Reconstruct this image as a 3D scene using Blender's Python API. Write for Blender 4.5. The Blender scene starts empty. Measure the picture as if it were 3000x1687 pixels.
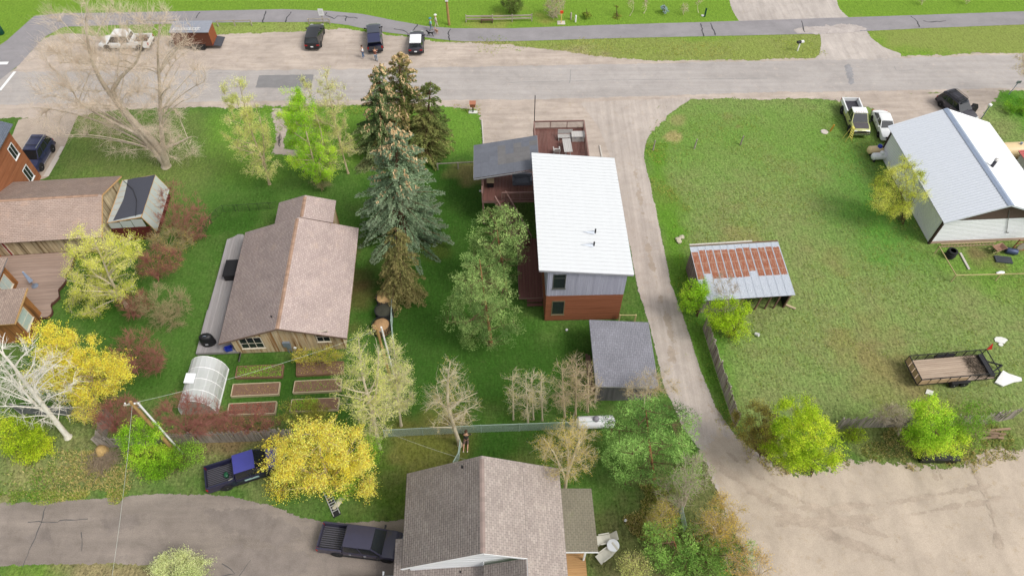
import bpy, math, random
import numpy as np
from mathutils import Vector, Matrix

# ------------------------------------------------------------------ camera, sky, sun, exposure
CAM_H, CAM_PITCH, FOC, PCX, PCY = 51.0, math.radians(52.5), 2050.0, 1500.0, 843.5
scene = bpy.context.scene
C = scene.collection
cam_data = bpy.data.cameras.new('camera')
cam_data.sensor_fit = 'HORIZONTAL'; cam_data.sensor_width = 36.0
cam_data.lens = 36.0 * FOC / 3000.0
cam_data.clip_start = 0.5; cam_data.clip_end = 6000
cam = bpy.data.objects.new('camera', cam_data); C.objects.link(cam)
cam.location = (0, 0, CAM_H)
cam.rotation_euler = (math.pi / 2 - CAM_PITCH, 0, 0)
scene.camera = cam

SUN_EL, SUN_AZ = math.radians(52), math.radians(118)      # azimuth clockwise from +Y
world = bpy.data.worlds.new('World'); scene.world = world; world.use_nodes = True
wn, wl = world.node_tree.nodes, world.node_tree.links
sky = wn.new('ShaderNodeTexSky'); sky.sky_type = 'NISHITA'; sky.sun_disc = False
sky.sun_elevation = SUN_EL; sky.sun_rotation = SUN_AZ
sky.air_density = 1.0; sky.dust_density = 3.0; sky.ozone_density = 1.0
hs = wn.new('ShaderNodeHueSaturation'); hs.inputs['Saturation'].default_value = 0.22
wl.new(sky.outputs[0], hs.inputs['Color'])
bg = wn['Background']; bg.inputs['Strength'].default_value = 0.15
wl.new(hs.outputs[0], bg.inputs['Color'])
sun_data = bpy.data.lights.new('sun', 'SUN'); sun_data.energy = 1.5; sun_data.angle = math.radians(18)
sun_data.color = (1.0, 0.95, 0.87)
sun = bpy.data.objects.new('sun', sun_data); C.objects.link(sun)
sun_dir = Vector((math.sin(SUN_AZ) * math.cos(SUN_EL), math.cos(SUN_AZ) * math.cos(SUN_EL), math.sin(SUN_EL)))
sun.rotation_euler = sun_dir.to_track_quat('Z', 'Y').to_euler()
sun.location = (30, 60, 80)
scene.view_settings.view_transform = 'Standard'; scene.view_settings.look = 'None'
scene.view_settings.gamma = 1.0; scene.view_settings.use_curve_mapping = False
scene.view_settings.exposure = 0.47
scene.render.engine = 'CYCLES'
scene.cycles.max_bounces = 6; scene.cycles.transparent_max_bounces = 12
scene.cycles.use_denoising = True

# ------------------------------------------------------------------ measuring helpers
_s, _c = math.sin(CAM_PITCH), math.cos(CAM_PITCH)
def ray(px, py):
    u, v = (px - PCX) / FOC, (py - PCY) / FOC
    return Vector((u, _c - v * _s, -(_s + v * _c)))
def G(px, py, z=0.0):                       # where a sight line meets the height z
    d = ray(px, py); t = (CAM_H - z) / -d.z
    return Vector((d.x * t, d.y * t, z))
def V(px, py, Y):                           # where a sight line meets the upright plane y = Y
    d = ray(px, py); t = Y / d.y
    return Vector((d.x * t, Y, CAM_H + d.z * t))
def PX(y):                                  # source pixels per metre near the ground on row y
    return FOC / CAM_H * (_s + (y - PCY) / FOC * _c)
R = math.radians

# ------------------------------------------------------------------ scene helpers
def tag(o, label=None, cat=None, group=None, kind=None):
    if label: o['label'] = label
    if cat: o['category'] = cat
    if group: o['group'] = group
    if kind: o['kind'] = kind
    return o
def thing(name, label, cat, loc=(0, 0, 0), rz=0.0, group=None):
    o = bpy.data.objects.new(name, None); C.objects.link(o)
    o.empty_display_size = 0.3
    o.location = loc; o.rotation_euler = (0, 0, rz)
    return tag(o, label, cat, group)
def link(name, me, mat=None, parent=None, loc=None, rot=None):
    if mat is not None and not me.materials: me.materials.append(mat)
    o = bpy.data.objects.new(name, me); C.objects.link(o)
    if parent is not None: o.parent = parent
    if loc is not None: o.location = loc
    if rot is not None: o.rotation_euler = rot
    return o
def copy_tree(o, parent=None):
    c = o.copy(); C.objects.link(c); c.parent = parent
    for ch in list(o.children): copy_tree(ch, c)
    return c

class MB:
    def __init__(s): s.v, s.f = [], []
    def add(s, vs, fs):
        n = len(s.v); s.v += [tuple(v) for v in vs]; s.f += [tuple(i + n for i in f) for f in fs]; return s
    def box(s, x0, x1, y0, y1, z0, z1):
        return s.add([(x0,y0,z0),(x1,y0,z0),(x1,y1,z0),(x0,y1,z0),(x0,y0,z1),(x1,y0,z1),(x1,y1,z1),(x0,y1,z1)],
                     [(3,2,1,0),(4,5,6,7),(0,1,5,4),(1,2,6,5),(2,3,7,6),(3,0,4,7)])
    def cbox(s, c, d): return s.box(c[0]-d[0]/2,c[0]+d[0]/2,c[1]-d[1]/2,c[1]+d[1]/2,c[2]-d[2]/2,c[2]+d[2]/2)
    def beam(s, a, b, w, h, up=(0,0,1)):
        a, b = Vector(a), Vector(b); d = (b - a)
        if d.length < 1e-6: return s
        d.normalize(); u = Vector(up)
        if abs(d.dot(u)) > 0.98: u = Vector((0, 1, 0))
        r = d.cross(u).normalized(); u = r.cross(d).normalized()
        vs = []
        for p in (a, b):
            for sx, sz in ((-1,-1),(1,-1),(1,1),(-1,1)): vs.append(p + r*(sx*w/2) + u*(sz*h/2))
        return s.add(vs, [(0,1,2,3),(7,6,5,4),(0,4,5,1),(1,5,6,2),(2,6,7,3),(3,7,4,0)])
    def tube(s, pts, rad, n=8, cap=True):
        pts = [Vector(p) for p in pts]
        rad = rad if isinstance(rad, (list, tuple)) else [rad]*len(pts)
        base = len(s.v); pu = None
        for i, p in enumerate(pts):
            d = (pts[min(i+1,len(pts)-1)] - pts[max(i-1,0)]).normalized()
            u = pu if pu is not None else (Vector((0,0,1)) if abs(d.z) < 0.9 else Vector((1,0,0)))
            r = d.cross(u).normalized(); u = r.cross(d).normalized(); pu = u
            for k in range(n):
                a = 2*math.pi*k/n; s.v.append(tuple(p + (r*math.cos(a) + u*math.sin(a))*rad[i]))
        for i in range(len(pts)-1):
            for k in range(n):
                a, b = base+i*n+k, base+i*n+(k+1)%n
                s.f.append((a, b, b+n, a+n))
        if cap:
            s.f.append(tuple(base+n-1-k for k in range(n)))
            s.f.append(tuple(base+(len(pts)-1)*n+k for k in range(n)))
        return s
    def lathe(s, prof, n=16, c=(0,0,0)):
        base = len(s.v)
        for r, z in prof:
            for k in range(n):
                a = 2*math.pi*k/n; s.v.append((c[0]+r*math.cos(a), c[1]+r*math.sin(a), c[2]+z))
        for i in range(len(prof)-1):
            for k in range(n):
                a, b = base+i*n+k, base+i*n+(k+1)%n; s.f.append((a, b, b+n, a+n))
        s.f.append(tuple(base+n-1-k for k in range(n)))
        s.f.append(tuple(base+(len(prof)-1)*n+k for k in range(n)))
        return s
    def prism(s, poly, z0, z1):
        n = len(poly)
        return s.add([(p[0],p[1],z0) for p in poly] + [(p[0],p[1],z1) for p in poly],
                     [tuple(range(n-1,-1,-1)), tuple(range(n,2*n))] + [(i,(i+1)%n,n+(i+1)%n,n+i) for i in range(n)])
    def slab(s, quad, t):                   # a sheet through 3d corners, thickened downwards along its normal
        q = [Vector(p) for p in quad]; n = (q[1]-q[0]).cross(q[-1]-q[0]).normalized()
        if n.z < 0: q.reverse(); n = -n
        k = len(q)
        return s.add(q + [p - n*t for p in q], [tuple(range(k)), tuple(range(2*k-1,k-1,-1))] + [(i+k,(i+1)%k+k,(i+1)%k,i) for i in range(k)])
    def loft(s, secs, cap=True):
        base = len(s.v); n = len(secs[0])
        for sec in secs: s.v += [tuple(p) for p in sec]
        for i in range(len(secs)-1):
            for k in range(n):
                a, b = base+i*n+k, base+i*n+(k+1)%n; s.f.append((a, b, b+n, a+n))
        if cap:
            s.f.append(tuple(base+n-1-k for k in range(n))); s.f.append(tuple(base+(len(secs)-1)*n+k for k in range(n)))
        return s
    def mesh(s, name='m', smooth=None):
        me = bpy.data.meshes.new(name); me.from_pydata(s.v, [], s.f); me.update()
        if smooth is not None:
            me.polygons.foreach_set('use_smooth', [True]*len(me.polygons)); me.set_sharp_from_angle(angle=R(smooth))
        return me
    def build(s, name, mat, parent=None, smooth=None, loc=None, rot=None):
        return link(name, s.mesh(name, smooth), mat, parent, loc, rot)
def xf(pts, loc, rz):
    c, s_ = math.cos(rz), math.sin(rz)
    return [Vector((loc[0]+p[0]*c-p[1]*s_, loc[1]+p[0]*s_+p[1]*c, loc[2]+p[2] if len(p) > 2 else loc[2])) for p in pts]

def np_mesh(name, verts, faces, attrs=None, smooth=False):
    me = bpy.data.meshes.new(name)
    verts = np.asarray(verts, np.float32); faces = np.asarray(faces, np.int32)
    nf, k = faces.shape
    me.vertices.add(len(verts)); me.vertices.foreach_set('co', verts.ravel())
    me.loops.add(nf*k); me.loops.foreach_set('vertex_index', faces.ravel())
    me.polygons.add(nf)
    me.polygons.foreach_set('loop_start', np.arange(nf, dtype=np.int32)*k)
    me.polygons.foreach_set('loop_total', np.full(nf, k, np.int32))
    if smooth: me.polygons.foreach_set('use_smooth', np.ones(nf, bool))
    me.update(calc_edges=True)
    for an, (ty, dom, data) in (attrs or {}).items():
        at = me.attributes.new(an, ty, dom)
        at.data.foreach_set('color' if 'COLOR' in ty else 'value', np.asarray(data, np.float32).ravel())
    return me

# ------------------------------------------------------------------ materials
def lin(c):
    return tuple((x/12.92 if x <= 0.04045 else ((x+0.055)/1.055)**2.4) for x in c)
def hexl(r, g, b, k=0.80):                   # seen sRGB colour -> base colour
    return tuple(min(0.92, x*k) for x in lin((r/255, g/255, b/255)))
class NT:
    def __init__(s, name):
        s.m = bpy.data.materials.new(name); s.m.use_nodes = True; s.n = s.m.node_tree.nodes; s.l = s.m.node_tree.links
        s.b = s.n['Principled BSDF']; s.out = s.n['Material Output']
    def new(s, t, **kw):
        nd = s.n.new('ShaderNode'+t)
        for k, v in kw.items():
            if k in nd.inputs: nd.inputs[k].default_value = v
            else: setattr(nd, k, v)
        return nd
    def L(s, a, b): s.l.new(a, b)
    def coord(s, kind, scale=(1,1,1), rot=(0,0,0)):
        if kind == 'World': o = s.new('NewGeometry').outputs['Position']
        elif kind == 'Object': o = s.new('TexCoord').outputs['Object']
        else: o = s.new('TexCoord').outputs['Generated']
        mp = s.new('Mapping'); mp.inputs['Scale'].default_value = scale; mp.inputs['Rotation'].default_value = rot
        s.L(o, mp.inputs[0]); return mp.outputs[0]
    def noise(s, co, scale, detail=4, rough=0.6, dist=0.0):
        nd = s.new('TexNoise'); nd.inputs['Scale'].default_value = scale; nd.inputs['Detail'].default_value = detail
        nd.inputs['Roughness'].default_value = rough; nd.inputs['Distortion'].default_value = dist
        s.L(co, nd.inputs['Vector']); return nd.outputs['Fac']
    def ramp(s, fac, *stops):
        nd = s.new('ValToRGB'); e = nd.color_ramp.elements
        while len(e) < len(stops): e.new(0.5)
        for i, (p, c) in enumerate(stops):
            e[i].position = p; e[i].color = (c if isinstance(c, (tuple, list)) else (c, c, c)) [:3] + (1,) if isinstance(c, tuple) else (c, c, c, 1)
        s.L(fac, nd.inputs[0]); return nd.outputs[0]
    def mix(s, fac, a, b, mode='MIX'):
        nd = s.new('Mix', data_type='RGBA', blend_type=mode)
        for sock, v in ((nd.inputs[0], fac), (nd.inputs[6], a), (nd.inputs[7], b)):
            if isinstance(v, (int, float)): sock.default_value = v if sock.type == 'VALUE' else (v, v, v, 1)
            elif isinstance(v, tuple): sock.default_value = v[:3] + (1,)
            else: s.L(v, sock)
        return nd.outputs[2]
    def math(s, op, a, b=0.0, clamp=False):
        nd = s.new('Math', operation=op, use_clamp=clamp)
        for sock, v in ((nd.inputs[0], a), (nd.inputs[1], b)):
            if isinstance(v, (int, float)): sock.default_value = v
            else: s.L(v, sock)
        return nd.outputs[0]
    def rnd(s): return s.new('ObjectInfo').outputs['Random']
    def attr(s, name, out='Color'): return s.new('Attribute', attribute_name=name).outputs[out]
    def col(s, v):
        if isinstance(v, tuple): s.b.inputs['Base Color'].default_value = v[:3] + (1,)
        else: s.L(v, s.b.inputs['Base Color'])
        return s
    def surf(s, rough=0.8, metal=0.0, spec=0.3):
        s.b.inputs['Roughness'].default_value = rough; s.b.inputs['Metallic'].default_value = metal
        s.b.inputs['Specular IOR Level'].default_value = spec; return s
    def bump(s, h, strength=0.3, dist=0.02):
        nd = s.new('Bump'); nd.inputs['Strength'].default_value = strength; nd.inputs['Distance'].default_value = dist
        s.L(h, nd.inputs['Height']); s.L(nd.outputs[0], s.b.inputs['Normal']); return s
MAT = {}
def mul(c, k): return tuple(min(0.92, x*k) for x in c)
def plain(name, c, rough=0.6, metal=0.0, spec=0.3, var=0.12, scale=3.0, rvar=0.0):
    if name in MAT: return MAT[name]
    t = NT(name); co = t.coord('Object')
    n = t.noise(co, scale, 5)
    col = t.mix(n, mul(c, 1-var*1.6), mul(c, 1+var*1.6))
    if rvar: col = t.mix(1.0, col, t.ramp(t.rnd(), (0.0, 1-rvar), (1.0, 1.0)), 'MULTIPLY')
    t.col(col).surf(rough, metal, spec); MAT[name] = t.m; return t.m
def wood(name, c1, c2, axis='Z', rough=0.85, rvar=0.35, scale=1.0, c3=None):
    """boards: grain runs along axis in object space, each board its own tone"""
    if name in MAT: return MAT[name]
    t = NT(name); sc = {'X': (0.6, 9, 9), 'Y': (9, 0.6, 9), 'Z': (9, 9, 0.6)}[axis]
    # offset the grain per object
    tc = t.new('TexCoord').outputs['Object']; add = t.new('VectorMath', operation='ADD')
    cmb = t.new('CombineXYZ'); r = t.rnd(); r50 = t.math('MULTIPLY', r, 57.0)
    for i in range(3): t.L(r50, cmb.inputs[i])
    t.L(tc, add.inputs[0]); t.L(cmb.outputs[0], add.inputs[1])
    mp = t.new('Mapping'); mp.inputs['Scale'].default_value = tuple(x*scale for x in sc); t.L(add.outputs[0], mp.inputs[0])
    n = t.noise(mp.outputs[0], 1.0, 5, 0.65)
    col = t.mix(t.ramp(n, (0.3, 0.0), (0.7, 1.0)), c1, c2)
    if c3:
        n2 = t.noise(mp.outputs[0], 0.35, 3, 0.6)
        col = t.mix(t.ramp(n2, (0.5, 0.0), (0.66, 1.0)), col, c3)
    col = t.mix(1.0, col, t.ramp(r, (0.0, 1-rvar), (1.0, 1.0)), 'MULTIPLY')
    t.col(col).surf(rough, 0, 0.2).bump(n, 0.25, 0.01); MAT[name] = t.m; return t.m
# ------------------------------------------------------------------ ground and ground sheets
def sdf(P, poly):                              # >0 inside
    poly = np.asarray(poly, float); A = poly; B = np.roll(poly, -1, 0)
    d = np.full(len(P), 1e9); ins = np.zeros(len(P), bool)
    for a, b in zip(A, B):
        e = b - a; w = P - a; t = np.clip((w @ e) / max(1e-9, e @ e), 0, 1)
        d = np.minimum(d, np.hypot(*(w - t[:, None]*e).T))
        cnd = (a[1] > P[:, 1]) != (b[1] > P[:, 1])
        with np.errstate(divide='ignore', invalid='ignore'):
            xi = (b[0]-a[0])*(P[:, 1]-a[1])/(b[1]-a[1]) + a[0]
        ins ^= cnd & (P[:, 0] < xi)
    return np.where(ins, d, -d)
def gp(*pts): return [tuple(G(x, y)[:2]) for x, y in pts]
_rs = np.random.RandomState(5)
_wv = [(_rs.uniform(-1, 1, 2)*k, _rs.uniform(0, 6.28), 1/k**0.6) for k in (0.15, .3, .3, .6, .6, 1.1, 1.1, 1.9, 2.3) for _ in range(2)]
def wnoise(P):
    o = np.zeros(len(P))
    for k, ph, a in _wv: o += a*np.sin(P @ k*2.2 + ph)
    return o/4.0

def grass_mat():
    t = NT('grass_ground'); co = t.coord('World')
    base = t.attr('col'); wild = t.new('Attribute', attribute_name='wild').outputs['Fac']
    n1 = t.noise(co, 0.35, 5, 0.65); n2 = t.noise(co, 2.6, 5, 0.7, 0.4); n3 = t.noise(co, 11, 3, 0.75)
    stre = t.noise(t.coord('World', (5, 1.2, 1), (0, 0, R(35))), 1.0, 4, 0.7)
    dry = t.mix(t.ramp(n1, (0.42, 0.0), (0.62, 1.0)), base, t.mix(0.55, base, (0.20, 0.165, 0.085)))
    c = t.mix(wild, base, dry)
    c = t.mix(t.math('MULTIPLY', t.math('ADD', wild, 0.25), t.ramp(n2, (0.56, 0.0), (0.75, 0.75))), c, t.mix(0.6, c, (0.235, 0.20, 0.10)))
    c = t.mix(t.math('MULTIPLY', t.math('ADD', wild, 0.35), t.ramp(n2, (0.30, 0.55), (0.47, 0.0))), c, t.mix(0.55, c, (0.035, 0.085, 0.012)))
    n4 = t.noise(co, 5.2, 6, 0.85, 0.5)
    v = t.math('ADD', t.math('MULTIPLY', t.math('SUBTRACT', n4, 0.5), 1.0), t.math('MULTIPLY', t.math('SUBTRACT', stre, 0.5), 0.45))
    k = t.math('ADD', 2.0, t.math('MULTIPLY', wild, 2.6))
    fac = t.math('MAXIMUM', t.math('ADD', 1.0, t.math('MULTIPLY', v, k)), 0.22)
    cx_ = t.new('CombineXYZ'); t.L(fac, cx_.inputs[0]); t.L(fac, cx_.inputs[1]); t.L(fac, cx_.inputs[2])
    c = t.mix(1.0, c, cx_.outputs[0], 'MULTIPLY')
    t.col(c).surf(0.95, 0, 0.08)
    h = t.math('ADD', t.math('MULTIPLY', n3, 0.5), n2)
    t.bump(h, 0.7, 0.10); return t.m
def fade(t, amp, sc):                          # ragged edge cut by the sheet's own distance-to-border attribute
    sd = t.new('Attribute', attribute_name='sd').outputs['Fac']; co = t.coord('World')
    n = t.math('ADD', t.math('MULTIPLY', t.noise(co, sc, 5, 0.75), 0.75), t.math('MULTIPLY', t.noise(co, sc*0.16, 3, 0.6), 0.6))
    m = t.math('GREATER_THAN', t.math('ADD', sd, t.math('MULTIPLY', t.math('SUBTRACT', n, 0.675), amp*2.6)), 0.0)
    tr = t.new('BsdfTransparent'); mx = t.new('MixShader')
    t.L(m, mx.inputs[0]); t.L(tr.outputs[0], mx.inputs[1]); t.L(t.b.outputs[0], mx.inputs[2]); t.L(mx.outputs[0], t.out.inputs['Surface'])
def gravel_mat(name, c, amp=0.35, tint=None, track=None, sc=3.0, tr=(1, 1, 1), contrast=1.0):
    t = NT(name); co = t.coord('World')
    n1 = t.noise(co, 0.16, 5, 0.6); n2 = t.noise(co, 1.3, 6, 0.75); n3 = t.noise(co, 16, 2, 0.8)
    col = t.mix(t.ramp(n1, (0.35, 0.0), (0.66, 1.0)), mul(c, 1-0.11*contrast), mul(c, 1+0.06*contrast))
    col = t.mix(1.0, col, t.ramp(t.noise(co, 0.7, 5, 0.7, 0.5), (0.32, 1-0.14*contrast), (0.55, 1.0)), 'MULTIPLY')
    if tint: col = t.mix(t.ramp(n2, (0.56, 0.0), (0.74, 0.85)), col, tint)
    st = t.noise(t.coord('World', tr, (0, 0, track or 0)), 1.0, 4, 0.6)
    k = contrast
    col = t.mix(1.0, col, t.ramp(st, (0.3, 1-0.16*k), (0.68, 1+0.07*k)), 'MULTIPLY')
    col = t.mix(1.0, col, t.ramp(n3, (0.25, 1-0.22*k), (0.75, 1+0.14*k)), 'MULTIPLY')
    pit = t.noise(co, 5.0, 2, 0.5)
    col = t.mix(t.ramp(pit, (0.73, 0.0), (0.79, 0.5)), col, mul(c, 0.45))
    t.col(col).surf(0.95, 0, 0.15).bump(n3, 0.35, 0.03)
    fade(t, amp, sc); return t.m
def sheet(name, poly, z, mat, cell=0.4, margin=0.7, parent=None, label=None, attr=None):
    poly = np.asarray(poly, float); lo, hi = poly.min(0)-margin, poly.max(0)+margin
    nx, ny = [max(2, int(math.ceil((hi[i]-lo[i])/cell))+1) for i in (0, 1)]
    X, Y = np.meshgrid(np.linspace(lo[0], hi[0], nx), np.linspace(lo[1], hi[1], ny))
    P = np.stack([X.ravel(), Y.ravel()], 1); d = sdf(P, poly)
    idx = np.arange(nx*ny).reshape(ny, nx)
    F = np.stack([idx[:-1, :-1], idx[:-1, 1:], idx[1:, 1:], idx[1:, :-1]], -1).reshape(-1, 4)
    F = F[(d[F] > -margin).any(1)]
    used = np.unique(F); rm = np.full(nx*ny, -1); rm[used] = np.arange(len(used))
    V3 = np.concatenate([P[used], np.full((len(used), 1), z)], 1)
    o = link(name, np_mesh(name, V3, rm[F], {'sd': ('FLOAT', 'POINT', d[used])}), mat, parent)
    if parent is None: tag(o, kind='structure')
    return o

PARK  = hexl(116, 150, 52); VERGE = hexl(136, 150, 76); FIELD = hexl(126, 146, 82); FIELDG = hexl(112, 146, 66)
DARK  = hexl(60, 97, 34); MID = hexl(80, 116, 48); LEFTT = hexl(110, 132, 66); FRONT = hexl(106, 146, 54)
YARD  = hexl(84, 108, 42); BACK = hexl(100, 108, 62); ROUGH = hexl(118, 138, 76); DRYC = hexl(168, 152, 112)
EDGEG = hexl(98, 140, 46); BROWN = hexl(130, 112, 80)
REG = [  # polygon, colour, wildness, soft edge in metres
 (gp((-900,-500),(3900,-500),(3900,130),(2300,190),(1400,140),(600,120),(-100,150)), PARK, 0.06, 1.0),
 (gp((1400,118),(2430,100),(2430,190),(1600,170)), VERGE, 0.30, 1.0),
 (gp((600,60),(1100,92),(1080,110),(600,110)), hexl(140,158,80), 0.5, 1.0),
 (gp((2500,80),(3300,50),(3300,170),(2600,170)), VERGE, 0.12, 1.5),
 (gp((1250,150),(1700,140),(1750,175),(1250,175)), hexl(160,150,110), 0.8, 1.5),
 (gp((1880,260),(2700,250),(3400,260),(3400,1500),(2130,1290),(1960,800),(1880,460)), FIELD, 0.62, 2.0),
 (gp((1900,300),(2560,300),(2600,470),(2000,520),(1905,470)), FIELDG, 0.30, 6.0),
 (gp((2480,470),(2700,600),(2760,800),(2560,780),(2430,640)), hexl(92,140,56), 0.25, 5.0),
 (gp((2920,280),(3300,270),(3300,520),(3000,440)), hexl(84,140,40), 0.35, 2.0),
 (gp((2720,720),(3300,700),(3300,900),(2900,860),(2780,800)), hexl(110,145,60), 0.6, 2.5),
 (gp((1890,440),(1945,440),(2005,690),(2060,930),(2160,1230),(2150,1270),(2050,1080),(1965,830),(1905,540)), EDGEG, 0.12, 0.9),
 (gp((2030,900),(2130,930),(2220,1260),(2165,1260)), hexl(96,140,52), 0.4, 2.0),
 (gp((560,310),(1420,300),(1420,420),(1100,520),(700,560),(560,450)), FRONT, 0.10, 2.0),
 (gp((150,330),(620,310),(650,620),(400,640),(150,540)), LEFTT, 0.35, 3.0),
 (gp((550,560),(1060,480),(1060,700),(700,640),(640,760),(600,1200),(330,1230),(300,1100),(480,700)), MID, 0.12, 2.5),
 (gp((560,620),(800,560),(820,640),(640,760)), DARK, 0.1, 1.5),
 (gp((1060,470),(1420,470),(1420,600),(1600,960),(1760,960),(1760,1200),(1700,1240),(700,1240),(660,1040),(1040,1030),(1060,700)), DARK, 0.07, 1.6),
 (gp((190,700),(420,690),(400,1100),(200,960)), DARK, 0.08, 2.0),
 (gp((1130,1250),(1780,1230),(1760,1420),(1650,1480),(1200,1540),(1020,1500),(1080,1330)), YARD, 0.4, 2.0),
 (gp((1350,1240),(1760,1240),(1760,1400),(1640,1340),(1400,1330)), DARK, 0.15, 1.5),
 (gp((1640,1440),(2100,1380),(2200,1900),(1650,1900)), BACK, 0.75, 2.0),
 (gp((-300,1260),(300,1240),(860,1290),(800,1440),(-300,1480)), ROUGH, 0.8, 2.0),
 (gp((600,1240),(880,1240),(860,1320),(560,1330)), BROWN, 0.7, 1.0),
 (gp((-300,1660),(190,1650),(190,1900),(-300,1900)), hexl(110,140,56), 0.35, 1.0),
 (gp((190,1640),(620,1640),(620,1900),(190,1900)), hexl(150,138,100), 0.8, 1.2),
 (gp((2150,1260),(2600,1240),(3300,1200),(3300,1330),(2850,1370),(2440,1400),(2260,1370)), hexl(112,128,66), 0.8, 1.5),
]
gx = np.concatenate([[-2500, -900, -400, -200, -120, -90], np.arange(-76, 76.1, 0.45), [90, 120, 200, 400, 900, 2500]])
gy = np.concatenate([[-2500, -900, -300, -100, -40, -10], np.arange(2, 98, 0.45), [110, 140, 200, 400, 900, 3000]])
GX, GY = np.meshgrid(gx, gy); GP = np.stack([GX.ravel(), GY.ravel()], 1)
col = np.where((GP[:, 1] > 68)[:, None], np.array(PARK), np.array(MID)); wild = np.full(len(GP), 0.3)
gn = wnoise(GP)
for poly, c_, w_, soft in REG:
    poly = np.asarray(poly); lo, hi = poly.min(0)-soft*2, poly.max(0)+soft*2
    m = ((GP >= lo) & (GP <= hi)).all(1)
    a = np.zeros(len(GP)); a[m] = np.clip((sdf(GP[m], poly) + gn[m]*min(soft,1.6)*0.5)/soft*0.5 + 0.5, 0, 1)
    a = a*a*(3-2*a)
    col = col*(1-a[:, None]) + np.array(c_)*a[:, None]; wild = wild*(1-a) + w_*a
rs = np.random.RandomState(3)
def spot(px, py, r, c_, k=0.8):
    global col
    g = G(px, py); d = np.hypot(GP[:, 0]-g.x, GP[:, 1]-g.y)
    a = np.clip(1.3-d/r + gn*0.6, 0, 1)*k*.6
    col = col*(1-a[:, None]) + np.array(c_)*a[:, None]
for a in [(1975,402,0.5,hexl(205,165,130)),(2135,345,1.0,hexl(150,140,95)),(2165,372,.5,hexl(160,130,95)),(1985,355,.6,hexl(170,150,110)),(2890,752,1.3,hexl(120,95,70)),
          (2860,735,.8,hexl(115,88,66)),(1790,1440,1.0,hexl(165,140,95)),(1830,1470,.9,hexl(140,120,85)),(1860,1560,1.1,hexl(140,125,85)),(1760,1520,1.0,hexl(140,110,85)),
          (1250,1295,1.6,hexl(130,118,62)),(1420,1310,.5,DARK),(480,1370,1.0,hexl(160,145,105)),(60,1390,1.5,hexl(172,160,110)),(170,1380,1.2,hexl(165,150,110)),
          (1035,880,1.0,hexl(105,80,55)),(1030,960,.8,hexl(110,85,60)),(1025,820,.8,hexl(95,75,50)),(1040,740,.7,hexl(95,72,50)),(1330,1240,.6,hexl(110,85,65)),
          (2190,700,1.3,hexl(150,138,90)),(2150,560,2.0,hexl(128,128,75)),(2460,1000,2.6,hexl(140,130,80)),(2330,1090,2.4,hexl(120,128,72)),(2240,820,2.0,hexl(120,130,72)),
          (2560,1130,2.0,hexl(140,132,84)),(1940,560,1.6,hexl(118,132,66)),(2530,960,3.0,hexl(138,128,82)),(2330,940,2.0,hexl(140,134,86)),(2450,780,2.0,hexl(136,130,80)),
          (650,330,.6,hexl(110,150,50)),(300,380,3.0,hexl(126,138,72)),(520,480,2.2,hexl(112,134,64)),(1390,505,.9,hexl(150,130,90)),(1340,500,.9,hexl(120,110,70)),
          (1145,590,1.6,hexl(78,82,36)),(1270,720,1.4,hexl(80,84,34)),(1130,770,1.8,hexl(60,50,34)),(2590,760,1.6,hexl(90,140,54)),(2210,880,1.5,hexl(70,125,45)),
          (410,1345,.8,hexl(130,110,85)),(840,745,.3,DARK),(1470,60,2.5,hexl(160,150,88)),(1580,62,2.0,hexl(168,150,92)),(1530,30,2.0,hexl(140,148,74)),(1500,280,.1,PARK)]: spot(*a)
nx_, ny_ = len(gx), len(gy); idx = np.arange(nx_*ny_).reshape(ny_, nx_)
GF = np.stack([idx[:-1, :-1], idx[:-1, 1:], idx[1:, 1:], idx[1:, :-1]], -1).reshape(-1, 4)
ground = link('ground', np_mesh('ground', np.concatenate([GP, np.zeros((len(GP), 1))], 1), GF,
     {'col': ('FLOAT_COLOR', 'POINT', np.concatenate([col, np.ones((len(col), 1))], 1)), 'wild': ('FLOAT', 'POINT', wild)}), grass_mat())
tag(ground, kind='structure')

ROADC = hexl(194, 187, 182, 0.72); DIRT = hexl(208, 193, 180, 0.74); LOT = hexl(208, 192, 174, 0.74)
m_dirt = gravel_mat('dirt_parking', DIRT, 0.75, hexl(178,162,138), sc=1.6, tr=(0.25, 1.6, 1), contrast=1.1)
m_road = gravel_mat('worn_asphalt_road', ROADC, 0.5, hexl(206,192,180), sc=0.9, tr=(0.06, 1.3, 1), track=R(1.5), contrast=0.75)
m_drive = gravel_mat('gravel_drive', hexl(206,194,184,0.74), 0.22, hexl(188,170,150), sc=3.5, tr=(2.2, 0.08, 1), track=R(12))
m_lot = gravel_mat('gravel_lot', LOT, 1.4, hexl(180,160,132), sc=1.2, tr=(0.5, 0.16, 1), track=R(-55), contrast=0.85)
m_path = gravel_mat('asphalt_path', hexl(164,160,162,0.72), 0.07, None, sc=4, tr=(0.3, 0.6, 1), contrast=0.6)
m_asph = gravel_mat('asphalt_driveway', hexl(168,156,146,0.70), 0.30, hexl(140,130,124), sc=2.0, tr=(0.12, 0.9, 1), track=R(2), contrast=1.25)
m_patch = gravel_mat('asphalt_patch', hexl(150,148,148,0.72), 0.12, None, sc=2, contrast=0.6)
m_conc = gravel_mat('concrete_pad', hexl(200,184,168,0.74), 0.06, hexl(184,165,148), sc=3, contrast=0.7)

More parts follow.
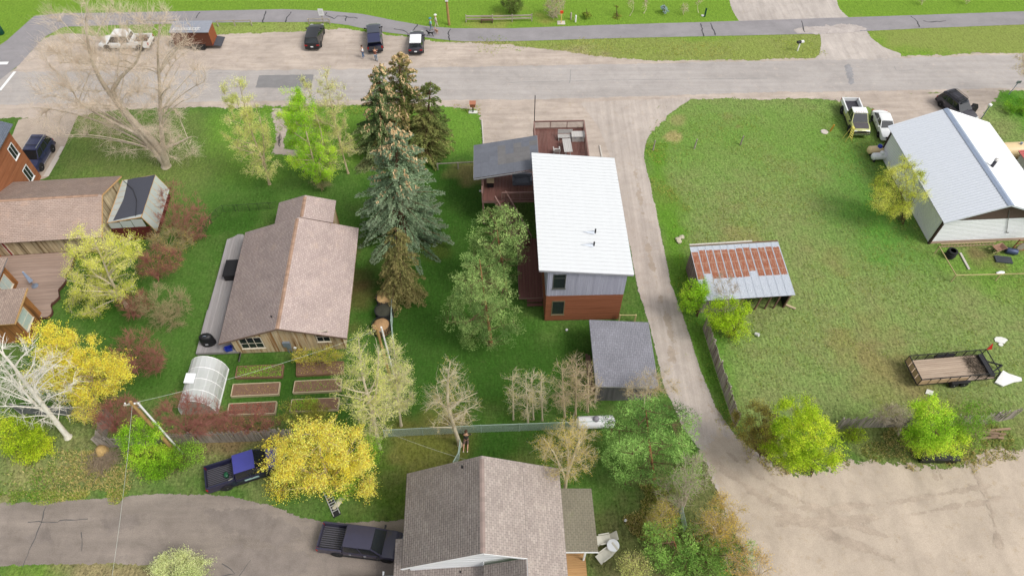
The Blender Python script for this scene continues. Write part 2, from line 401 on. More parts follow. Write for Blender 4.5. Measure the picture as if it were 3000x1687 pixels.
sheet('dirt_parking', gp((-300,330),(-300,260),(30,215),(70,170),(130,110),(190,98),(330,108),(640,102),(760,98),(880,92),(1010,84),(1120,100),(1290,124),(1420,128),(1500,130),(1560,142),(1640,150),(1720,164),(1830,174),(2000,178),(2200,176),(2390,170),(2700,165),(3400,140),(3400,262),(2920,268),(2500,285),(2380,290),(2020,290),(1600,320),(1400,322),(1290,314),(1060,310),(780,314),(560,317),(330,322),(240,335),(60,348),(-60,350)), 0.004, m_dirt)
sheet('road', gp((-300,330),(-300,225),(40,212),(300,210),(700,206),(1000,204),(1300,198),(1600,192),(2000,184),(2400,178),(2700,168),(3400,150),(3400,248),(3000,258),(2600,266),(2200,272),(2000,280),(1700,288),(1500,292),(1100,294),(700,298),(300,302),(0,308)), 0.010, m_road, margin=1.0)
sheet('gravel_parking', gp((1385,300),(2010,290),(1960,330),(1900,400),(1870,470),(1800,520),(1760,480),(1740,520),(1440,560),(1418,500),(1414,420),(1408,340)), 0.007, m_dirt)
drive = sheet('gravel_drive', gp((1700,300),(2030,286),(1960,335),(1918,365),(1892,415),(1886,460),(1905,540),(1935,680),(1965,830),(2010,950),(2050,1080),(2100,1200),(2160,1285),(2260,1350),(2300,1480),(2200,1560),(2125,1500),(2060,1330),(2000,1250),(1945,1130),(1905,960),(1870,850),(1840,700),(1805,500),(1780,440),(1755,375)), 0.013, m_drive, margin=0.5)
sheet('gravel_lot', gp((2060,1330),(2110,1275),(2170,1300),(2240,1355),(2300,1388),(2400,1392),(2470,1352),(2600,1358),(2740,1372),(2850,1350),(2920,1322),(3000,1312),(3500,1290),(3500,1900),(2260,1900),(2200,1687),(2165,1580),(2115,1480)), 0.016, m_lot, margin=2.0)
lot = bpy.data.objects['gravel_lot']
m_rut = gravel_mat('tyre_rut', hexl(201,184,166,0.74), 0.9, None, sc=0.6)
RUTZ = [0.0205]
def rut(pts, w=0.34):
    RUTZ[0] += 0.0016
    L = [G(*p) for p in pts]; a, b = [], []
    for i, p in enumerate(L):
        d = (L[min(i+1, len(L)-1)]-L[max(0, i-1)]).normalized(); n = Vector((-d.y, d.x, 0))*w/2; a.append((p.x+n.x, p.y+n.y)); b.append((p.x-n.x, p.y-n.y))
    sheet('tyre_rut', a+b[::-1], RUTZ[0], m_rut, cell=0.16, margin=0.3, parent=lot)
for pr in ([(2728,1368),(2748,1410)],[(2743,1364),(2764,1412)],[(2090,1345),(2180,1420),(2300,1500),(2440,1570),(2620,1640)],[(2130,1325),(2220,1395),(2340,1465),(2490,1535),(2680,1600)],[(2260,1480),(2420,1490),(2640,1470),(2900,1420)],[(2280,1520),(2440,1530),(2660,1508),(2930,1458)],[(2860,1380),(2900,1480),(2930,1600)]): rut(pr)
sheet('roadside_gravel', gp((2370,286),(2480,298),(2560,318),(2600,400),(2650,420),(2780,410),(2870,350),(2935,262)), 0.007, m_dirt, margin=1.0)
sheet('park_drive', gp((2128,-60),(2432,-60),(2458,25),(2486,53),(2540,92),(2552,112),(2590,140),(2640,158),(2640,172),(2380,178),(2400,160),(2406,130),(2402,100),(2290,80),(2165,64),(2140,20)), 0.007, gravel_mat('park_drive_gravel', hexl(206,196,188,0.74), 0.2, hexl(190,178,160), sc=3, tr=(1.6, 0.15, 1), track=R(25)), margin=0.5)
path = sheet('bike_path', gp((-300,285),(-60,170),(20,120),(100,48),(180,40),(330,38),(640,32),(830,28),(960,33),(1060,42),(1150,60),(1250,78),(1330,84),(1500,84),(1750,75),(2050,66),(2150,63),(2480,52),(2700,45),(3400,20),(3400,58),(2700,84),(2540,92),(2400,100),(2130,106),(1800,113),(1500,122),(1350,122),(1280,115),(1200,104),(1100,92),(1020,75),(950,66),(800,66),(640,67),(330,75),(185,80),(130,110),(55,192),(0,235)), 0.020, m_path, margin=0.3, cell=0.3)
sheet('dirt_crossing', gp((2330,84),(2500,70),(2560,90),(2400,102),(2330,100)), 0.024, gravel_mat('dust_on_path', hexl(202,192,186,0.74), 0.8, None, sc=1.2), margin=1.0)
asph = sheet('asphalt_driveway', gp((-300,1478),(0,1472),(240,1462),(520,1446),(680,1452),(790,1482),(880,1514),(960,1530),(1190,1522),(1260,1620),(1260,1900),(560,1900),(470,1652),(390,1650),(190,1652),(-300,1664)), 0.004, m_asph, margin=0.6)
sheet('side_driveway', gp((55,350),(230,332),(190,430),(140,520),(80,540),(20,440)), 0.016, m_conc, margin=0.3)
sheet('concrete_edging', gp((178,430),(186,430),(142,517),(130,517)), 0.022, plain('pale_concrete', hexl(205,196,186), 0.9), margin=0.02, cell=0.15)
sheet('dirt_footpath', gp((797,318),(832,318),(838,380),(832,440),(905,448),(880,456),(800,450),(806,400)), 0.007, m_dirt, margin=0.6)
sheet('asphalt_patch', gp((760,222),(920,219),(912,258),(748,258)), 0.016, m_patch, margin=0.2, cell=0.2)
sheet('asphalt_stain', gp((2470,190),(2492,188),(2505,250),(2486,255)), 0.016, gravel_mat('stain_asphalt', hexl(172,170,172,0.72), 0.9, None, sc=1.0), margin=0.6, cell=0.25)

m_worn = gravel_mat('worn_drive_centre', hexl(192,177,162,0.74), 1.0, hexl(180,165,148), sc=0.8)
for poly in ([(1852,470),(1862,470),(1888,620),(1915,780),(1950,900),(1975,1000),(1965,1000),(1938,900),(1905,780),(1876,620)],[(1960,1015),(1967,1015),(1976,1055),(1970,1060)],[(2040,1120),(2052,1120),(2120,1250),(2105,1255)]):
    sheet('worn_strip', gp(*poly), 0.0185, m_worn, cell=0.2, margin=0.45, parent=drive)
m_blot = gravel_mat('asphalt_blotch', hexl(157,146,138,0.70), 1.1, None, sc=0.9)
for poly in ([(301,1520),(400,1505),(420,1540),(320,1560)],[(562,1480),(760,1490),(900,1560),(820,1600),(640,1540)],[(60,1560),(150,1550),(160,1590),(70,1600)],[(643,1600),(900,1620),(900,1680),(660,1680)]):
    sheet('asphalt_blotch', gp(*poly), 0.0070+0.0009*(poly[0][0] % 4), m_blot, cell=0.25, margin=0.8, parent=asph)
m_crack = plain('crack_tar', (0.045, 0.045, 0.048), 0.7)
def strip(name, pts, w, z, mat, parent=None, jit=0.0, seed=0):
    rr = random.Random(seed); P = [G(*p) for p in pts]; Q = [P[0]]
    for a, b in zip(P, P[1:]):
        n = max(1, int((b-a).length/0.35)) if jit else 1
        for i in range(1, n+1):
            q = a.lerp(b, i/n)
            if jit: q += Vector((rr.gauss(0, jit), rr.gauss(0, jit), 0))
            Q.append(q)
    vs, fs = [], []
    for i, p in enumerate(Q):
        d = (Q[min(i+1, len(Q)-1)] - Q[max(0, i-1)]).normalized(); nrm = Vector((-d.y, d.x, 0))*w/2*(rr.uniform(0.6, 1.4) if jit else 1)
        vs += [(p.x+nrm.x, p.y+nrm.y, z), (p.x-nrm.x, p.y-nrm.y, z)]
        if i: k = 2*i; fs.append((k-2, k-1, k+1, k))
    return MB().add(vs, fs).build(name, mat, parent)
CR = [[(779,33),(775,50),(769,67)],[(853,36),(842,52),(836,66)],[(1223,72),(1205,97),(1196,100),(1188,91),(1165,88),(1155,86)],[(1320,86),(1313,100),(1316,121)],
      [(957,38),(953,46),(965,50),(978,56),(990,48),(1010,50),(1030,52),(1048,54)],[(1015,52),(1012,62)],[(2052,70),(2058,90),(2062,107)],[(2082,69),(2090,90),(2097,106)],
      [(2348,62),(2352,80),(2358,97)],[(2668,48),(2688,66),(2693,80)],[(586,37),(574,54)],[(2705,62),(2720,66),(2770,63)]]
for i, c_ in enumerate(CR): strip('crack', c_, 0.13, 0.0265, m_crack, path, 0.05, i)
m_crack2 = plain('asphalt_crack', (0.09, 0.085, 0.085), 0.8)
for i, c_ in enumerate([[(135,1483),(120,1530),(95,1590),(66,1660)],[(82,1529),(170,1527),(175,1523),(255,1520)],[(238,1558),(241,1580),(240,1612)],[(650,1650),(690,1678),(640,1690)],[(735,1640),(700,1687)]]):
    strip('crack', c_, 0.06, 0.014, m_crack2, asph, 0.03, i+40)
m_line = plain('white_road_paint', (0.72, 0.72, 0.72), 0.6, var=0.2, scale=6)
for i, (a, b, w) in enumerate([((-30,187),(24,186),0.55),((44,211),(0,266),0.35)]):
    tag(strip('road_marking', [a, b], w, 0.030, m_line), kind='structure')
m_tar = plain('road_seam', hexl(150,148,148,0.72), 0.9)
for i, c_ in enumerate([[(580,216),(690,215)],[(575,242),(680,241)],[(1490,243),(1750,236),(2250,230)],[(1672,205),(1668,245)],[(2620,195),(2628,208),(2680,205)]]):
    strip('seam', c_, 0.06, 0.017, m_tar, bpy.data.objects['road'], 0.04, i+60)
# ------------------------------------------------------------------ building kit
m_glass = NT('window_glass').col((0.018, 0.022, 0.026)).surf(0.06, 0, 0.6).m
m_white = plain('white_trim', (0.72, 0.72, 0.72), 0.5, var=0.05)
m_dark = plain('black_trim', (0.018, 0.018, 0.02), 0.5)
def shingle_mat(name, c1, c2, w=0.33, h=0.16, spot=None, stain=None):
    t = NT(name); uv = t.attr('ruv', 'Vector'); br = t.new('TexBrick')
    br.inputs['Scale'].default_value = 1.0; br.inputs['Brick Width'].default_value = w; br.inputs['Row Height'].default_value = h
    br.inputs['Mortar Size'].default_value = 0.012; br.inputs['Bias'].default_value = 0.0
    br.inputs['Color1'].default_value = c1 + (1,); br.inputs['Color2'].default_value = c2 + (1,)
    br.inputs['Mortar'].default_value = mul(c1, 0.55) + (1,); t.L(uv, br.inputs['Vector'])
    c = br.outputs['Color']
    n = t.noise(uv, 0.45, 5, 0.65); n2 = t.noise(uv, 7.0, 3, 0.7)
    c = t.mix(1.0, c, t.ramp(n, (0.3, 0.86), (0.7, 1.12)), 'MULTIPLY')
    c = t.mix(1.0, c, t.ramp(n2, (0.25, 0.82), (0.75, 1.16)), 'MULTIPLY')
    if spot:
        vo = t.new('TexVoronoi'); vo.inputs['Scale'].default_value = 3.4; t.L(uv, vo.inputs['Vector'])
        c = t.mix(t.ramp(vo.outputs['Distance'], (0.12, 0.85), (0.30, 0.0)), c, spot)
    if stain:
        st = t.noise(uv, 0.9, 6, 0.75)
        c = t.mix(t.ramp(st, (0.55, 0.0), (0.75, 0.7)), c, stain)
    t.col(c).surf(0.92, 0, 0.15); return t.m
def shingles(parent, a, b, c, d, mat, course=0.16, name='roof', soffit=None, t=0.10):
    """roof plane: eave a->b, ridge d->c (local coords); a slab with stepped shingle courses on it"""
    a, b, c, d = [Vector(p) for p in (a, b, c, d)]
    n = (b-a).cross(d-a).normalized()
    if n.z < 0: n = -n
    roof = MB().slab([a, b, c, d], t).build(name, soffit or m_rooff, parent)
    Ls = ((d-a).length + (c-b).length)/2; k = max(2, int(round(Ls/course))); Lu = (b-a).length
    vs, fs, ru = [], [], []
    for i in range(k):
        t0, t1 = i/k, min(1.0, (i+1.25)/k)
        q = [a.lerp(d, t0)+n*0.030, b.lerp(c, t0)+n*0.030, b.lerp(c, t1)+n*0.012, a.lerp(d, t1)+n*0.012, a.lerp(d, t0)+n*0.004, b.lerp(c, t0)+n*0.004]
        m = len(vs); vs += q
        ru += [(0, i*0.16+.004, 0, 1), (Lu, i*0.16+.004, 0, 1), (Lu, (i+1)*0.16-.002, 0, 1), (0, (i+1)*0.16-.002, 0, 1), (0, i*0.16+.004, 0, 1), (Lu, i*0.16+.004, 0, 1)]
        fs += [(m, m+1, m+2, m+3), (m+4, m+5, m+1, m)]
    o = link('shingles', np_mesh('shingles', [tuple(v) for v in vs], fs, {'ruv': ('FLOAT_COLOR', 'POINT', ru)}), mat, roof); tag(o, kind='stuff')
    return roof
m_rooff = plain('roof_edge', hexl(120, 105, 98), 0.8)
def ridge_caps(parent, a, b, mat, step=0.32, w=0.16, drop=0.05):
    a, b = Vector(a), Vector(b); n = int((b-a).length/step); d = (b-a).normalized(); s = Vector((-d.y, d.x, 0))
    p = MB(); L = step*1.12
    me = MB().add([Vector((0,-w,-drop)), Vector((0,0,0.0)), Vector((0,w,-drop)), Vector((L,-w,-drop-.01)), Vector((L,0,-.01)), Vector((L,w,-drop-.01)),
                   Vector((0,-w,-drop-.03)), Vector((0,w,-drop-.03))], [(0,3,4,1),(1,4,5,2),(0,1,2,7,6)]).mesh('ridge_cap')
    me.materials.append(mat); ang = math.atan2(d.y, d.x)
    for i in range(n):
        link('ridge_cap', me, None, parent, a + d*(i*step) + Vector((0,0,0.05)), (0, 0, ang))
def wallspace(p, u):
    u = Vector(u).normalized(); n = Vector((u.y, -u.x, 0)); return Vector(p), u, n     # n = outward (to the right of u)
def board_wall(parent, p, u, L, z0, top, mat, bw=0.25, horiz=False, holes=(), back=None, th=0.03, name='wall', gap=0.008, seed=1, batten=None, zpitch=None):
    """wall made of single boards on a backing; top = height or function of distance; holes = (s0,s1,z0,z1)"""
    p, u, n = wallspace(p, u); tf = top if callable(top) else (lambda s: top)
    N = max(2, int(L/0.5)) ; ss = [L*i/N for i in range(N+1)]
    poly = [p + u*s for s in ss]; vs = [Vector((q.x, q.y, z0)) for q in poly] + [Vector((q.x, q.y, tf(s)-0.004)) for q, s in zip(poly, ss)]
    w = MB().add(vs, [(i, i+1, N+2+i, N+1+i) for i in range(N)]).build(name, back or m_dark, parent)
    rr = random.Random(seed); cache = {}
    def put(s0, s1, za, zb, za2=None, zb2=None):
        # board lying on the wall between s0..s1; slanted top from zb to zb2
        if s1-s0 < 0.02 or max(zb, zb2 or zb)-za < 0.03: return
        zb2 = zb if zb2 is None else zb2; t = th*rr.choice((0.8, 1.0, 1.15))
        key = (round(s1-s0, 3), round(zb-za, 3), round(zb2-za, 3), round(t, 4))
        if key not in cache:
            W_, A_, B_ = s1-s0, zb-za, zb2-za
            pts = [(0,0,0),(W_,0,0),(W_,0,B_),(0,0,A_)]
            pts += [(x, -t, z) for x, y, z in pts]
            me = MB().add(pts, [(4,5,6,7),(0,1,5,4),(1,2,6,5),(2,3,7,6),(3,0,4,7)]).mesh('board'); me.materials.append(mat); cache[key] = me
        q = p + u*s0 + n*0.0
        link('board', cache[key], None, w, (q.x, q.y, za), (0, 0, math.atan2(u.y, u.x)))
    if not horiz:
        k = max(1, int(round(L/bw))); st = L/k
        for i in range(k):
            s0, s1 = i*st+gap/2, (i+1)*st-gap/2
            hs_ = [h for h in holes if h[0] < (s0+s1)/2 < h[1]]
            if hs_:
                h = hs_[0]; put(s0, s1, z0, h[2]); put(s0, s1, h[3], tf(s0), zb2=tf(s1))
            else: put(s0, s1, z0, tf(s0), zb2=tf(s1))
    else:
        zmax = max(tf(s) for s in ss); k = int(math.ceil((zmax-z0)/bw))
        for i in range(k):
            za, zb = z0+i*bw+gap/2, min(zmax, z0+(i+1)*bw-gap/2)
            inn = [s for s in [L*j/60 for j in range(61)] if tf(s) >= zb-0.02]
            if not inn: continue
            segs = [(inn[0], inn[-1])]
            for h in holes:
                if h[2] < (za+zb)/2 < h[3]:
                    ns = []
                    for a_, b_ in segs:
                        if h[0] > a_ and h[0] < b_: ns.append((a_, h[0]))
                        if h[1] < b_ and h[1] > a_: ns.append((h[1], b_))
                        if h[1] <= a_ or h[0] >= b_: ns.append((a_, b_))
                    segs = ns
            for a_, b_ in segs: put(a_, b_, za, zb)
    return w
def window(parent, p, u, s0, s1, z0, z1, fmat, cols=1, rows=1, fw=0.07, inset=0.02, sill=True, glass=None, proud=0.05, name='window', splits=None):
    p, u, n = wallspace(p, u); ang = math.atan2(u.y, u.x); W_, H_ = s1-s0, z1-z0; m = MB()
    m.box(0, W_, -proud, 0.0, 0, fw).box(0, W_, -proud, 0.0, H_-fw, H_).box(0, fw, -proud, 0.0, fw, H_-fw).box(W_-fw, W_, -proud, 0.0, fw, H_-fw)
    xs = [fw + (W_-2*fw)*i/cols for i in range(cols+1)]
    zs = [fw + (H_-2*fw)*(i/rows) for i in range(rows+1)] if not splits else [fw] + [fw+(H_-2*fw)*x for x in splits] + [H_-fw]
    mw = fw*0.55
    for x in xs[1:-1]: m.box(x-mw/2, x+mw/2, -proud+.004, 0.0, fw, H_-fw)
    for z in zs[1:-1]: m.box(fw, W_-fw, -proud+.007, 0.0, z-mw/2, z+mw/2)
    q = p + u*s0
    wo = m.build(name, fmat, parent, None, (q.x, q.y, z0), (0, 0, ang))
    for i in range(len(xs)-1):
        for j in range(len(zs)-1):
            MB().box(xs[i]+mw/2, xs[i+1]-mw/2, -inset-.006, -inset+.004, zs[j]+mw/2, zs[j+1]-mw/2).build('pane', glass or m_glass, wo)
    if sill: MB().box(-0.05, W_+0.05, -proud-0.05, -0.002, -0.05, -0.003).build('sill', fmat, wo)
    return wo
def plank_deck(parent, poly, z, mat, along='Y', bw=0.14, th=0.04, name='deck', frame=None, base=0.0, gap=0.012, fascia=True):
    """deck boards cut to a polygon (local coords)"""
    P = [Vector((x, y)) for x, y in poly]; ax = 1 if along == 'Y' else 0
    fr = MB(); n = len(P)
    if fascia:
        for i in range(n):
            a, b = P[i], P[(i+1) % n]; fr.beam((a.x, a.y, (z-th+base)/2 if base < z-0.6 and False else z-th-0.13), (b.x, b.y, z-th-0.13), 0.05, 0.24)
    else: fr.box(-.01, .01, -.01, .01, z-.1, z-.06)
    d = fr.build(name, frame or mat, parent)
    lo = min(p[1-ax] for p in P); hi = max(p[1-ax] for p in P); k = int((hi-lo)/bw)
    for i in range(k):
        c0, c1 = lo+i*bw+gap/2, lo+(i+1)*bw-gap/2; cm = (c0+c1)/2; xs = []
        for j in range(n):
            a, b = P[j], P[(j+1) % n]
            if (a[1-ax] > cm) != (b[1-ax] > cm): xs.append(a[ax] + (b[ax]-a[ax])*(cm-a[1-ax])/(b[1-ax]-a[1-ax]))
        xs.sort()
        for s0, s1 in zip(xs[::2], xs[1::2]):
            if s1-s0 < 0.05: continue
            L = s1-s0
            if ax == 1: MB().box(0, c1-c0, 0, L, -th, 0).build('board', mat, d, None, (c0, s0, z))
            else: MB().box(0, L, 0, c1-c0, -th, 0).build('board', mat, d, None, (s0, c0, z))
    return d
def railing(parent, a, b, z, h=1.0, mat=None, post_every=1.8, w=0.09, bal=0.12, name='railing'):
    a, b = Vector(a), Vector(b); L = (b-a).length; d = (b-a)/L
    top = MB().beam((a.x, a.y, z+h), (b.x, b.y, z+h), 0.13, 0.045)
    top.beam((a.x, a.y, z+h-0.10), (b.x, b.y, z+h-0.10), 0.04, 0.07).beam((a.x, a.y, z+0.10), (b.x, b.y, z+0.10), 0.04, 0.07)
    r = top.build(name, mat, parent)
    k = max(1, int(round(L/post_every)))
    for i in range(k+1):
        q = a + d*(L*i/k); MB().box(q.x-w/2, q.x+w/2, q.y-w/2, q.y+w/2, z-0.3, z+h-0.024).build('post', mat, r)
    m = MB(); nb = int(L/bal)
    for i in range(1, nb):
        q = a + d*(L*i/nb); m.box(q.x-.018, q.x+.018, q.y-.018, q.y+.018, z+0.137, z+h-0.137)
    tag(m.build('balusters', mat, r), kind='stuff')
    return r
def local(o_loc, rz, w):
    dx, dy = w[0]-o_loc[0], w[1]-o_loc[1]; c, s_ = math.cos(rz), math.sin(rz)
    return Vector((dx*c+dy*s_, -dx*s_+dy*c, w[2] if len(w) > 2 else 0))

# ------------------------------------------------------------------ brown shingled house with side deck
m_sh_brown = shingle_mat('brown_shingles', hexl(186,168,163), hexl(200,182,175), stain=hexl(202,178,160))
m_cap = plain('ridge_cap_shingle', hexl(182,150,128), 0.9, rvar=0.3, var=0.2)
m_bb = wood('weathered_board', hexl(228,212,184), hexl(204,174,126), 'Z', rvar=0.28, c3=hexl(150,110,66), scale=0.8)
m_deck_gray = wood('grey_deck_board', hexl(176,172,172), hexl(160,154,154), 'Y', rvar=0.22)
BH, BR = (-23.45, 32.02, 0), R(3.0)
h = thing('brown_house', 'brown shingled bungalow with weathered board gable and grey side deck', 'house', BH, BR)
E0, RZ = 2.15, 3.95
xl, xr, xm, y0, y1 = -0.9, 9.68, 4.38, -0.32, 12.05
r1 = shingles(h, (xl,y0,E0), (xl,y1,E0), (xm,y1,RZ), (xm,y0,RZ), m_sh_brown)
r2 = shingles(h, (xr,y0,E0), (xr,y1,E0), (xm,y1,RZ), (xm,y0,RZ), m_sh_brown)
ridge_caps(r1, (xm, y0, RZ), (xm, y1-.2, RZ), m_cap)
shingles(h, (2.05,12.03,3.05), (2.05,14.9,3.05), (4.72,14.9,3.92), (4.72,12.03,3.92), m_sh_brown)
re2 = shingles(h, (7.45,12.03,3.05), (7.45,14.9,3.05), (4.72,14.9,3.92), (4.72,12.03,3.92), m_sh_brown)
ridge_caps(re2, (4.72, 12.1, 3.92), (4.72, 14.8, 3.92), m_cap)
gab = lambda s: (2.12 + (RZ-0.06-2.3)*min(1, max(0, (s+0.9)/5.28 if s < xm else (9.68-s)/5.3)) ) if True else 0
gtop = lambda s: E0-0.08 + (RZ-E0)*((s-xl)/(xm-xl) if s < xm else (xr-s)/(xr-xm)) - 0.06
def wpx(px, py): return local(BH, BR, V(px, py, 32.2))
wins = []
a, b = wpx(694,984), wpx(779,1016); wins.append((a.x, b.x, b.z, a.z-0.02))
a, b = wpx(916,976), wpx(972,1006); wins.append((a.x+.05, b.x-.05, b.z, a.z+0.06))
wf = board_wall(h, (0,0,0), (1,0,0), 9.19, 0.12, gtop, m_bb, 0.2, holes=wins)
for i, w_ in enumerate(wins): window(h, (0,0,0), (1,0,0), w_[0], w_[1], w_[2], w_[3], plain('cream_frame', hexl(225,215,195), 0.6), cols=3 if i == 0 else 2, rows=1, splits=(0.45,) if i != 9 else None)
board_wall(h, (9.19,0,0), (0,1,0), 11.7, 0.12, E0+0.02, m_bb, 0.3, seed=2)
board_wall(h, (0,11.7,0), (0,-1,0), 11.7, 0.12, E0+0.02, m_bb, 0.3, seed=3)
board_wall(h, (9.19,11.7,0), (-1,0,0), 9.19, 0.12, lambda s: gtop(9.19-s), m_bb, 0.4, seed=4)
board_wall(h, (7.2,11.7,0), (0,1,0), 2.9, 0.12, 3.05, m_bb, 0.4, seed=5); board_wall(h, (2.3,14.6,0), (0,-1,0), 2.9, 0.12, 3.05, m_bb, 0.4, seed=6)
board_wall(h, (7.2,14.6,0), (-1,0,0), 4.9, 0.12, 3.05, m_bb, 0.4, seed=7)
MB().box(0.03,9.16,0.03,11.67,0,0.14).build('foundation', plain('concrete_grey', hexl(150,146,140), 0.9), h)
fas = plain('brown_fascia', hexl(120,100,88), 0.7)
MB().beam((xl,y0-.02,E0-.06),(xm,y0-.02,RZ-.06),0.04,0.16).beam((xr,y0-.02,E0-.06),(xm,y0-.02,RZ-.06),0.04,0.16).build('fascia', fas, h)
for px, py, z in ((862,779,3.2),(797,932,3.6)):
    q = local(BH, BR, G(px, py, z)); MB().tube([(q.x,q.y,z-.2),(q.x,q.y,z+.35)], 0.05, 10).build('vent_pipe', m_dark, h)
mb = wpx(842, 1010); m_metal = plain('galvanised', hexl(160,172,190), 0.45, 0.6, var=0.1)
me_ = MB().box(mb.x-.3,mb.x+.3,-0.22,-0.035,1.05,1.65).build('meter_box', m_metal, h)
MB().box(mb.x-.02,mb.x+.24,-0.20,-0.035,0.72,1.048).tube([(mb.x-.1,-.1,0.0),(mb.x-.1,-.1,1.05)],0.035).tube([(mb.x+.15,-.1,0.0),(mb.x+.15,-.1,0.72)],0.03).build('conduit', m_metal, me_)
MB().lathe([(0.02,-.02),(0.13,0),(0.13,.08),(0.02,.1)],12).build('meter_dial', m_white, me_, 40, (mb.x+.55,-.1,0.75),(R(90),0,0))
dk = plank_deck(h, [(-3.45,0.0),(0.28,0.0),(0.28,-0.9),(-0.02,-0.9) if False else (0.28,0.0),(-0.03,0.02),(-0.03,11.7),(-1.55,13.0),(-1.9,13.45),(-2.35,13.5),(-2.75,13.15),(-3.25,12.9)], 0.42, m_deck_gray, 'Y')
# things standing on the deck
g = G(684, 800, 0.42)
t_ = thing('storage_box', 'black lidded storage box on grey house deck under the eave', 'box', (g.x, g.y, 0.422), R(3))
mbx = plain('black_plastic', (0.012,0.012,0.014), 0.45)
MB().box(-.55,.55,-.9,.9,0,.72).build('body', mbx, t_); MB().box(-.6,.6,-.95,.95,.723,.8).build('lid', mbx, t_)
for y in (-.5,.5): MB().box(-.62,-.602,y-.08,y+.08,.6,.72).build('latch', m_metal, t_)
g = G(612, 1008, 0.42)
t_ = thing('covered_grill', 'kettle grill under a black cover at the front corner of the deck', 'grill', (g.x, g.y+.1, 0.422), R(8))
MB().loft([[(0.62*math.cos(a)*k, 0.42*math.sin(a)*k, z) for a in np.linspace(0, 2*math.pi, 18, endpoint=False)] for k, z in ((1.0,0),(1.02,.25),(.97,.6),(.95,.85),(.86,1.05),(.62,1.18),(.2,1.22))]).build('cover', mbx, t_, 60)
MB().box(-.12,.12,-.442,-.425,.35,.5).build('cover_emblem', plain('grey_print', (.4,.4,.42), .6), t_)
MB().tube([(-.2,-.1,1.16),(0,-.1,1.25),(.2,-.1,1.16)],.025,6).build('handle', m_metal, t_)
g = G(677, 1022, 0.42)
t_ = thing('recycling_bin', 'blue plastic bin tipped beside the house wall on the deck', 'bin', (g.x-.1, g.y-.1, 0.432), R(20)); t_.rotation_euler = (0, 0, R(20))
m_blue = plain('blue_plastic', hexl(40,60,170), 0.4)
MB().loft([[(sx*w_, sy*w_*.7, z) for sx, sy in ((-1,-1),(1,-1),(1,1),(-1,1))] for w_, z in ((.24,0),(.3,.38),(.27,.38),(.22,.03))], cap=False).add([(-.22,-.154,.03),(.22,-.154,.03),(.22,.154,.03),(-.22,.154,.03)],[(0,1,2,3)]).build('tub', m_blue, t_)
MB().tube([(-.3,-.1,.34),(-.36,-.1,.36),(-.36,.1,.36),(-.3,.1,.34)],.02,6).build('handle', m_blue, t_)
MB().tube([(.3,-.1,.34),(.36,-.1,.36),(.36,.1,.36),(.3,.1,.34)],.02,6).build('handle', m_blue, t_)

# ------------------------------------------------------------------ grey two storey house with white metal roof and wooden deck
GH, GR = (2.9, 35.45, 0), R(1.5)
h = thing('grey_house', 'tall house with white metal shed roof, grey upper boards and red brown lower siding', 'house', GH, GR)
W_, D_ = 6.5, 13.2
m_redside = wood('red_brown_siding', hexl(164,104,76), hexl(142,86,60), 'X', rvar=0.18, scale=0.5)
m_grayside = wood('grey_board_siding', hexl(192,192,208), hexl(170,170,188), 'Z', rvar=0.16, scale=0.6)
m_wroof = plain('white_metal_roof', (0.575,0.59,0.60), 0.65, 0.0, 0.2, var=0.03)
zL, zR = 7.45, 6.62; rx0, rx1 = -0.72, 6.98; ry0, ry1 = -0.25, 13.65
def rz_(x): return zL + (zR-zL)*(x-rx0)/(rx1-rx0)
roof = MB().slab([(rx0,ry0,zL-.03),(rx1,ry0,zR-.03),(rx1,ry1,zR-.03),(rx0,ry1,zL-.03)], 0.16).build('roof', plain('grey_fascia', hexl(165,165,172), 0.6), h)
n = 34; pw = (ry1-ry0)/n; sl = math.atan2(zR-zL, rx1-rx0); Lr = math.hypot(rx1-rx0, zR-zL)
pm = MB().box(-.03, Lr+.03, 0.028, pw-.010, 0, .02).box(-.03, Lr+.03, pw-.035, pw-.006, .021, .065).mesh('roof_panel'); pm.materials.append(m_wroof)
for i in range(n): link('roof_panel', pm, None, roof, (rx0, ry0+i*pw, zL-.026), (0, -sl, 0))
m_cric = plain('grey_flashing', hexl(205,212,222), 0.5, 0.2)
for px, py in ((1741,684),(1737,722)):
    q = local(GH, GR, G(px, py, 6.85)); z = rz_(q.x)
    cr = MB().add([(q.x-1.05,q.y,rz_(q.x-1.05)+.055),(q.x,q.y-.22,z+.055),(q.x,q.y+.22,z+.055),(q.x,q.y,z+.17)],[(0,1,3),(0,3,2),(1,2,3),(0,2,1)]).build('roof_cricket', m_cric, h)
    MB().tube([(q.x+.07,q.y,z-.05),(q.x+.07,q.y,z+.45)],0.07,10).build('vent_pipe', m_dark, cr)
def gpx(px, py): return local(GH, GR, V(px, py, 35.45))
a, b = gpx(1622,803), gpx(1655,845); up = (a.x-.02, b.x+.02, b.z, a.z)
a, b = gpx(1618,882), gpx(1651,921); lo_ = (a.x-.02, b.x+.02, b.z, a.z)
ZM = 3.72
board_wall(h, (0,0,0), (1,0,0), W_, 0.1, ZM, m_redside, 0.17, horiz=True, holes=[lo_])
board_wall(h, (0,-0.02,0), (1,0,0), W_, ZM+.03, lambda s: rz_(s)-.2, m_grayside, 0.15, holes=[up])
fr = plain('bronze_frame', hexl(120,110,86), 0.5)
window(h, (0,-.02,0), (1,0,0), *up, plain('dark_bronze', hexl(90,92,88), 0.5), splits=(0.75,)); window(h, (0,0,0), (1,0,0), *lo_, fr)
board_wall(h, (0,D_,0), (0,-1,0), D_, 0.1, ZM, m_redside, 0.17, horiz=True, seed=5)
board_wall(h, (-.02,D_,0), (0,-1,0), D_, ZM+.03, rz_(0)-.2, m_grayside, 0.3, seed=6)
board_wall(h, (W_,0,0), (0,1,0), D_, 0.1, ZM, m_redside, 0.17, horiz=True, seed=7)
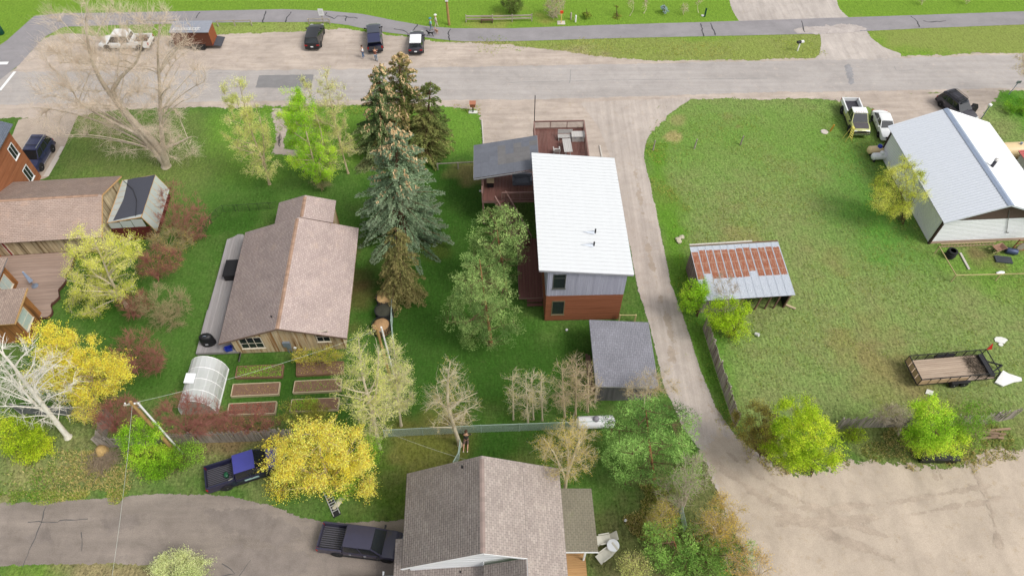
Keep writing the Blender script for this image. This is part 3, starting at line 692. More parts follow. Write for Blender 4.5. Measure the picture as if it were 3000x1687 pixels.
board_wall(h, (W_+.02,0,0), (0,1,0), D_, ZM+.03, rz_(W_)-.2, m_grayside, 0.3, seed=8)
board_wall(h, (W_,D_,0), (-1,0,0), W_, 0.1, ZM, m_redside, 0.17, horiz=True, seed=9)
board_wall(h, (W_,D_+.02,0), (-1,0,0), W_, ZM+.03, lambda s: rz_(W_-s)-.2, m_grayside, 0.3, seed=10)
MB().box(.03,W_-.03,.03,D_-.03,0,.1).build('foundation', MAT['concrete_grey'], h)
window(h, (-.02,D_,0), (0,-1,0), 3.0, 4.6, 4.3, 6.2, fr, cols=2); window(h, (-.02,D_,0), (0,-1,0), 7.5, 9.0, 4.3, 6.2, fr, cols=2)
window(h, (0,D_,0), (0,-1,0), 8.5, 9.5, .15, 2.2, fr, name='door')
# deck in local coordinates, upper level
m_deck_red = wood('red_brown_deck_board', hexl(132,92,84), hexl(112,76,70), 'Y', rvar=0.22)
m_rail = plain('brown_rail', hexl(142,112,104), 0.7, var=0.1)
ZD = 3.25
def dpx(px, py, z): return local(GH, GR, G(px, py, z))
plank_deck(h, [(-5.45,11.75),(-0.06,11.75),(-0.06,13.22),(6.5,13.22),(6.5,14.0),(5.15,14.0),(5.15,22.1),(-0.1,22.1),(-0.1,18.7),(-5.45,18.7)], ZD, m_deck_red, 'Y', name='deck', frame=m_rail)
for a_, b_ in (((-5.4,18.65),(-.12,18.65)),((-.05,22.05),(5.1,22.05)),((5.1,22.05),(5.1,14.1)),((-3.55,11.8),(-.1,11.8)),((-5.4,18.65),(-5.4,11.8)),((-.05,22.05),(-.05,18.7))):
    railing(h, (a_[0],a_[1],0), (b_[0],b_[1],0), ZD, 1.0, m_rail)
for x, y in ((-5.35,11.85),(-5.35,15.2),(-5.35,18.6),(-2.7,11.85),(-2.7,18.6),(0,22),(2.5,22),(5.05,22),(5.05,18)):
    MB().box(x-.08,x+.08,y-.08,y+.08,0,ZD-.3).build('deck_post', m_rail, h)
MB().box(-.06,.02,22.0,22.1,ZD+1.0,ZD+4.2).build('flag_pole', m_dark, h)
# stairs from deck corner down towards the front of the house
st = MB(); nst = 16; A_ = Vector((-3.7,11.7,ZD)); B_ = Vector((-1.35,8.2,.75)); dd = (B_-A_)
sdir = Vector((dd.x,dd.y,0)).normalized(); sn = Vector((-sdir.y,sdir.x,0))
stair = MB().beam(A_+sn*.55-Vector((0,0,.15)), B_+sn*.55-Vector((0,0,.15)), .06,.28).beam(A_-sn*.55-Vector((0,0,.15)), B_-sn*.55-Vector((0,0,.15)), .06,.28).build('stair', m_rail, h)
for i in range(nst):
    c_ = A_.lerp(B_, (i+.5)/nst); MB().beam(c_-sn*.52, c_+sn*.52, .27, .04).build('tread', m_deck_red, stair)
hr = MB()
for s_ in (.6,-.6):
    hr.beam(A_+sn*s_+Vector((0,0,1)), B_+sn*s_+Vector((0,0,1)), .1,.05)
    for i in range(9):
        c_ = A_.lerp(B_, i/8)+sn*s_; hr.beam(c_+Vector((0,0,-.1)), c_+Vector((0,0,.97)), .06,.06)
hr.build('handrail', m_rail, stair)
low = plank_deck(h, [(-2.2,2.2),(-.06,2.2),(-.06,9.2),(-2.2,9.2)], .62, m_deck_red, 'Y', name='lower_deck', frame=m_rail)
for i in range(2): MB().box(-1.5,-.1,1.55+.32*i,1.86+.32*i,.18*(i+1)-.05,.18*(i+1)).build('step', m_deck_red, low)
# canopy over the west deck, grid of tinted panels
cx0, cx1, cy0, cy1 = -6.15, -0.06, 12.55, 17.15
def cz(x): return 5.45 + (6.55-5.45)*(x-cx0)/(cx1+.0-cx0)
ms = [plain('canopy_panel_blue', hexl(112,115,124), 0.5, 0, 0.5, var=0.12, rvar=.12), plain('canopy_panel_tan', hexl(120,118,118), 0.5, 0, 0.5, var=0.15, rvar=.15)]
can = MB()
for i in range(9): x = cx0+(cx1-cx0)*i/8; can.beam((x,cy0,cz(x)-.06),(x,cy1,cz(x)-.06),.05,.1)
for y in (cy0,cy1,(cy0+cy1)/2): can.beam((cx0,y,cz(cx0)-.17),(cx1,y,cz(cx1)-.17),.08,.12)
can = can.build('canopy', plain('canopy_frame', hexl(150,150,155),.5), h)
rr = random.Random(4)
for i in range(8):
    for j in range(7):
        xa, xb = cx0+(cx1-cx0)*i/8, cx0+(cx1-cx0)*(i+1)/8; ya, yb = cy0+(cy1-cy0)*j/7, cy0+(cy1-cy0)*(j+1)/7
        tan_ = i >= 3 and 2 <= j <= 5 and rr.random() < .8
        MB().slab([(xa+.004,ya+.003,cz(xa)),(xb-.004,ya+.003,cz(xb)),(xb-.004,yb-.003,cz(xb)),(xa+.004,yb-.003,cz(xa))],.02).build('canopy_panel', ms[1] if tan_ else ms[0], can)
for x, y in ((-5.3,12.8),(-5.3,16.9)): MB().box(x-.06,x+.06,y-.06,y+.06,ZD,cz(x)-.2).build('canopy_post', m_rail, can)
# furniture on the deck
def on_deck(px, py, z=ZD): q = G(px, py, z); return (q.x, q.y, z+.004)
m_grayw = wood('grey_table_wood', hexl(205,202,198), hexl(180,176,172), 'Y', rvar=0.12)
t_ = thing('picnic_table', 'long pale grey plank table on the red brown deck', 'table', on_deck(1661,442), R(4))
for i in range(5): MB().box(-.42+.17*i,-.42+.17*i+.158,-1.0,1.0,.7,.74).build('plank', m_grayw, t_)
for y in (-.8,.8): MB().beam((-.3,y,0),(-.15,y,.7),.07,.07).beam((.3,y,0),(.15,y,.7),.07,.07).beam((-.4,y,.66),(.4,y,.66),.06,.07).build('leg', m_grayw, t_)
t_ = thing('deck_chair', 'pale grey wooden armchair beside the plank table on the deck', 'chair', on_deck(1630,450), R(95))
MB().box(-.3,.3,-.28,.28,.38,.42).build('seat', m_grayw, t_); MB().beam((-.3,0,.42),(-.45,0,.95),.56,.04,(1,0,0)).build('backrest', m_grayw, t_)
for y in (-.3,.3):
    MB().box(-.3,.32,y-.05,y+.05,.6,.635).build('armrest', m_grayw, t_)
    for x in (-.26,.26): MB().box(x-.03,x+.03,y-.03,y+.03,0,.6).build('leg', m_grayw, t_)
t_ = thing('deck_bench', 'grey slatted bench against the deck railing', 'bench', on_deck(1655,408), R(1))
for i in range(5): MB().box(-.75,.75,-.3+.12*i,-.3+.12*i+.1,.42,.45).build('slat', m_grayw, t_)
for i in range(4): MB().box(-.75,.75,.31,.34,.5+.13*i,.6+.13*i).build('back_slat', m_grayw, t_)
for x in (-.65,.65): MB().box(x-.04,x+.04,-.28,.30,0,.42).build('leg', m_grayw, t_)
t_ = thing('wicker_chest', 'grey weathered chest in the corner of the deck railing', 'chest', on_deck(1693,408), R(1))
MB().box(-.65,.6,-.4,.4,0,.62).build('body', m_grayw, t_); MB().box(-.7,.65,-.44,.44,.623,.69).build('lid', m_grayw, t_)
for x in (-.3,.3): MB().box(x-.05,x+.05,-.46,-.442,.5,.62).build('latch', m_metal, t_)
t_ = thing('patio_sofa', 'slate grey covered sofa under the tinted canopy on the deck', 'sofa', on_deck(1530,535), R(1.5))
m_slate = plain('slate_cover', hexl(108,112,122), .8)
MB().box(-.95,.95,-.45,.45,.05,.42).build('seat', m_slate, t_); MB().box(-.95,.95,.25,.47,.423,.85).build('backrest', m_slate, t_)
for x in (-.86,.86): MB().box(x-.1,x+.1,-.45,.247,.423,.62).build('armrest', m_slate, t_)
t_ = thing('side_table', 'small tan topped table at the open edge of the canopy', 'table', on_deck(1437,545), R(2))
MB().box(-.35,.35,-.3,.3,.66,.7).build('table_top', plain('tan_wood', hexl(190,170,135),.7), t_); MB().box(-.3,.3,-.25,.25,.0,.655).build('cabinet', mbx, t_)

# ------------------------------------------------------------------ grey shingled shed
SH, SR = (6.95, 27.55, 0), R(0.8)
h = thing('grey_shed', 'low shed with grey speckled shingle roof beside the gravel drive', 'shed', SH, SR)
m_sh_gray = shingle_mat('grey_speckled_shingles', hexl(128,128,136), hexl(134,134,142), 0.5, 0.16, spot=hexl(146,147,155))
shingles(h, (4.62,-.35,2.5), (4.62,5.95,2.5), (-.42,5.95,2.98), (-.42,-.35,2.98), m_sh_gray, t=.12, soffit=plain('light_grey_edge', hexl(186,184,186), .6))
m_darkb = wood('dark_grey_board', hexl(124,122,124), hexl(106,104,106), 'Z', rvar=0.2)
board_wall(h, (0,0,0), (1,0,0), 4.3, 0.03, lambda s: 2.8-.095*s, m_darkb, 0.2)
board_wall(h, (4.3,0,0), (0,1,0), 5.5, 0.03, 2.4, m_darkb, 0.3, seed=2); board_wall(h, (0,5.5,0), (0,-1,0), 5.5, 0.03, 2.8, m_darkb, 0.3, seed=3)
board_wall(h, (4.3,5.5,0), (-1,0,0), 4.3, 0.03, lambda s: 2.8-.095*(4.3-s), m_darkb, 0.3, seed=4)
MB().box(1.2,2.1,-.06,-.032,.05,2.0).build('door', m_darkb, h)
MB().box(.02,4.28,.02,5.48,0,.03).build('floor', MAT['concrete_grey'], h)
# lumber leaning / stacked on the west side
m_lum = wood('old_lumber', hexl(150,120,105), hexl(120,92,80), 'Y', rvar=0.4)
for i in range(7):
    g0 = Vector((6.55-.02*i, 28.0+.12*(i%3), .06+.09*(i//2)+(.3 if i>4 else 0)))
    o = MB().box(0,.2,0,3.6-.25*(i%4),0,.07).build('lumber_board', m_lum, None, None, (6.3+.24*(i%2)+.05*(i%3), 28.2+.1*(i%3), .005+.075*(i//2)), (0,0,R(1.5*(i%3))))
    tag(o, 'weathered plank in the pile along the west wall of the grey shed', 'plank', 'planks piled beside the grey shed')
o = MB().box(-.09,.09,-.04,.04,0,2.9).build('leaning_post', plain('pale_post', hexl(190,176,160),.8), None, None, (6.78,27.35,0), (0,R(-2),0)); tag(o, 'pale upright post at the front corner of the grey shed', 'post')

# ------------------------------------------------------------------ old open shed with rusty tin roof
RS, RR = (16.7, 36.35, 0), R(4.4)
h = thing('tin_roofed_shed', 'old open fronted board shed with rust banded corrugated roof', 'shed', RS, RR)
def rust_mat():
    t = NT('rusty_tin'); co = t.new('TexCoord').outputs['Object']; sep = t.new('SeparateXYZ'); t.L(co, sep.inputs[0])
    rnd = t.rnd(); off = t.new('VectorMath', operation='ADD'); cm = t.new('CombineXYZ'); t.L(t.math('MULTIPLY', rnd, 31.0), cm.inputs[1]); t.L(co, off.inputs[0]); t.L(cm.outputs[0], off.inputs[1])
    n = t.noise(off.outputs[0], 2.2, 5, 0.7); n2 = t.noise(off.outputs[0], 9.0, 3, 0.7)
    rows = t.math('ABSOLUTE', t.math('SINE', t.math('MULTIPLY', sep.outputs[1], 3.3)))      # paler nail rows
    edge = t.math('ABSOLUTE', t.math('SUBTRACT', sep.outputs[0], 0.33))                     # clean lap at panel edge
    rust = t.mix(t.ramp(n2, (0.3, 0.0), (0.7, 1.0)), hexl(196,132,100), hexl(166,98,70))
    rust = t.mix(t.ramp(t.math('ADD', rows, t.math('MULTIPLY', n, 0.9)), (0.35, 0.6), (0.8, 0.0)), rust, hexl(210,178,156))
    sn = t.new('Mapping'); sn.inputs['Scale'].default_value = (7, .9, 1); t.L(off.outputs[0], sn.inputs[0]); rust = t.mix(t.ramp(t.noise(sn.outputs[0], 1.3, 5, .75), (.47, 0.0), (.66, .75)), rust, hexl(216,192,174))
    tin = t.mix(n, hexl(205,212,222), hexl(226,230,236))
    low = t.math('ADD', 2.15, t.math('MULTIPLY', t.math('GREATER_THAN', rnd, 0.72), 0.55)); hi_ = t.math('ADD', 5.0, t.math('MULTIPLY', rnd, 0.25))
    yy = t.math('ADD', sep.outputs[1], t.math('MULTIPLY', t.math('SUBTRACT', n2, 0.5), 0.35))
    m = t.math('MULTIPLY', t.math('GREATER_THAN', yy, low), t.math('LESS_THAN', yy, hi_)); m = t.math('MULTIPLY', m, t.math('LESS_THAN', edge, 0.285))
    t.col(t.mix(m, tin, rust)).surf(0.6, 0.15, 0.35); return t.m
m_rust = rust_mat(); Lx, Ly = 8.15, 5.62; zb_, zf_ = 2.95, 2.25; nP = 12; pw = Lx/nP
cs, cf = [], []; K = 18
for i in range(K+1):
    x = (pw+.03)*i/K; z = .018*math.cos(i*math.pi)
    cs += [(x,0,z),(x,Ly,z)]
    if i: cf.append((2*i-2,2*i,2*i+1,2*i-1))
pm = MB().add(cs, cf).mesh('tin_sheet'); pm.materials.append(m_rust)
sl = math.asin((zb_-zf_)/Ly)
roof = MB().beam((-.1,5.35,zb_+.0),(8.0,5.35,zb_+.0),.12,.06).beam((-.1,-.2,zf_-.1),(8.0,-.2,zf_-.1),.1,.12).beam((-.1,2.6,2.52),(8.0,2.6,2.52),.1,.1).build('roof_frame', m_lum, h)
for i in range(nP): link('tin_sheet', pm, None, roof, (-.2+i*pw, -.35, zf_+.01+.003*(i%2)), (sl, 0, R(0.0)))
m_old = wood('old_grey_board', hexl(168,158,150), hexl(136,126,120), 'Z', rvar=0.35)
zt = lambda y: zf_ + (zb_-zf_)*(y+.35)/Ly - .12
board_wall(h, (0,5.1,0), (0,-1,0), 5.1, 0, lambda s: zt(5.1-s), m_old, .2, seed=2); board_wall(h, (7.75,0,0), (0,1,0), 5.1, 0, lambda s: zt(s), m_old, .2, seed=3)
board_wall(h, (7.75,5.1,0), (-1,0,0), 7.75, 0, zt(5.1), m_old, .2, seed=4)
board_wall(h, (0,0,0), (1,0,0), 3.4, 0, zt(0), m_old, .2, seed=5)
for x in (3.5,5.1,6.0,6.8,7.7): MB().beam((x,-.02,0),(x+.1,-.05,zt(0)),.12,.12).build('post', m_lum, h)
MB().beam((-.2,5.42,zb_+.06),(5.6,5.42,zb_+.08),.14,.09).build('ridge_board', plain('pale_board', hexl(200,194,184),.8), h)
g = G(2318,900); o = MB().tube([(0,0,.1),(.9,-.55,.1)],.1,8).build('log', plain('pale_log', hexl(200,180,150),.8), None, None, (g.x-.6,g.y+.3,0)); tag(o, 'pale log lying by the corner of the tin roofed shed', 'log')
# ------------------------------------------------------------------ metal clad building on the right
MH, MR = (40.25, 44.55, 0), R(3.0)
h = thing('metal_building', 'large white corrugated metal workshop with ridge roof, west slope tinted as in shade', 'workshop', MH, MR)
Wm, Dm, Ez, Rz = 9.9, 12.6, 3.62, 5.55; xm = 4.75
def ribbed(parent, o, ux, uy, L, H, mat, pitch=0.23, panel=0.92, name='metal_sheet', rib=0.022, owner='wall'):
    """ribbed sheet panels: o origin, ux along the wall, uy up; each panel its own mesh"""
    ux, uy = Vector(ux).normalized(), Vector(uy).normalized(); nn = ux.cross(uy).normalized(); o = Vector(o)
    k = max(1, int(round(L/panel))); pw = L/k; nr = max(1, int(round(pw/pitch))); vs, fs = [], []
    for i in range(nr):
        x0 = pw*i/nr; st = pw/nr
        for dx, dz in ((0.0,rib),(.14*st,rib),(.30*st,0),(.84*st,0)): vs += [(x0+dx,0,dz),(x0+dx,H,dz)]
    vs += [(pw+.004,0,rib*.98),(pw+.004,H,rib*.98)]
    fs = [(2*i,2*i+2,2*i+3,2*i+1) for i in range(len(vs)//2-1)]
    me = MB().add(vs, fs).mesh(name); me.materials.append(mat)
    M_ = Matrix((ux, uy, nn)).transposed().to_4x4()
    for i in range(k):
        ob = link(name, me, None, parent); ob.matrix_local = Matrix.Translation(o + ux*(pw*i)) @ M_
m_corr = plain('white_metal_cladding', hexl(236,238,240,.84), .55, 0, .2, var=.04)
m_shaderoof = plain('shade_toned_roof', hexl(220,225,233,.80), .55, .05, .25, var=.05)  # west slope's blue-grey shade put into the colour; fascia shares it
wl_ = MB().box(.02,Wm-.02,.02,Dm-.02,0,Ez-.1).build('wall_core', plain('brown_frame_wood', hexl(100,82,74),.8), h)
def ribh(parent, o, u, L, z0, z1, mat, pitch=.23):   # horizontal ribs on a wall
    ribbed(parent, Vector(o)+Vector((0,0,z0)), u, (0,0,1), L, z1-z0, mat)
# front wall: horizontally ribbed white sheets
def ribbed_h(parent, o, u, L, z0, z1, mat):
    u = Vector(u); ribbed(parent, Vector(o)+u*L+Vector((0,0,z0)), (0,0,1), -u, z1-z0, L, mat, .2, .8)
o_ = Vector((0,-.03,0)); ribbed(wl_, o_+Vector((0,0,.15)), (0,0,1), (-1,0,0), 3.0, 0.001, m_corr) if False else None
# u x up gives the outward side for the south wall
vs = []; fs = []
def hsheet(parent, x0, x1, y, z0, z1, mat, pitch=.19):
    n_ = int(round((z1-z0)/pitch)); per = 4; rows = list(range(0, n_, per))
    for r0 in rows:
        vs, zz = [], z0 + r0*(z1-z0)/n_; cnt = min(per, n_-r0); st = (z1-z0)/n_
        for i in range(cnt):
            for dz, dy in ((0,.022),(.18*st,.022),(.34*st,0),(.84*st,0)): vs += [(x0,y-dy,zz+i*st+dz),(x1,y-dy,zz+i*st+dz)]
        vs += [(x0,y-.0215,zz+cnt*st),(x1,y-.0215,zz+cnt*st)]
        MB().add(vs, [(2*i,2*i+1,2*i+3,2*i+2) for i in range(len(vs)//2-1)]).build('metal_sheet', mat, parent)
hsheet(wl_, .15, Wm-.05, -.01, .35, 3.2, m_corr)
MB().box(.05,Wm,-.04,.0,.0,.34).build('skirt_board', plain('pale_skirt', hexl(200,170,155),.8), wl_)
MB().add([(.0,-.03,3.22),(Wm,-.03,3.22),(Wm,-.03,Ez-.05),(xm,-.03,Rz-.12),(0,-.03,Ez-.05)],[(0,1,2,3,4)]).build('gable', MAT['brown_frame_wood'], wl_)
MB().add([(.0,Dm+.03,0),(Wm,Dm+.03,0),(Wm,Dm+.03,Ez-.05),(xm,Dm+.03,Rz-.12),(0,Dm+.03,Ez-.05)],[(4,3,2,1,0)]).build('gable', m_corr, wl_)
ribbed(wl_, (-.03,Dm,.05), (0,-1,0), (0,0,1), Dm, Ez-.12, m_corr); ribbed(wl_, (Wm+.03,0,.05), (0,1,0), (0,0,1), Dm, Ez-.12, m_corr)
roof = MB().slab([(-.45,-.5,Ez-.16),(xm,-.5,Rz-.03),(xm,Dm+.5,Rz-.03),(-.45,Dm+.5,Ez-.16)],.08).slab([(xm,-.5,Rz-.03),(Wm+.45,-.5,Ez-.16),(Wm+.45,Dm+.5,Ez-.16),(xm,Dm+.5,Rz-.03)],.08).build('roof', MAT['brown_frame_wood'], h)
sL = Vector((xm+.45,0,Rz-Ez+.13)); sR = Vector((xm-Wm-.45,0,Rz-Ez+.13))
ribbed(roof, (-.47,Dm+.55,Ez-.15), (0,-1,0), sL, Dm+1.1, sL.length, m_shaderoof, .3, .9); ribbed(roof, (Wm+.47,-.55,Ez-.15), (0,1,0), sR, Dm+1.1, sR.length, m_corr, .3, .9)
MB().add([(xm-.3,-.56,Rz-.07),(xm,-.56,Rz+.05),(xm+.3,-.56,Rz-.07),(xm-.3,Dm+.56,Rz-.07),(xm,Dm+.56,Rz+.05),(xm+.3,Dm+.56,Rz-.07)],[(0,1,4,3),(1,2,5,4)]).build('ridge_flashing', plain('blue_grey_flashing', hexl(165,178,200),.45,.3), roof)
MB().beam((-.47,-.53,Ez-.2),(xm,-.53,Rz-.08),.04,.14).beam((Wm+.47,-.53,Ez-.2),(xm,-.53,Rz-.08),.04,.14).build('fascia', m_shaderoof, roof)
for y_ in (-.12, Dm-.05): MB().box(-.14,.06,y_,y_+.18,0,Ez-.3).build('corner_trim', plain('dark_brown_trim', hexl(62,46,44),.6), h)
q = local(MH, MR, G(2903, 492, 5.0)); zz = Rz-(q.x-xm)*(Rz-Ez)/(Wm-xm)
ch = MB().tube([(q.x,q.y,zz-.1),(q.x,q.y,zz+.75)],.16,14).build('chimney', plain('dark_stack', hexl(80,78,86),.5,.5), h)
MB().lathe([(.2,0),(.2,.14),(.05,.2)],14,(q.x,q.y,zz+.76)).build('chimney_cap', plain('bright_steel', hexl(215,210,205),.35,.5), ch)
MB().beam((7.2,-.06,1.2),(6.95,-.08,1.22),.05,.05).beam((5.4,-.07,4.4),(6.95,-.07,1.25),.035,.035).build('service_pipe', plain('pipe_grey', hexl(130,130,132),.5,.3), h)
m_ladw = wood('pale_ladder_wood', hexl(206,180,150), hexl(184,156,126), 'X', rvar=.2)
q = G(2735, 722)
t_ = thing('wooden_ladder', 'long pale wooden ladder lying on edge along the workshop wall', 'ladder', (41.0,44.05,.02), MR)
for z in (0.03,.42): MB().box(0,5.4,-.04,.03,z,z+.07).build('rail', m_ladw, t_)
for i in range(17): MB().box(.2+.31*i,.24+.31*i,-.02,.01,.1,.42).build('rung', m_ladw, t_)

# ------------------------------------------------------------------ left house, greenhouse, cedar buildings
LH, LR = (-38.35, 43.55, 0), R(4.8)      # south east corner, x runs west negative
h = thing('long_house', 'long low house with pinkish brown shingle roof and board walls behind the deck', 'house', LH, LR)
m_sh_tan = shingle_mat('tan_brown_shingles', hexl(186,164,152), hexl(196,174,162), stain=hexl(204,172,150))
m_bwall = wood('weathered_plank_wall', hexl(222,208,176), hexl(188,166,128), 'Z', rvar=.33, c3=hexl(134,114,84), scale=.7)
xw = -16.0; ya, ym, yb = -.45, 3.05, 7.25; za, zm_, zb = 2.5, 4.5, 2.9
r_ = shingles(h, (xw,ya,za), (.35,ya,za), (.35,ym,zm_), (xw,ym,zm_), m_sh_tan); shingles(h, (xw,yb,zb), (.35,yb,zb), (.35,ym,zm_), (xw,ym,zm_), m_sh_tan)
ridge_caps(r_, (xw,ym,zm_), (.3,ym,zm_), MAT['ridge_cap_shingle'])
dq0, dq1 = local(LH, LR, V(4,705,43.0)).x, local(LH, LR, V(44,733,43.3)).x
board_wall(h, (xw,0,0), (1,0,0), -xw, .3, 2.5, m_bwall, .22, holes=[(dq0-xw, dq1-xw, .3, 2.25)])
dr = MB().box(dq0,dq1,-.06,-.01,.42,2.25).build('door', plain('red_door', hexl(150,40,45),.5), h)
MB().box(dq0-.1,dq0,-.07,-.0,.42,2.33).box(dq1,dq1+.1,-.07,-.0,.42,2.33).box(dq0-.1,dq1+.1,-.072,-.0,2.252,2.36).build('door_frame', MAT['cream_frame'], dr)
MB().lathe([(.03,0),(.04,.05)],8,(dq1-.12,-.09,1.25)).build('handle', m_metal, dr)
board_wall(h, (0,0,0), (0,1,0), 6.9, .0, lambda s: (2.5+(zm_-2.5)*s/3.05 if s < 3.05 else zm_-(zm_-2.95)*(s-3.05)/4.2)-.15, m_bwall, .22, seed=3)
board_wall(h, (0,6.85,0), (-1,0,0), -xw, .0, 2.85, m_bwall, .3, seed=4)
MB().box(xw,-.03,.03,6.8,0,.3).build('foundation', MAT['concrete_grey'], h)
or_t = plain('orange_fascia', hexl(205,165,115),.7)
MB().beam((.37,ya,za-.07),(.37,ym,zm_-.07),.04,.15).beam((.37,yb,zb-.07),(.37,ym,zm_-.07),.04,.15).build('fascia', or_t, h)
q = local(LH, LR, G(213,612,3.6)); MB().tube([(q.x,q.y,3.2),(q.x,q.y,4.1)],.05,10).build('vent_pipe', m_dark, h)
# attached glasshouse
t_ = thing('glasshouse', 'glazed lean-to greenhouse with dark shade cloth and red wood base', 'greenhouse', LH, LR)
m_gl = NT('greenhouse_glass').col((.62,.66,.64)).surf(.12,0,.5); m_gl.b.inputs['Alpha'].default_value = .55; m_gl = m_gl.m
m_redw = wood('dark_red_board', hexl(112,52,44), hexl(92,40,36), 'X', rvar=.15)
gx0, gx1, gx2, gy0, gy1 = .42, 3.75, 4.35, 1.3, 7.0
board_wall(t_, (gx0,gy0,0), (1,0,0), 3.6, 0, 1.75, m_redw, .2, horiz=True, name='base_wall', back=m_redw); board_wall(t_, (gx2-.25,gy0,0), (0,1,0), gy1-gy0, 0, 1.0, m_redw, .2, horiz=True, name='base_wall', back=m_redw)
board_wall(t_, (gx2-.25,gy1,0), (-1,0,0), 3.6, 0, 1.75, m_redw, .2, horiz=True, name='base_wall', back=m_redw)
fr_ = MB(); zw, ze = 2.55, 3.05
for y in np.linspace(gy0,gy1,8): fr_.beam((gx0,y,zw-.03),(gx1,y,ze-.03),.05,.06); fr_.beam((gx1,y,ze-.03),(gx2,y,.95),.05,.06)
fr_.beam((gx1,gy0,ze-.02),(gx1,gy1,ze-.02),.07,.08).beam((gx0,gy0,zw),(gx0,gy1,zw),.06,.08).beam((gx0+.9,gy0,zw+.1),(gx0+.9,gy1,zw+.1),.06,.08)
fr_.build('frame', or_t, t_)
ys = np.linspace(gy0,gy1,8)
for i in range(7):
    MB().slab([(gx0,ys[i]+.03,zw+.02),(gx1,ys[i]+.03,ze+.02),(gx1,ys[i+1]-.03,ze+.02),(gx0,ys[i+1]-.03,zw+.02)],.012).build('roof_pane', m_gl, t_)
    MB().slab([(gx1+.02,ys[i]+.03,ze+.0),(gx2+.02,ys[i]+.03,.98),(gx2+.02,ys[i+1]-.03,.98),(gx1+.02,ys[i+1]-.03,ze+.0)],.012).build('side_pane', m_gl, t_)
for i in range(3):
    x0_, x1_ = gx0+1.1*i+.03, gx0+1.1*(i+1)-.03; MB().box(x0_,x1_,gy0-.01,gy0+.004,1.78,2.5+.14*i).build('front_pane', m_gl, t_)
cl, cf = [], []; NX, NY = 10, 12
for i in range(NX+1):
    for j in range(NY+1):
        u_, v_ = i/NX, j/NY; bow = .32*(1-abs(2*v_-1)**1.5)
        x = (gx0+.55+bow*.9*(1-u_)) + (gx1+.05-(gx0+.55+bow*.9*(1-u_)))*u_; y = gy0+.35+(gy1-gy0-.4)*v_ - .25*(1-u_)*(1-v_)
        cl.append((x, y, zw+(ze-zw)*(x-gx0)/(gx1-gx0)+.05+.025*math.sin(7*u_+9*v_)*math.sin(5*v_)))
        if i and j: a_ = i*(NY+1)+j; cf.append((a_-NY-2,a_-1,a_,a_-NY-1))
MB().add(cl, cf).build('shade_cloth', plain('charcoal_shade_cloth', hexl(78,80,90),.9,var=.05), t_, 80)
MB().tube([(gx0+.2,gy1-.2,zw+.15),(gx0+1.6,gy1-1.8,zw+.4),(gx1-.9,gy0+2.2,ze+.1),(gx1-.5,gy0+.1,ze+.06)],.025,6).build('tie_rope', m_dark, t_)
# big deck with wavy edge
m_deck_tan = wood('tan_grey_deck_board', hexl(186,164,150), hexl(164,140,126), 'X', rvar=.22)
t_ = thing('wavy_deck', 'broad weathered plank deck with a wavy east edge', 'deck', LH, LR)
pl = [local(LH, LR, G(x, y, .4)) for x, y in ((228,722),(214,760),(206,788),(193,800),(190,812),(191,822),(178,838),(169,848),(170,858),(172,868),(160,880),(149,888),(147,896),(151,908),(149,918),(138,928))]
poly = [(xw,-.05),(-.4,-.05)] + [(p.x, p.y) for p in pl] + [(xw, pl[-1].y)]
plank_deck(t_, poly, .4, m_deck_tan, 'X', name='platform', frame=plain('dark_red_fascia', hexl(96,62,54),.8))
# cedar buildings
def cedar(name='cedar_board', ax='Z'): return wood(name, hexl(186,132,80), hexl(156,102,58), ax, rvar=.28, c3=hexl(112,76,46), scale=.7)
m_ced = cedar(); m_cedh = wood('cedar_lap_board', hexl(172,114,80), hexl(148,92,62), 'X', rvar=.16, scale=.5)
t_ = thing('tall_cedar_house', 'tall cedar clad house with slate blue roof at the left edge', 'house', (-49.25,53.8,0), R(4.8))
ww = [(.0,0)]
hz = 6.4
def lc(px, py): # on the east wall plane, x = -49.3
    d = ray(px, py); tt = -49.3/d.x; p_ = Vector((d.x*tt, d.y*tt, CAM_H+d.z*tt)); return local((-49.25,53.8,0), R(4.8), p_)
a1, a2 = lc(30,421), lc(42,470); b1, b2 = lc(84,497), lc(92,520)
h1 = (-lc(50,450).y, 0)
w1 = (12-(-lc(18,440).y), 12-(-lc(50,450).y))
ev = [(12+min(lc(18,440).y,lc(50,450).y)-.1, 12+max(lc(18,440).y,lc(50,450).y)+.1, lc(40,470).z, lc(29,421).z+.1)]
c0, c1_ = lc(72,516), lc(100,520)
ev.append((12+min(c0.y,c1_.y)-.15, 12+max(c0.y,c1_.y)+.0, .9, 2.5))
board_wall(t_, (0,-12,0), (0,1,0), 12, 0, hz, m_cedh, .16, horiz=True, holes=ev)
for e in ev: window(t_, (0,-12,0), (0,1,0), *e, m_white, cols=2, rows=1)
board_wall(t_, (0,0,0), (-1,0,0), 9, 0, hz, m_cedh, .3, horiz=True, seed=2)
board_wall(t_, (-9,-12,0), (1,0,0), 9, 0, hz, m_cedh, .3, horiz=True, seed=3)
m_slate2 = shingle_mat('slate_blue_shingles', hexl(104,112,126), hexl(112,120,134))
shingles(t_, (.5,-12.3,hz+.05), (.5,.5,hz+.05), (-4.5,.5,hz+2.4), (-4.5,-12.3,hz+2.4), m_slate2, soffit=plain('grey_soffit', hexl(150,150,156),.7)); shingles(t_, (-9.5,-12.3,hz+.05), (-9.5,.5,hz+.05), (-4.5,.5,hz+2.4), (-4.5,-12.3,hz+2.4), m_slate2)
t_ = thing('cedar_cabin', 'orange stained cedar cabin with patchy shingle roof beside the wavy deck', 'cabin', (-41.55,33.3,0), R(4.8))
m_sh_old = shingle_mat('old_grey_shingles', hexl(150,132,122), hexl(168,150,138), stain=hexl(120,105,98))
wn_ = [(.25,1.75,1.15,2.75)]
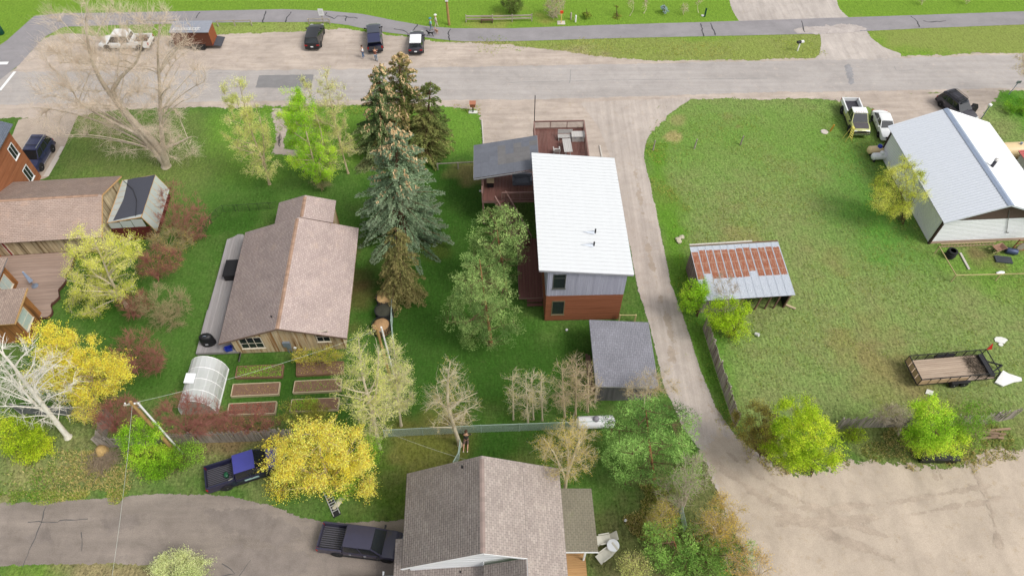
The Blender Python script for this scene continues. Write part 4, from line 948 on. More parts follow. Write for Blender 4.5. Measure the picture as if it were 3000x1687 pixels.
board_wall(t_, (0,0,0), (0,1,0), 2.75, 0, 3.3, m_ced, .2, holes=wn_); window(t_, (0,0,0), (0,1,0), .25,1.75,1.15,2.75, MAT['cream_frame'], cols=1, rows=2, fw=.08, glass=plain('pale_pane', hexl(190,205,200), .1, 0, .6))
board_wall(t_, (-6,0,0), (1,0,0), 6, 0, 3.3, m_ced, .2, seed=2); board_wall(t_, (0,2.75,0), (-1,0,0), 6, 0, 3.3, m_ced, .3, seed=3)
shingles(t_, (.35,-.45,3.28), (.35,3.1,3.55), (-6.4,3.1,3.55), (-6.4,-.45,3.28), m_sh_old, soffit=or_t); MB().beam((.36,-.45,3.2),(.36,3.1,3.46),.05,.16).build('fascia', or_t, t_)
t_ = thing('cedar_annex', 'small cedar annex with grey shingle roof overlooking the deck', 'cabin', (-45.05,36.6,0), R(4.8))
board_wall(t_, (0,0,0), (0,1,0), 2.9, 0, 3.1, m_ced, .2, holes=[(.9,2.3,.9,2.4)]); window(t_, (0,0,0), (0,1,0), .9,2.3,.9,2.4, MAT['cream_frame'], cols=2, rows=1, glass=MAT['pale_pane'])
board_wall(t_, (0,2.9,0), (-1,0,0), 4, 0, 3.1, m_ced, .3, seed=3)
shingles(t_, (.55,-.5,3.2), (.55,3.3,3.35), (-5,3.3,4.2), (-5,-.5,4.05), m_sh_old, soffit=plain('grey_soffit', hexl(150,150,156),.7))
q = G(103,838,.4)
t_ = thing('folded_umbrella', 'closed pale blue patio umbrella standing on the wavy deck', 'umbrella', (q.x,q.y,.41), R(0))
m_ub = plain('pale_blue_canvas', hexl(150,165,190),.8)
MB().tube([(0,0,0),(0,0,2.0)],.025,8).build('pole', m_metal, t_); MB().lathe([(.3,0),(.3,.06),(.05,.1)],12).build('base', m_metal, t_)
MB().loft([[((.07+.13*k*(1+.35*math.cos(4*a)))*math.cos(a), (.07+.13*k*(1+.35*math.cos(4*a)))*math.sin(a), 2.05-1.3*(k if k < .5 else k)) for a in np.linspace(0,2*math.pi,16,endpoint=False)] for k in (0,.3,.6,.9,1.0)]).build('canopy', m_ub, t_, 60)
q = G(4,735,.4)
t_ = thing('covered_grill', 'grill under a black cover beside the red door', 'grill', (q.x+.1,q.y-.1,.41), R(15))
MB().loft([[(0.6*math.cos(a)*k, 0.45*math.sin(a)*k, z) for a in np.linspace(0, 2*math.pi, 16, endpoint=False)] for k, z in ((1.0,0),(1.05,.5),(.95,.9),(.7,1.1),(.2,1.15))]).build('cover', mbx, t_, 60)
MB().box(-.3,.3,-.5,-.46,.55,.6).build('handle', mbx, t_)

# ------------------------------------------------------------------ foreground house
FH, FR = (-7.1, 13.4, 0), R(2.1)
h = thing('front_house', 'house with brown shingle gable roof and white siding in the foreground', 'house', FH, FR)
m_sh_front = shingle_mat('front_brown_shingles', hexl(164,152,146), hexl(182,170,162), .33, .16, spot=None, stain=hexl(188,176,164))
m_sh_frontR = m_sh_front
xr_, xe = 5.3, 10.62; Er, Rr = 4.4, 6.95; sl_ = (Rr-Er)/5.3
zl = lambda x: Rr - abs(x-xr_)*sl_
m_sid = wood('white_lap_siding', (.74,.75,.76), (.70,.71,.72), 'X', rvar=.05)
shingles(h, (0,-.35,zl(0)), (0,6.05,zl(0)), (xr_,6.05,Rr), (xr_,-.35,Rr), m_sh_front, soffit=m_white)
shingles(h, (xe,-8.5,zl(xe)), (xe,6.05,zl(xe)), (xr_+2.75,6.05,zl(xr_+2.75)), (xr_+2.75,-8.5,zl(xr_+2.75)), m_sh_front, soffit=m_white)
shingles(h, (xr_+2.74,-.35,zl(xr_+2.74)), (xr_+2.74,6.05,zl(xr_+2.74)), (xr_,6.05,Rr), (xr_,-.35,Rr), m_sh_front, soffit=m_white, name='roof')
shingles(h, (xr_-.05,-8.5,zl(xr_+2.75)-1.25), (xr_-.05,-.32,zl(xr_+2.75)-1.25), (xr_+2.72,-.32,zl(xr_+2.75)), (xr_+2.72,-8.5,zl(xr_+2.75)), m_sh_front, soffit=m_white)
shingles(h, (-.75,-8.5,2.75), (-.75,2.1,2.75), (xr_-.1,2.1,3.3), (xr_-.1,-8.5,3.3), m_sh_front, soffit=m_white)
ridge_caps(h, (xr_,-.3,Rr), (xr_,6.0,Rr), MAT['ridge_cap_shingle'] if False else plain('front_ridge_cap', hexl(160,142,134),.9,rvar=.2))
board_wall(h, (.4,0,0), (1,0,0), xe-.8, 0, lambda s: zl(s+.4)-.15, m_sid, .2, horiz=True, back=m_white)
board_wall(h, (.4,5.7,0), (0,-1,0), 5.7, 0, zl(.4)-.12, m_sid, .2, horiz=True, back=m_white, seed=2); board_wall(h, (xe-.4,-8,0), (0,1,0), 13.7, 0, zl(.4)-.12, m_sid, .2, horiz=True, back=m_white, seed=3)
board_wall(h, (xe-.4,5.7,0), (-1,0,0), xe-.8, 0, lambda s: zl(xe-.4-s)-.15, m_sid, .2, horiz=True, back=m_white, seed=4)
board_wall(h, (-.3,1.8,0), (0,-1,0), 10, 0, 2.65, m_sid, .2, horiz=True, back=m_white, seed=5)
board_wall(h, (xr_-.02,-.01,0), (0,-1,0), 8, 3.2, 4.3, m_sid, .2, horiz=True, back=m_white, seed=6)
MB().beam((-.02,-.37,zl(0)-.06),(xr_,-.37,Rr-.06),.03,.2).beam((xr_+2.72,-.37,zl(xr_+2.72)-.06),(xr_,-.37,Rr-.06),.03,.2).build('rake_board', m_white, h)
q = local(FH, FR, G(1354, 1370, 6.3)); MB().tube([(q.x,q.y,zl(q.x)-.1),(q.x,q.y,zl(q.x)+.35)],.06,10).build('vent_pipe', m_dark, h)
q = local(FH, FR, G(1349, 1675, 3.2)); MB().tube([(q.x,q.y,2.9),(q.x,q.y,3.35)],.05,10).build('vent_pipe', m_dark, h)
m_sh_olive = shingle_mat('olive_shingles', hexl(128,122,106), hexl(134,128,112), stain=hexl(116,118,90))
pr = shingles(h, (12.95,.75,2.75), (12.95,5.15,2.75), (xe-.38,5.15,3.05), (xe-.38,.75,3.05), m_sh_olive, name='porch_roof', soffit=m_white)
MB().beam((12.97,.72,2.68),(xe-.4,.72,2.98),.03,.12).build('porch_fascia', m_white, h)
m_pd = wood('tan_porch_board', hexl(196,156,108), hexl(176,136,92), 'X', rvar=.2)
plank_deck(h, [(xe-.36,-.4),(12.3,-.4),(12.3,4.8),(xe-.36,4.8)], .35, m_pd, 'X', name='porch_deck')
for y in (.95,4.6): MB().box(12.1,12.22,y-.06,y+.06,.35,2.7).build('porch_post', m_white, h)
MB().box(.45,xe-.45,.05,5.65,0,.25).build('foundation', MAT['concrete_grey'], h)

# ------------------------------------------------------------------ red roofed outbuilding and tank behind the workshop
q = G(2990, 470)
t_ = thing('red_roofed_shed', 'grey board shed with red ribbed metal roof at the right edge', 'shed', (52.6,48.6,0), R(3))
m_redr = plain('red_metal_roof', hexl(190,92,88),.45,.1,.4)
board_wall(t_, (0,0,0), (1,0,0), 6, 0, 2.6, m_old, .2); board_wall(t_, (0,6,0), (0,-1,0), 6, 0, 2.6, plain('sage_board', hexl(190,194,182),.7,rvar=.1), .2, seed=2); board_wall(t_, (6,6,0), (-1,0,0), 6, 0, 2.6, m_old, .3, seed=3)
rf = MB().slab([(-.3,-.3,2.58),(6.3,-.3,3.38),(6.3,6.3,3.38),(-.3,6.3,2.58)],.08).build('roof', m_old, t_)
ribbed(rf, (-.32,6.3,2.6), (0,-1,0), (6.6,0,.8), 6.6, 6.65, m_redr, .3, .9)
q = G(2985, 425)
t_ = thing('fuel_tank', 'cream coloured cylindrical tank behind the white workshop', 'tank', (52.4,56.2,0), R(3))
m_cream = plain('cream_tank_paint', hexl(238,212,165),.4,var=.06)
MB().tube([(-2.6,0,1.35),(-2.5,0,1.35),(-2.3,0,1.35),(2.6,0,1.35),(2.75,0,1.35)],[.5,.85,.95,.95,.6],20).build('vessel', m_cream, t_, 40)
for x in (-1.7,1.7): MB().box(x-.15,x+.15,-.7,.7,0,.6).build('saddle', m_lum, t_)
MB().tube([(.6,0,2.25),(.6,0,2.5)],.12,10).build('valve_dome', m_metal, t_)
# ------------------------------------------------------------------ vegetation
def bark_mat(name, c1, c2, sc=3.0):
    t = NT(name); co = t.coord('Object', (1, 1, 0.35)); n = t.noise(co, sc, 6, .7)
    t.col(t.mix(t.ramp(n, (.35, 0.0), (.65, 1.0)), c1, c2)).surf(.9, 0, .1).bump(n, .5, .04); return t.m
def leaf_mat(name, trans=0.35):
    t = NT(name); c = t.attr('lc'); t.n.remove(t.b)
    df = t.new('BsdfDiffuse'); tr = t.new('BsdfTranslucent'); mx = t.new('MixShader'); mx.inputs[0].default_value = trans
    t.L(c, df.inputs[0]); t.L(c, tr.inputs[0]); t.L(df.outputs[0], mx.inputs[1]); t.L(tr.outputs[0], mx.inputs[2]); t.L(mx.outputs[0], t.out.inputs[0]); return t.m
m_leaf = leaf_mat('foliage', .38); m_needle = leaf_mat('needles', .15)
B_GREY = bark_mat('grey_bark', hexl(218,204,184), hexl(188,172,152)); B_WHITE = bark_mat('white_bark', hexl(230,218,194), hexl(204,188,158), 5)
B_TAN = bark_mat('tan_bark', hexl(218,200,170), hexl(184,162,132)); B_BROWN = bark_mat('brown_bark', hexl(120,96,76), hexl(92,72,56)); B_RED = bark_mat('red_twig', hexl(190,132,118), hexl(156,100,90), 9)
B_OLIVE = bark_mat('olive_twig', hexl(200,186,142), hexl(166,150,112), 7); B_PINE = bark_mat('pine_bark', hexl(186,128,92), hexl(126,88,64))
def unit(a): return a/np.maximum(1e-9, np.linalg.norm(a, axis=-1, keepdims=True))
def bez(P0, P1, P2, t): t = t[..., None]; return (1-t)**2*P0 + 2*t*(1-t)*P1 + t*t*P2
def tubes(P0, P1, P2, r0, r1, m=4, s=4):
    N = len(P0); ts = np.linspace(0, 1, m+1)
    pts = np.stack([bez(P0, P1, P2, np.full(N, t)) for t in ts], 1)             # N,m+1,3
    d = unit(np.gradient(pts, axis=1)); ref = np.where(np.abs(d[..., 2:3]) > .9, np.array([1., 0, 0]), np.array([0, 0, 1.]))
    r = unit(np.cross(d, ref)); u = np.cross(r, d)
    rad = (r0[:, None]*(1-ts) + r1[:, None]*ts)[..., None, None]
    a = np.arange(s)*2*np.pi/s
    ring = pts[:, :, None, :] + rad*(r[:, :, None, :]*np.cos(a)[:, None] + u[:, :, None, :]*np.sin(a)[:, None])
    V_ = ring.reshape(-1, 3); base = np.arange(N)[:, None, None]*(m+1)*s + np.arange(m)[None, :, None]*s
    k = np.arange(s)[None, None, :]; k2 = (k+1) % s
    F_ = np.stack([base+k, base+k2, base+s+k2, base+s+k], -1).reshape(-1, 4)
    return V_, F_
class NM:
    def __init__(s): s.v, s.f, s.c, s.n = [], [], [], 0
    def add(s, V_, F_, C_=None):
        s.v.append(V_); s.f.append(F_+s.n); s.n += len(V_)
        if C_ is not None: s.c.append(C_)
    def build(s, name, mat, parent):
        if not s.v: return None
        at = {'lc': ('FLOAT_COLOR', 'POINT', np.concatenate([np.concatenate(s.c), np.ones((s.n, 1))], 1))} if s.c else None
        return link(name, np_mesh(name, np.concatenate(s.v), np.concatenate(s.f), at), mat, parent)
def cards(nm, P, D, Wd, col, rs, fold=0.0):
    """leaf-like rhombs: P centre-base, D length vector, Wd width vector"""
    N = len(P); Q = np.stack([P, P+D*.45+Wd*.5, P+D, P+D*.45-Wd*.5], 1)
    nm.add(Q.reshape(-1, 3), np.arange(4*N).reshape(N, 4), np.repeat(col, 4, 0))
LEAFK = 2.05
def rdir(rs, N): return unit(rs.normal(size=(N, 3)))
def pick_cols(rs, P, cols, sc=.8, jit=.18):
    cols = np.array(cols); ph = rs.uniform(0, 6.28, 6); k = rs.normal(size=(3, 3))*sc
    f = .5+.5*np.sin(P @ k[0]+ph[0])*np.sin(P @ k[1]+ph[1]); f = np.clip(f + rs.normal(0, .22, len(P)), 0, .999)*(len(cols)-1)
    i = f.astype(int); w = (f-i)[:, None]; c = cols[i]*(1-w) + cols[np.minimum(i+1, len(cols)-1)]*w
    return np.clip(c*LEAFK*(1+rs.normal(0, jit, (len(P), 1))), .004, .9)
def env_from_px(ells, Y):
    out = []
    for e in ells:
        px, py, rx, ry = e[:4]; dy = e[4] if len(e) > 4 else 0.0
        c = V(px, py, Y+dy); al = CAM_PITCH + math.atan((py-PCY)/FOC)
        dep = (c.y*_c - (c.z-CAM_H)*_s); sc = FOC/dep; a, b = rx/sc, ry/sc
        rz = math.sqrt(max((b*b - (a*math.sin(al))**2), (0.30*b)**2))/max(.3, math.cos(al)); rz = min(rz, 2.2*b)
        if len(e) > 5: rz = e[5]
        out.append((np.array(c), np.array([a, min(a, b*1.05), rz])))
    return out
def sample_env(env, rs, N, shell=.45):
    vol = np.array([np.prod(r) for c, r in env])**.7; k = rs.choice(len(env), N, p=vol/vol.sum())
    c = np.array([e[0] for e in env])[k]; r = np.array([e[1] for e in env])[k]
    return c + rdir(rs, N)*r*(rs.uniform(0, 1, (N, 1))**(1/3*shell*1.6))
def broadleaf(name, label, base, env_px, bark, cols=None, nleaf=8000, lsize=.16, n1=14, n2=90, n3=900, rt=.18, stems=None, twig=.55, tr=.010, seed=0, group=None, cat='tree', droop=0.0, shrub=False, zmin=.25, twbark=None, spread=.10, up=.35, n2r=None, lw=.55, lf=1.0):
    nleaf = int(nleaf*2.6); lsize = lsize*.60
    rs = np.random.RandomState(seed+11); b = G(*base); Y = b.y
    env = env_from_px(env_px, Y); env = [(np.array([c[0], c[1], max(c[2], r[2]*.55)]), r) for c, r in env]
    t = thing(name, label, cat, b, 0, group); org = np.array(b)
    top = max((c[2]+r[2]*.8 for c, r in env)); cc = max(env, key=lambda e: np.prod(e[1]))
    trunk = NM(); br = NM()
    # main stems
    if stems is None:
        if shrub: stems = []
        else: stems = [[b, (b+Vector(cc[0]))/2 + Vector((rs.normal(0, .15), rs.normal(0, .15), 0)), Vector((cc[0][0], cc[0][1], cc[0][2]+cc[1][2]*.75))]]
    else: stems = [[b]+[V(*p, Y) if len(p) == 2 else V(p[0], p[1], Y+p[2]) for p in st] for st in stems]
    anchors, arad = [], []
    for si, st in enumerate(stems):
        pts = [np.array(p) for p in st]; fine = []
        for i in range(len(pts)-1):
            p0, p3 = pts[i], pts[i+1]; m0 = (pts[i+1]-pts[max(0, i-1)])/2; m1 = (pts[min(len(pts)-1, i+2)]-pts[i])/2
            for q in np.linspace(0, 1, 7)[:-1]:
                fine.append((2*q**3-3*q*q+1)*p0 + (q**3-2*q*q+q)*m0 + (-2*q**3+3*q*q)*p3 + (q**3-q*q)*m1)
        fine.append(pts[-1]); fine = np.array(fine); rad = rt*(1 if si == 0 else .7)*(1-np.linspace(0, 1, len(fine))*.88)
        rad[0] *= 1.35
        mb = MB().tube([tuple(p-org) for p in fine], list(rad), 9, True)
        V_ = np.array(mb.v); Fq = [f for f in mb.f if len(f) == 4]; trunk.add(V_, np.array(Fq))
        k = fine[:, 2] > top*zmin; anchors.append(fine[k]); arad.append(rad[k])
    if anchors: A = np.concatenate(anchors); AR = np.concatenate(arad)
    else:
        a = rs.uniform(0, 6.28, 12); A = org + np.stack([np.cos(a), np.sin(a), np.zeros(12)], 1)*rs.uniform(.05, .45 if cc[1][0] > 1.2 else .2, (12, 1)); AR = np.full(12, rt)
    # limbs
    T1 = sample_env(env, rs, n1, .3); T1[:, 2] = np.maximum(T1[:, 2], .25)
    tgt = T1.copy(); hd = np.linalg.norm(T1[:, None, :2]-A[None, :, :2], axis=2); 
    want = T1[:, None, 2]-A[None, :, 2]; cost = np.abs(want - .75*hd) + hd*.3; ia = cost.argmin(1)
    P0 = A[ia]; P2 = T1; P1 = (P0+P2)/2; L = np.linalg.norm(P2-P0, axis=1, keepdims=True)
    if shrub: P1 = P0*.45+P2*.55; P1[:, :2] = P0[:, :2]*.6+P2[:, :2]*.4; P1[:, 2] += L[:, 0]*.08
    else: P1 = P1 + np.array([0, 0, 1.])*(L*.12) + rs.normal(size=P1.shape)*L*.07
    r0 = np.minimum(AR[ia]*.62, .012+L[:, 0]*.020*lf) if not shrub else np.full(n1, max(.012, rt))
    V_, F_ = tubes(P0-org, P1-org, P2-org, r0, r0*.22+.004, 6, 5); br.add(V_, F_)
    ts = np.linspace(.25, 1, 6); A1 = np.concatenate([bez(P0, P1, P2, np.full(n1, q)) for q in ts]); R1 = np.concatenate([r0*(1-q*.75) for q in ts])
    D1 = np.concatenate([unit(P2-P0)]*6)
    if anchors: A1 = np.concatenate([A1, A]); R1 = np.concatenate([R1, AR]); D1 = np.concatenate([D1, np.tile([0, 0, 1.], (len(A), 1))])
    # secondary
    T2 = sample_env(env, rs, n2, .55); T2[:, 2] = np.maximum(T2[:, 2], .15)
    d = np.linalg.norm(T2[:, None]-A1[None], axis=2) + np.maximum(0, A1[None, :, 2]-T2[:, None, 2])*(.8-droop)
    i2 = d.argmin(1); P0 = A1[i2]; P2 = T2; L = np.linalg.norm(P2-P0, axis=1, keepdims=True)
    P1 = P0 + D1[i2]*L*.4 + (P2-P0)*.15 + rs.normal(size=P0.shape)*L*.05
    r0 = np.minimum(R1[i2]*.6, .006+L[:, 0]*.014)
    V_, F_ = tubes(P0-org, P1-org, P2-org, r0, r0*.25+.003, 4, 4); br.add(V_, F_)
    q = rs.uniform(.25, 1, (n3,)); j = rs.randint(0, n2, n3); S = bez(P0[j], P1[j], P2[j], q); SD = unit(P2[j]-P0[j])
    # twigs
    tw = NM(); out = unit(S-cc[0]); dr = unit(rdir(rs, n3)*.9 + out*.45 + SD*.6 + np.array([0, 0, up-droop*1.6])); Lt = twig*rs.uniform(.5, 1.3, (n3, 1))
    P2t = S+dr*Lt + np.array([0, 0, -droop])*Lt; P1t = S+dr*Lt*.5 + rs.normal(size=S.shape)*Lt*.08
    P2t[:, 2] = np.maximum(P2t[:, 2], .05)
    V_, F_ = tubes(S-org, P1t-org, P2t-org, np.full(n3, tr), np.full(n3, tr*.45), 2, 3); (tw if twbark else br).add(V_, F_)
    if trunk.v: trunk.build('trunk', bark, t)
    tag(br.build('branches', bark, t), kind='stuff')
    if twbark: tag(tw.build('twigs', twbark, t), kind='stuff')
    if cols is not None and nleaf:
        j = rs.randint(0, n3, nleaf); q = rs.uniform(.2, 1.1, nleaf); P = bez(S[j], P1t[j], P2t[j], q) + rs.normal(0, spread, (nleaf, 3)); P[:, 2] = np.maximum(P[:, 2], .06)
        sz = lsize*rs.uniform(.6, 1.35, (nleaf, 1)); D = unit(rdir(rs, nleaf) + np.array([0, 0, -.25-droop]) + .35*unit(P-cc[0])); Wv = unit(np.cross(D, rdir(rs, nleaf)+np.array([0, 0, .9])))
        lf = NM(); cards(lf, P-org, D*sz, Wv*sz*lw, pick_cols(rs, P, cols), rs); lf.build('crown', m_leaf, t)
    return t
def spruce(name, label, base, top, halfw, cols, seed=0, group=None, droop=.25, levels=None, cones=0, cone_top=.45, bare=.04, dens=1.0, clen=.24, power=.8, tipcol=None):
    """base, top in picture coords; halfw crown radius in metres"""
    rs = np.random.RandomState(seed+77); b = G(*base); tp = V(top[0], top[1], b.y); H_ = tp.z; org = np.array(b)
    t = thing(name, label, 'tree', b, 0, group); lean = np.array([tp.x-b.x, 0, H_])
    MB().tube([(0, 0, 0), tuple(lean*.5), tuple(lean*.99)], [H_*.020+.05, H_*.012+.03, .02], 9).build('trunk', B_BROWN, t)
    nl = levels or int(H_*1.75); br = NM(); nd = NM(); P0s, P1s, P2s = [], [], []
    for i in range(nl):
        f = bare + (1-bare)*(i+rs.uniform(0, .9))/nl; Lb = halfw*(1-f)**power*rs.uniform(.82, 1.12) + .12
        nb = max(4, int((5+6*(1-f))*dens))
        for k in range(nb):
            a = rs.uniform(0, 2*math.pi); L_ = Lb*rs.uniform(.72, 1.12); z0 = f*H_; p0 = lean*f
            rise = .25*(f-.35) ; tip = p0 + np.array([math.cos(a)*L_, math.sin(a)*L_, L_*(rise-droop)])
            mid = p0 + np.array([math.cos(a)*L_*.5, math.sin(a)*L_*.5, L_*.5*(rise+.10-droop*.5)])
            tip[2] = max(tip[2], .1); P0s.append(p0); P1s.append(mid); P2s.append(tip)
    P0, P1, P2 = map(np.array, (P0s, P1s, P2s)); N = len(P0); L = np.linalg.norm(P2-P0, axis=1)
    V_, F_ = tubes(P0, P1, P2, .012+L*.008, np.full(N, .006), 3, 3); br.add(V_, F_); tag(br.build('branches', B_BROWN, t), kind='stuff')
    # sprays of needles along each branch
    cnt = np.maximum(8, (16+L*62*dens)).astype(int); j = np.repeat(np.arange(N), cnt); M_ = len(j); q = rs.uniform(0, 1, M_)**.7*.85+.15
    S = bez(P0[j], P1[j], P2[j], q); ax = unit(P2[j]-P0[j]); side = unit(np.cross(ax, [0, 0, 1.]))*rs.choice([-1, 1], (M_, 1))
    ln = clen*rs.uniform(.7, 1.3, (M_, 1))*(1.15-.45*q[:, None]); D = unit(ax*rs.uniform(.35, 1.1, (M_, 1)) + side*rs.uniform(.1, 1.0, (M_, 1)) + np.array([0, 0, 1.])*rs.normal(-droop*.9, .22, (M_, 1)))
    S = S + side*rs.uniform(0, .34, (M_, 1))*(1.12-q[:, None])*np.minimum(L[j], 2.6)[:, None] + np.array([0, 0, -1.])*rs.uniform(0, .16, (M_, 1))
    Wv = unit(np.cross(D, [0, 0, 1.]) + rs.normal(0, .45, (M_, 3)))
    c = pick_cols(rs, S+org, cols, .7, .2)
    if tipcol is not None: w = np.clip((q-.72)*2.6, 0, .8)[:, None]; c = c*(1-w)+np.array(tipcol)*w
    c = c*.84; cards(nd, S, D*ln, Wv*ln*.34, c, rs)
    # second upright layer gives thickness
    D2 = unit(D + np.array([0, 0, 1.])*rs.uniform(-.5, .8, (M_, 1)) + rs.normal(0, .3, (M_, 3))); cards(nd, S, D2*ln*.85, unit(np.cross(D2, rdir(rs, M_)))*ln*.28, c*.92, rs)
    nd.build('crown', m_needle, t)
    if cones:
        cn = NM(); jj = rs.randint(0, N, cones*6); f = P2[jj][:, 2]/H_; ok = f > (1-cone_top)*rs.uniform(.75, 1.1, len(jj)); jj = jj[ok][:cones]
        q = rs.uniform(.55, 1, len(jj)); S = bez(P0[jj], P1[jj], P2[jj], q) + rs.normal(0, .06, (len(jj), 3)) + np.array([0, 0, .05])
        D = unit(np.array([0, 0, -1.]) + rs.normal(0, .35, (len(jj), 3)))*rs.uniform(.18, .28, (len(jj), 1))
        V_, F_ = tubes(S, S+D*.5, S+D, np.full(len(jj), .06), np.full(len(jj), .035), 2, 5)
        cn.add(V_, F_); tag(cn.build('cones', plain('tan_cones', hexl(236,206,158), .8, var=.2, scale=8), t), kind='stuff')
    return t
def pine(name, label, base, env_px, cols, seed=0, group=None, nclump=420, per=70, nlen=.15, bark=None, stems=None, rt=.16, n1=26, n2=150, cs=.40, lean=None):
    rs = np.random.RandomState(seed+31); b = G(*base); Y = b.y; org = np.array(b)
    env = env_from_px(env_px, Y); env = [(np.array([c[0], c[1], max(c[2], r[2]*.7)]), r) for c, r in env]
    t = thing(name, label, 'tree', b, 0, group); top = max(c[2]+r[2] for c, r in env); cc = max(env, key=lambda e: e[0][2]); bark = bark or B_PINE
    sp = [np.array(b)] + [np.array(V(*p, Y)) for p in (stems or [])]
    if not stems: sp += [(sp[0]+cc[0])/2, np.array([cc[0][0], cc[0][1], top*.97])]
    fine = np.concatenate([np.linspace(a, c_, 8)[:-1] for a, c_ in zip(sp, sp[1:])] + [sp[-1:]]); rad = rt*(1-.85*np.linspace(0, 1, len(fine)))
    MB().tube([tuple(p-org) for p in fine], list(rad), 9).build('trunk', bark, t)
    br = NM(); A = fine[fine[:, 2] > top*.15]
    T1 = sample_env(env, rs, n1, .35); ia = (np.abs((T1[:, None, 2]-A[None, :, 2]) - .25*np.linalg.norm(T1[:, None, :2]-A[None, :, :2], axis=2)) + .3*np.linalg.norm(T1[:, None, :2]-A[None, :, :2], axis=2)).argmin(1)
    P0, P2 = A[ia], T1; P1 = (P0+P2)/2; P1[:, 2] -= .1; V_, F_ = tubes(P0-org, P1-org, P2-org, np.full(n1, rt*.32), np.full(n1, .012), 5, 5); br.add(V_, F_)
    A1 = np.concatenate([bez(P0, P1, P2, np.full(n1, q)) for q in (.35, .55, .75, .95)])
    C_ = sample_env(env, rs, nclump, .5); d = np.linalg.norm(C_[:, None]-A1[None], axis=2); i2 = d.argmin(1)
    P0, P2 = A1[i2], C_; P1 = (P0+P2)/2 + np.array([0, 0, -.12]); V_, F_ = tubes(P0-org, P1-org, P2-org, np.full(nclump, .018), np.full(nclump, .008), 3, 3); br.add(V_, F_); tag(br.build('branches', B_BROWN, t), kind='stuff')
    nd = NM(); j = np.repeat(np.arange(nclump), per); M_ = len(j); off = rdir(rs, M_)*np.array([1, 1, .62])*cs*rs.uniform(.35, 1.0, (M_, 1))*rs.uniform(.6, 1.35, nclump)[j][:, None]
    P = C_[j]+off; D = unit(off*2.2/cs + np.array([0, 0, .55]) + rs.normal(0, .45, (M_, 3)))*nlen*rs.uniform(.7, 1.3, (M_, 1)); Wv = unit(np.cross(D, rdir(rs, M_)+np.array([0, 0, .8])))*nlen*.26
    c = pick_cols(rs, C_, cols, .6, .22)[j]*(1+rs.normal(0, .18, (M_, 1)))*.76; cards(nd, P-org, D, Wv, np.clip(c, .004, .9), rs); nd.build('crown', m_needle, t)
    return t

YG = [hexl(150,160,60), hexl(190,190,84), hexl(206,206,110)]; PALE = [hexl(150,158,92), hexl(186,192,110), hexl(204,206,132)]
BRG = [hexl(96,136,34), hexl(138,178,48), hexl(170,200,66)]; GOLD = [hexl(190,176,58), hexl(226,196,76), hexl(230,186,88), hexl(232,206,108), hexl(176,182,66)]
LIME = [hexl(110,136,30), hexl(158,178,44), hexl(200,208,60)]; GRN = [hexl(74,112,32), hexl(104,146,44), hexl(138,174,62)]
OLV = [hexl(120,112,58), hexl(150,136,70), hexl(176,160,84)]
# --- big bare cottonwood with two stems
broadleaf('cottonwood_tree', 'huge bare pale cottonwood with forked trunk leaning over the road', (488,488),
  [(285,95,165,125),(235,215,150,125),(215,330,130,90),(430,330,130,100),(480,200,120,130),(470,100,95,95),(345,220,160,130),(400,400,130,75),(540,430,70,50),(470,410,55,60)], B_GREY, None, 0,
  stems=[[(472,440),(400,365),(330,285),(285,215),(262,150),(250,60)],[(478,430),(472,360),(467,250),(462,160),(468,70)],[(462,425),(400,390),(335,360),(240,305),(205,250)],[(345,300),(345,240),(400,180),(420,110)],[(478,440),(520,420),(560,400)]],
  rt=.43, n1=120, n2=1100, n3=19000, twig=1.0, tr=.0058, lf=.5, seed=1, zmin=.12, up=.6, twbark=bark_mat('grey_twig', hexl(240,222,202,.95), hexl(222,202,180,.95), 2))
# --- front lawn trees
broadleaf('pale_aspen_tree', 'slim pale green aspen, leftmost of the row on the front lawn', (790,540), [(735,430,70,110),(705,290,42,80),(725,360,60,100)], B_TAN, PALE, 11000, .13, n1=26, n2=150, n3=1900, rt=.14, stems=[[(770,470),(735,380),(700,240)],[(775,480),(770,390),(745,300)]], seed=2, up=1.0, group='aspens on the front lawn')
broadleaf('green_aspen_tree', 'bushy bright green leafed tree in the row on the front lawn', (935,545), [(895,400,78,125),(870,330,55,70),(925,460,62,75)], B_TAN, BRG, 17000, .15, n1=24, n2=150, n3=2000, rt=.17, stems=[[(925,500),(900,400),(870,280)],[(930,500),(945,420),(925,330)]], seed=3, up=.7, group='aspens on the front lawn')
broadleaf('thin_aspen_tree', 'thin barely leafed aspen with bare lower branches beside the tall spruces', (1020,508), [(970,310,52,105),(985,420,60,80)], B_TAN, PALE, 5200, .12, n1=20, n2=130, n3=1700, rt=.12, stems=[[(1005,455),(982,360),(955,225)]], seed=4, up=.9, group='aspens on the front lawn')
broadleaf('thin_aspen_tree', 'pale wispy aspen whose top shows behind the bright green tree', (975,498), [(905,310,35,75),(930,400,40,70)], B_TAN, PALE, 2600, .12, n1=12, n2=70, n3=800, rt=.09, stems=[[(955,440),(925,340),(902,250)]], seed=44, up=.9, group='aspens on the front lawn')
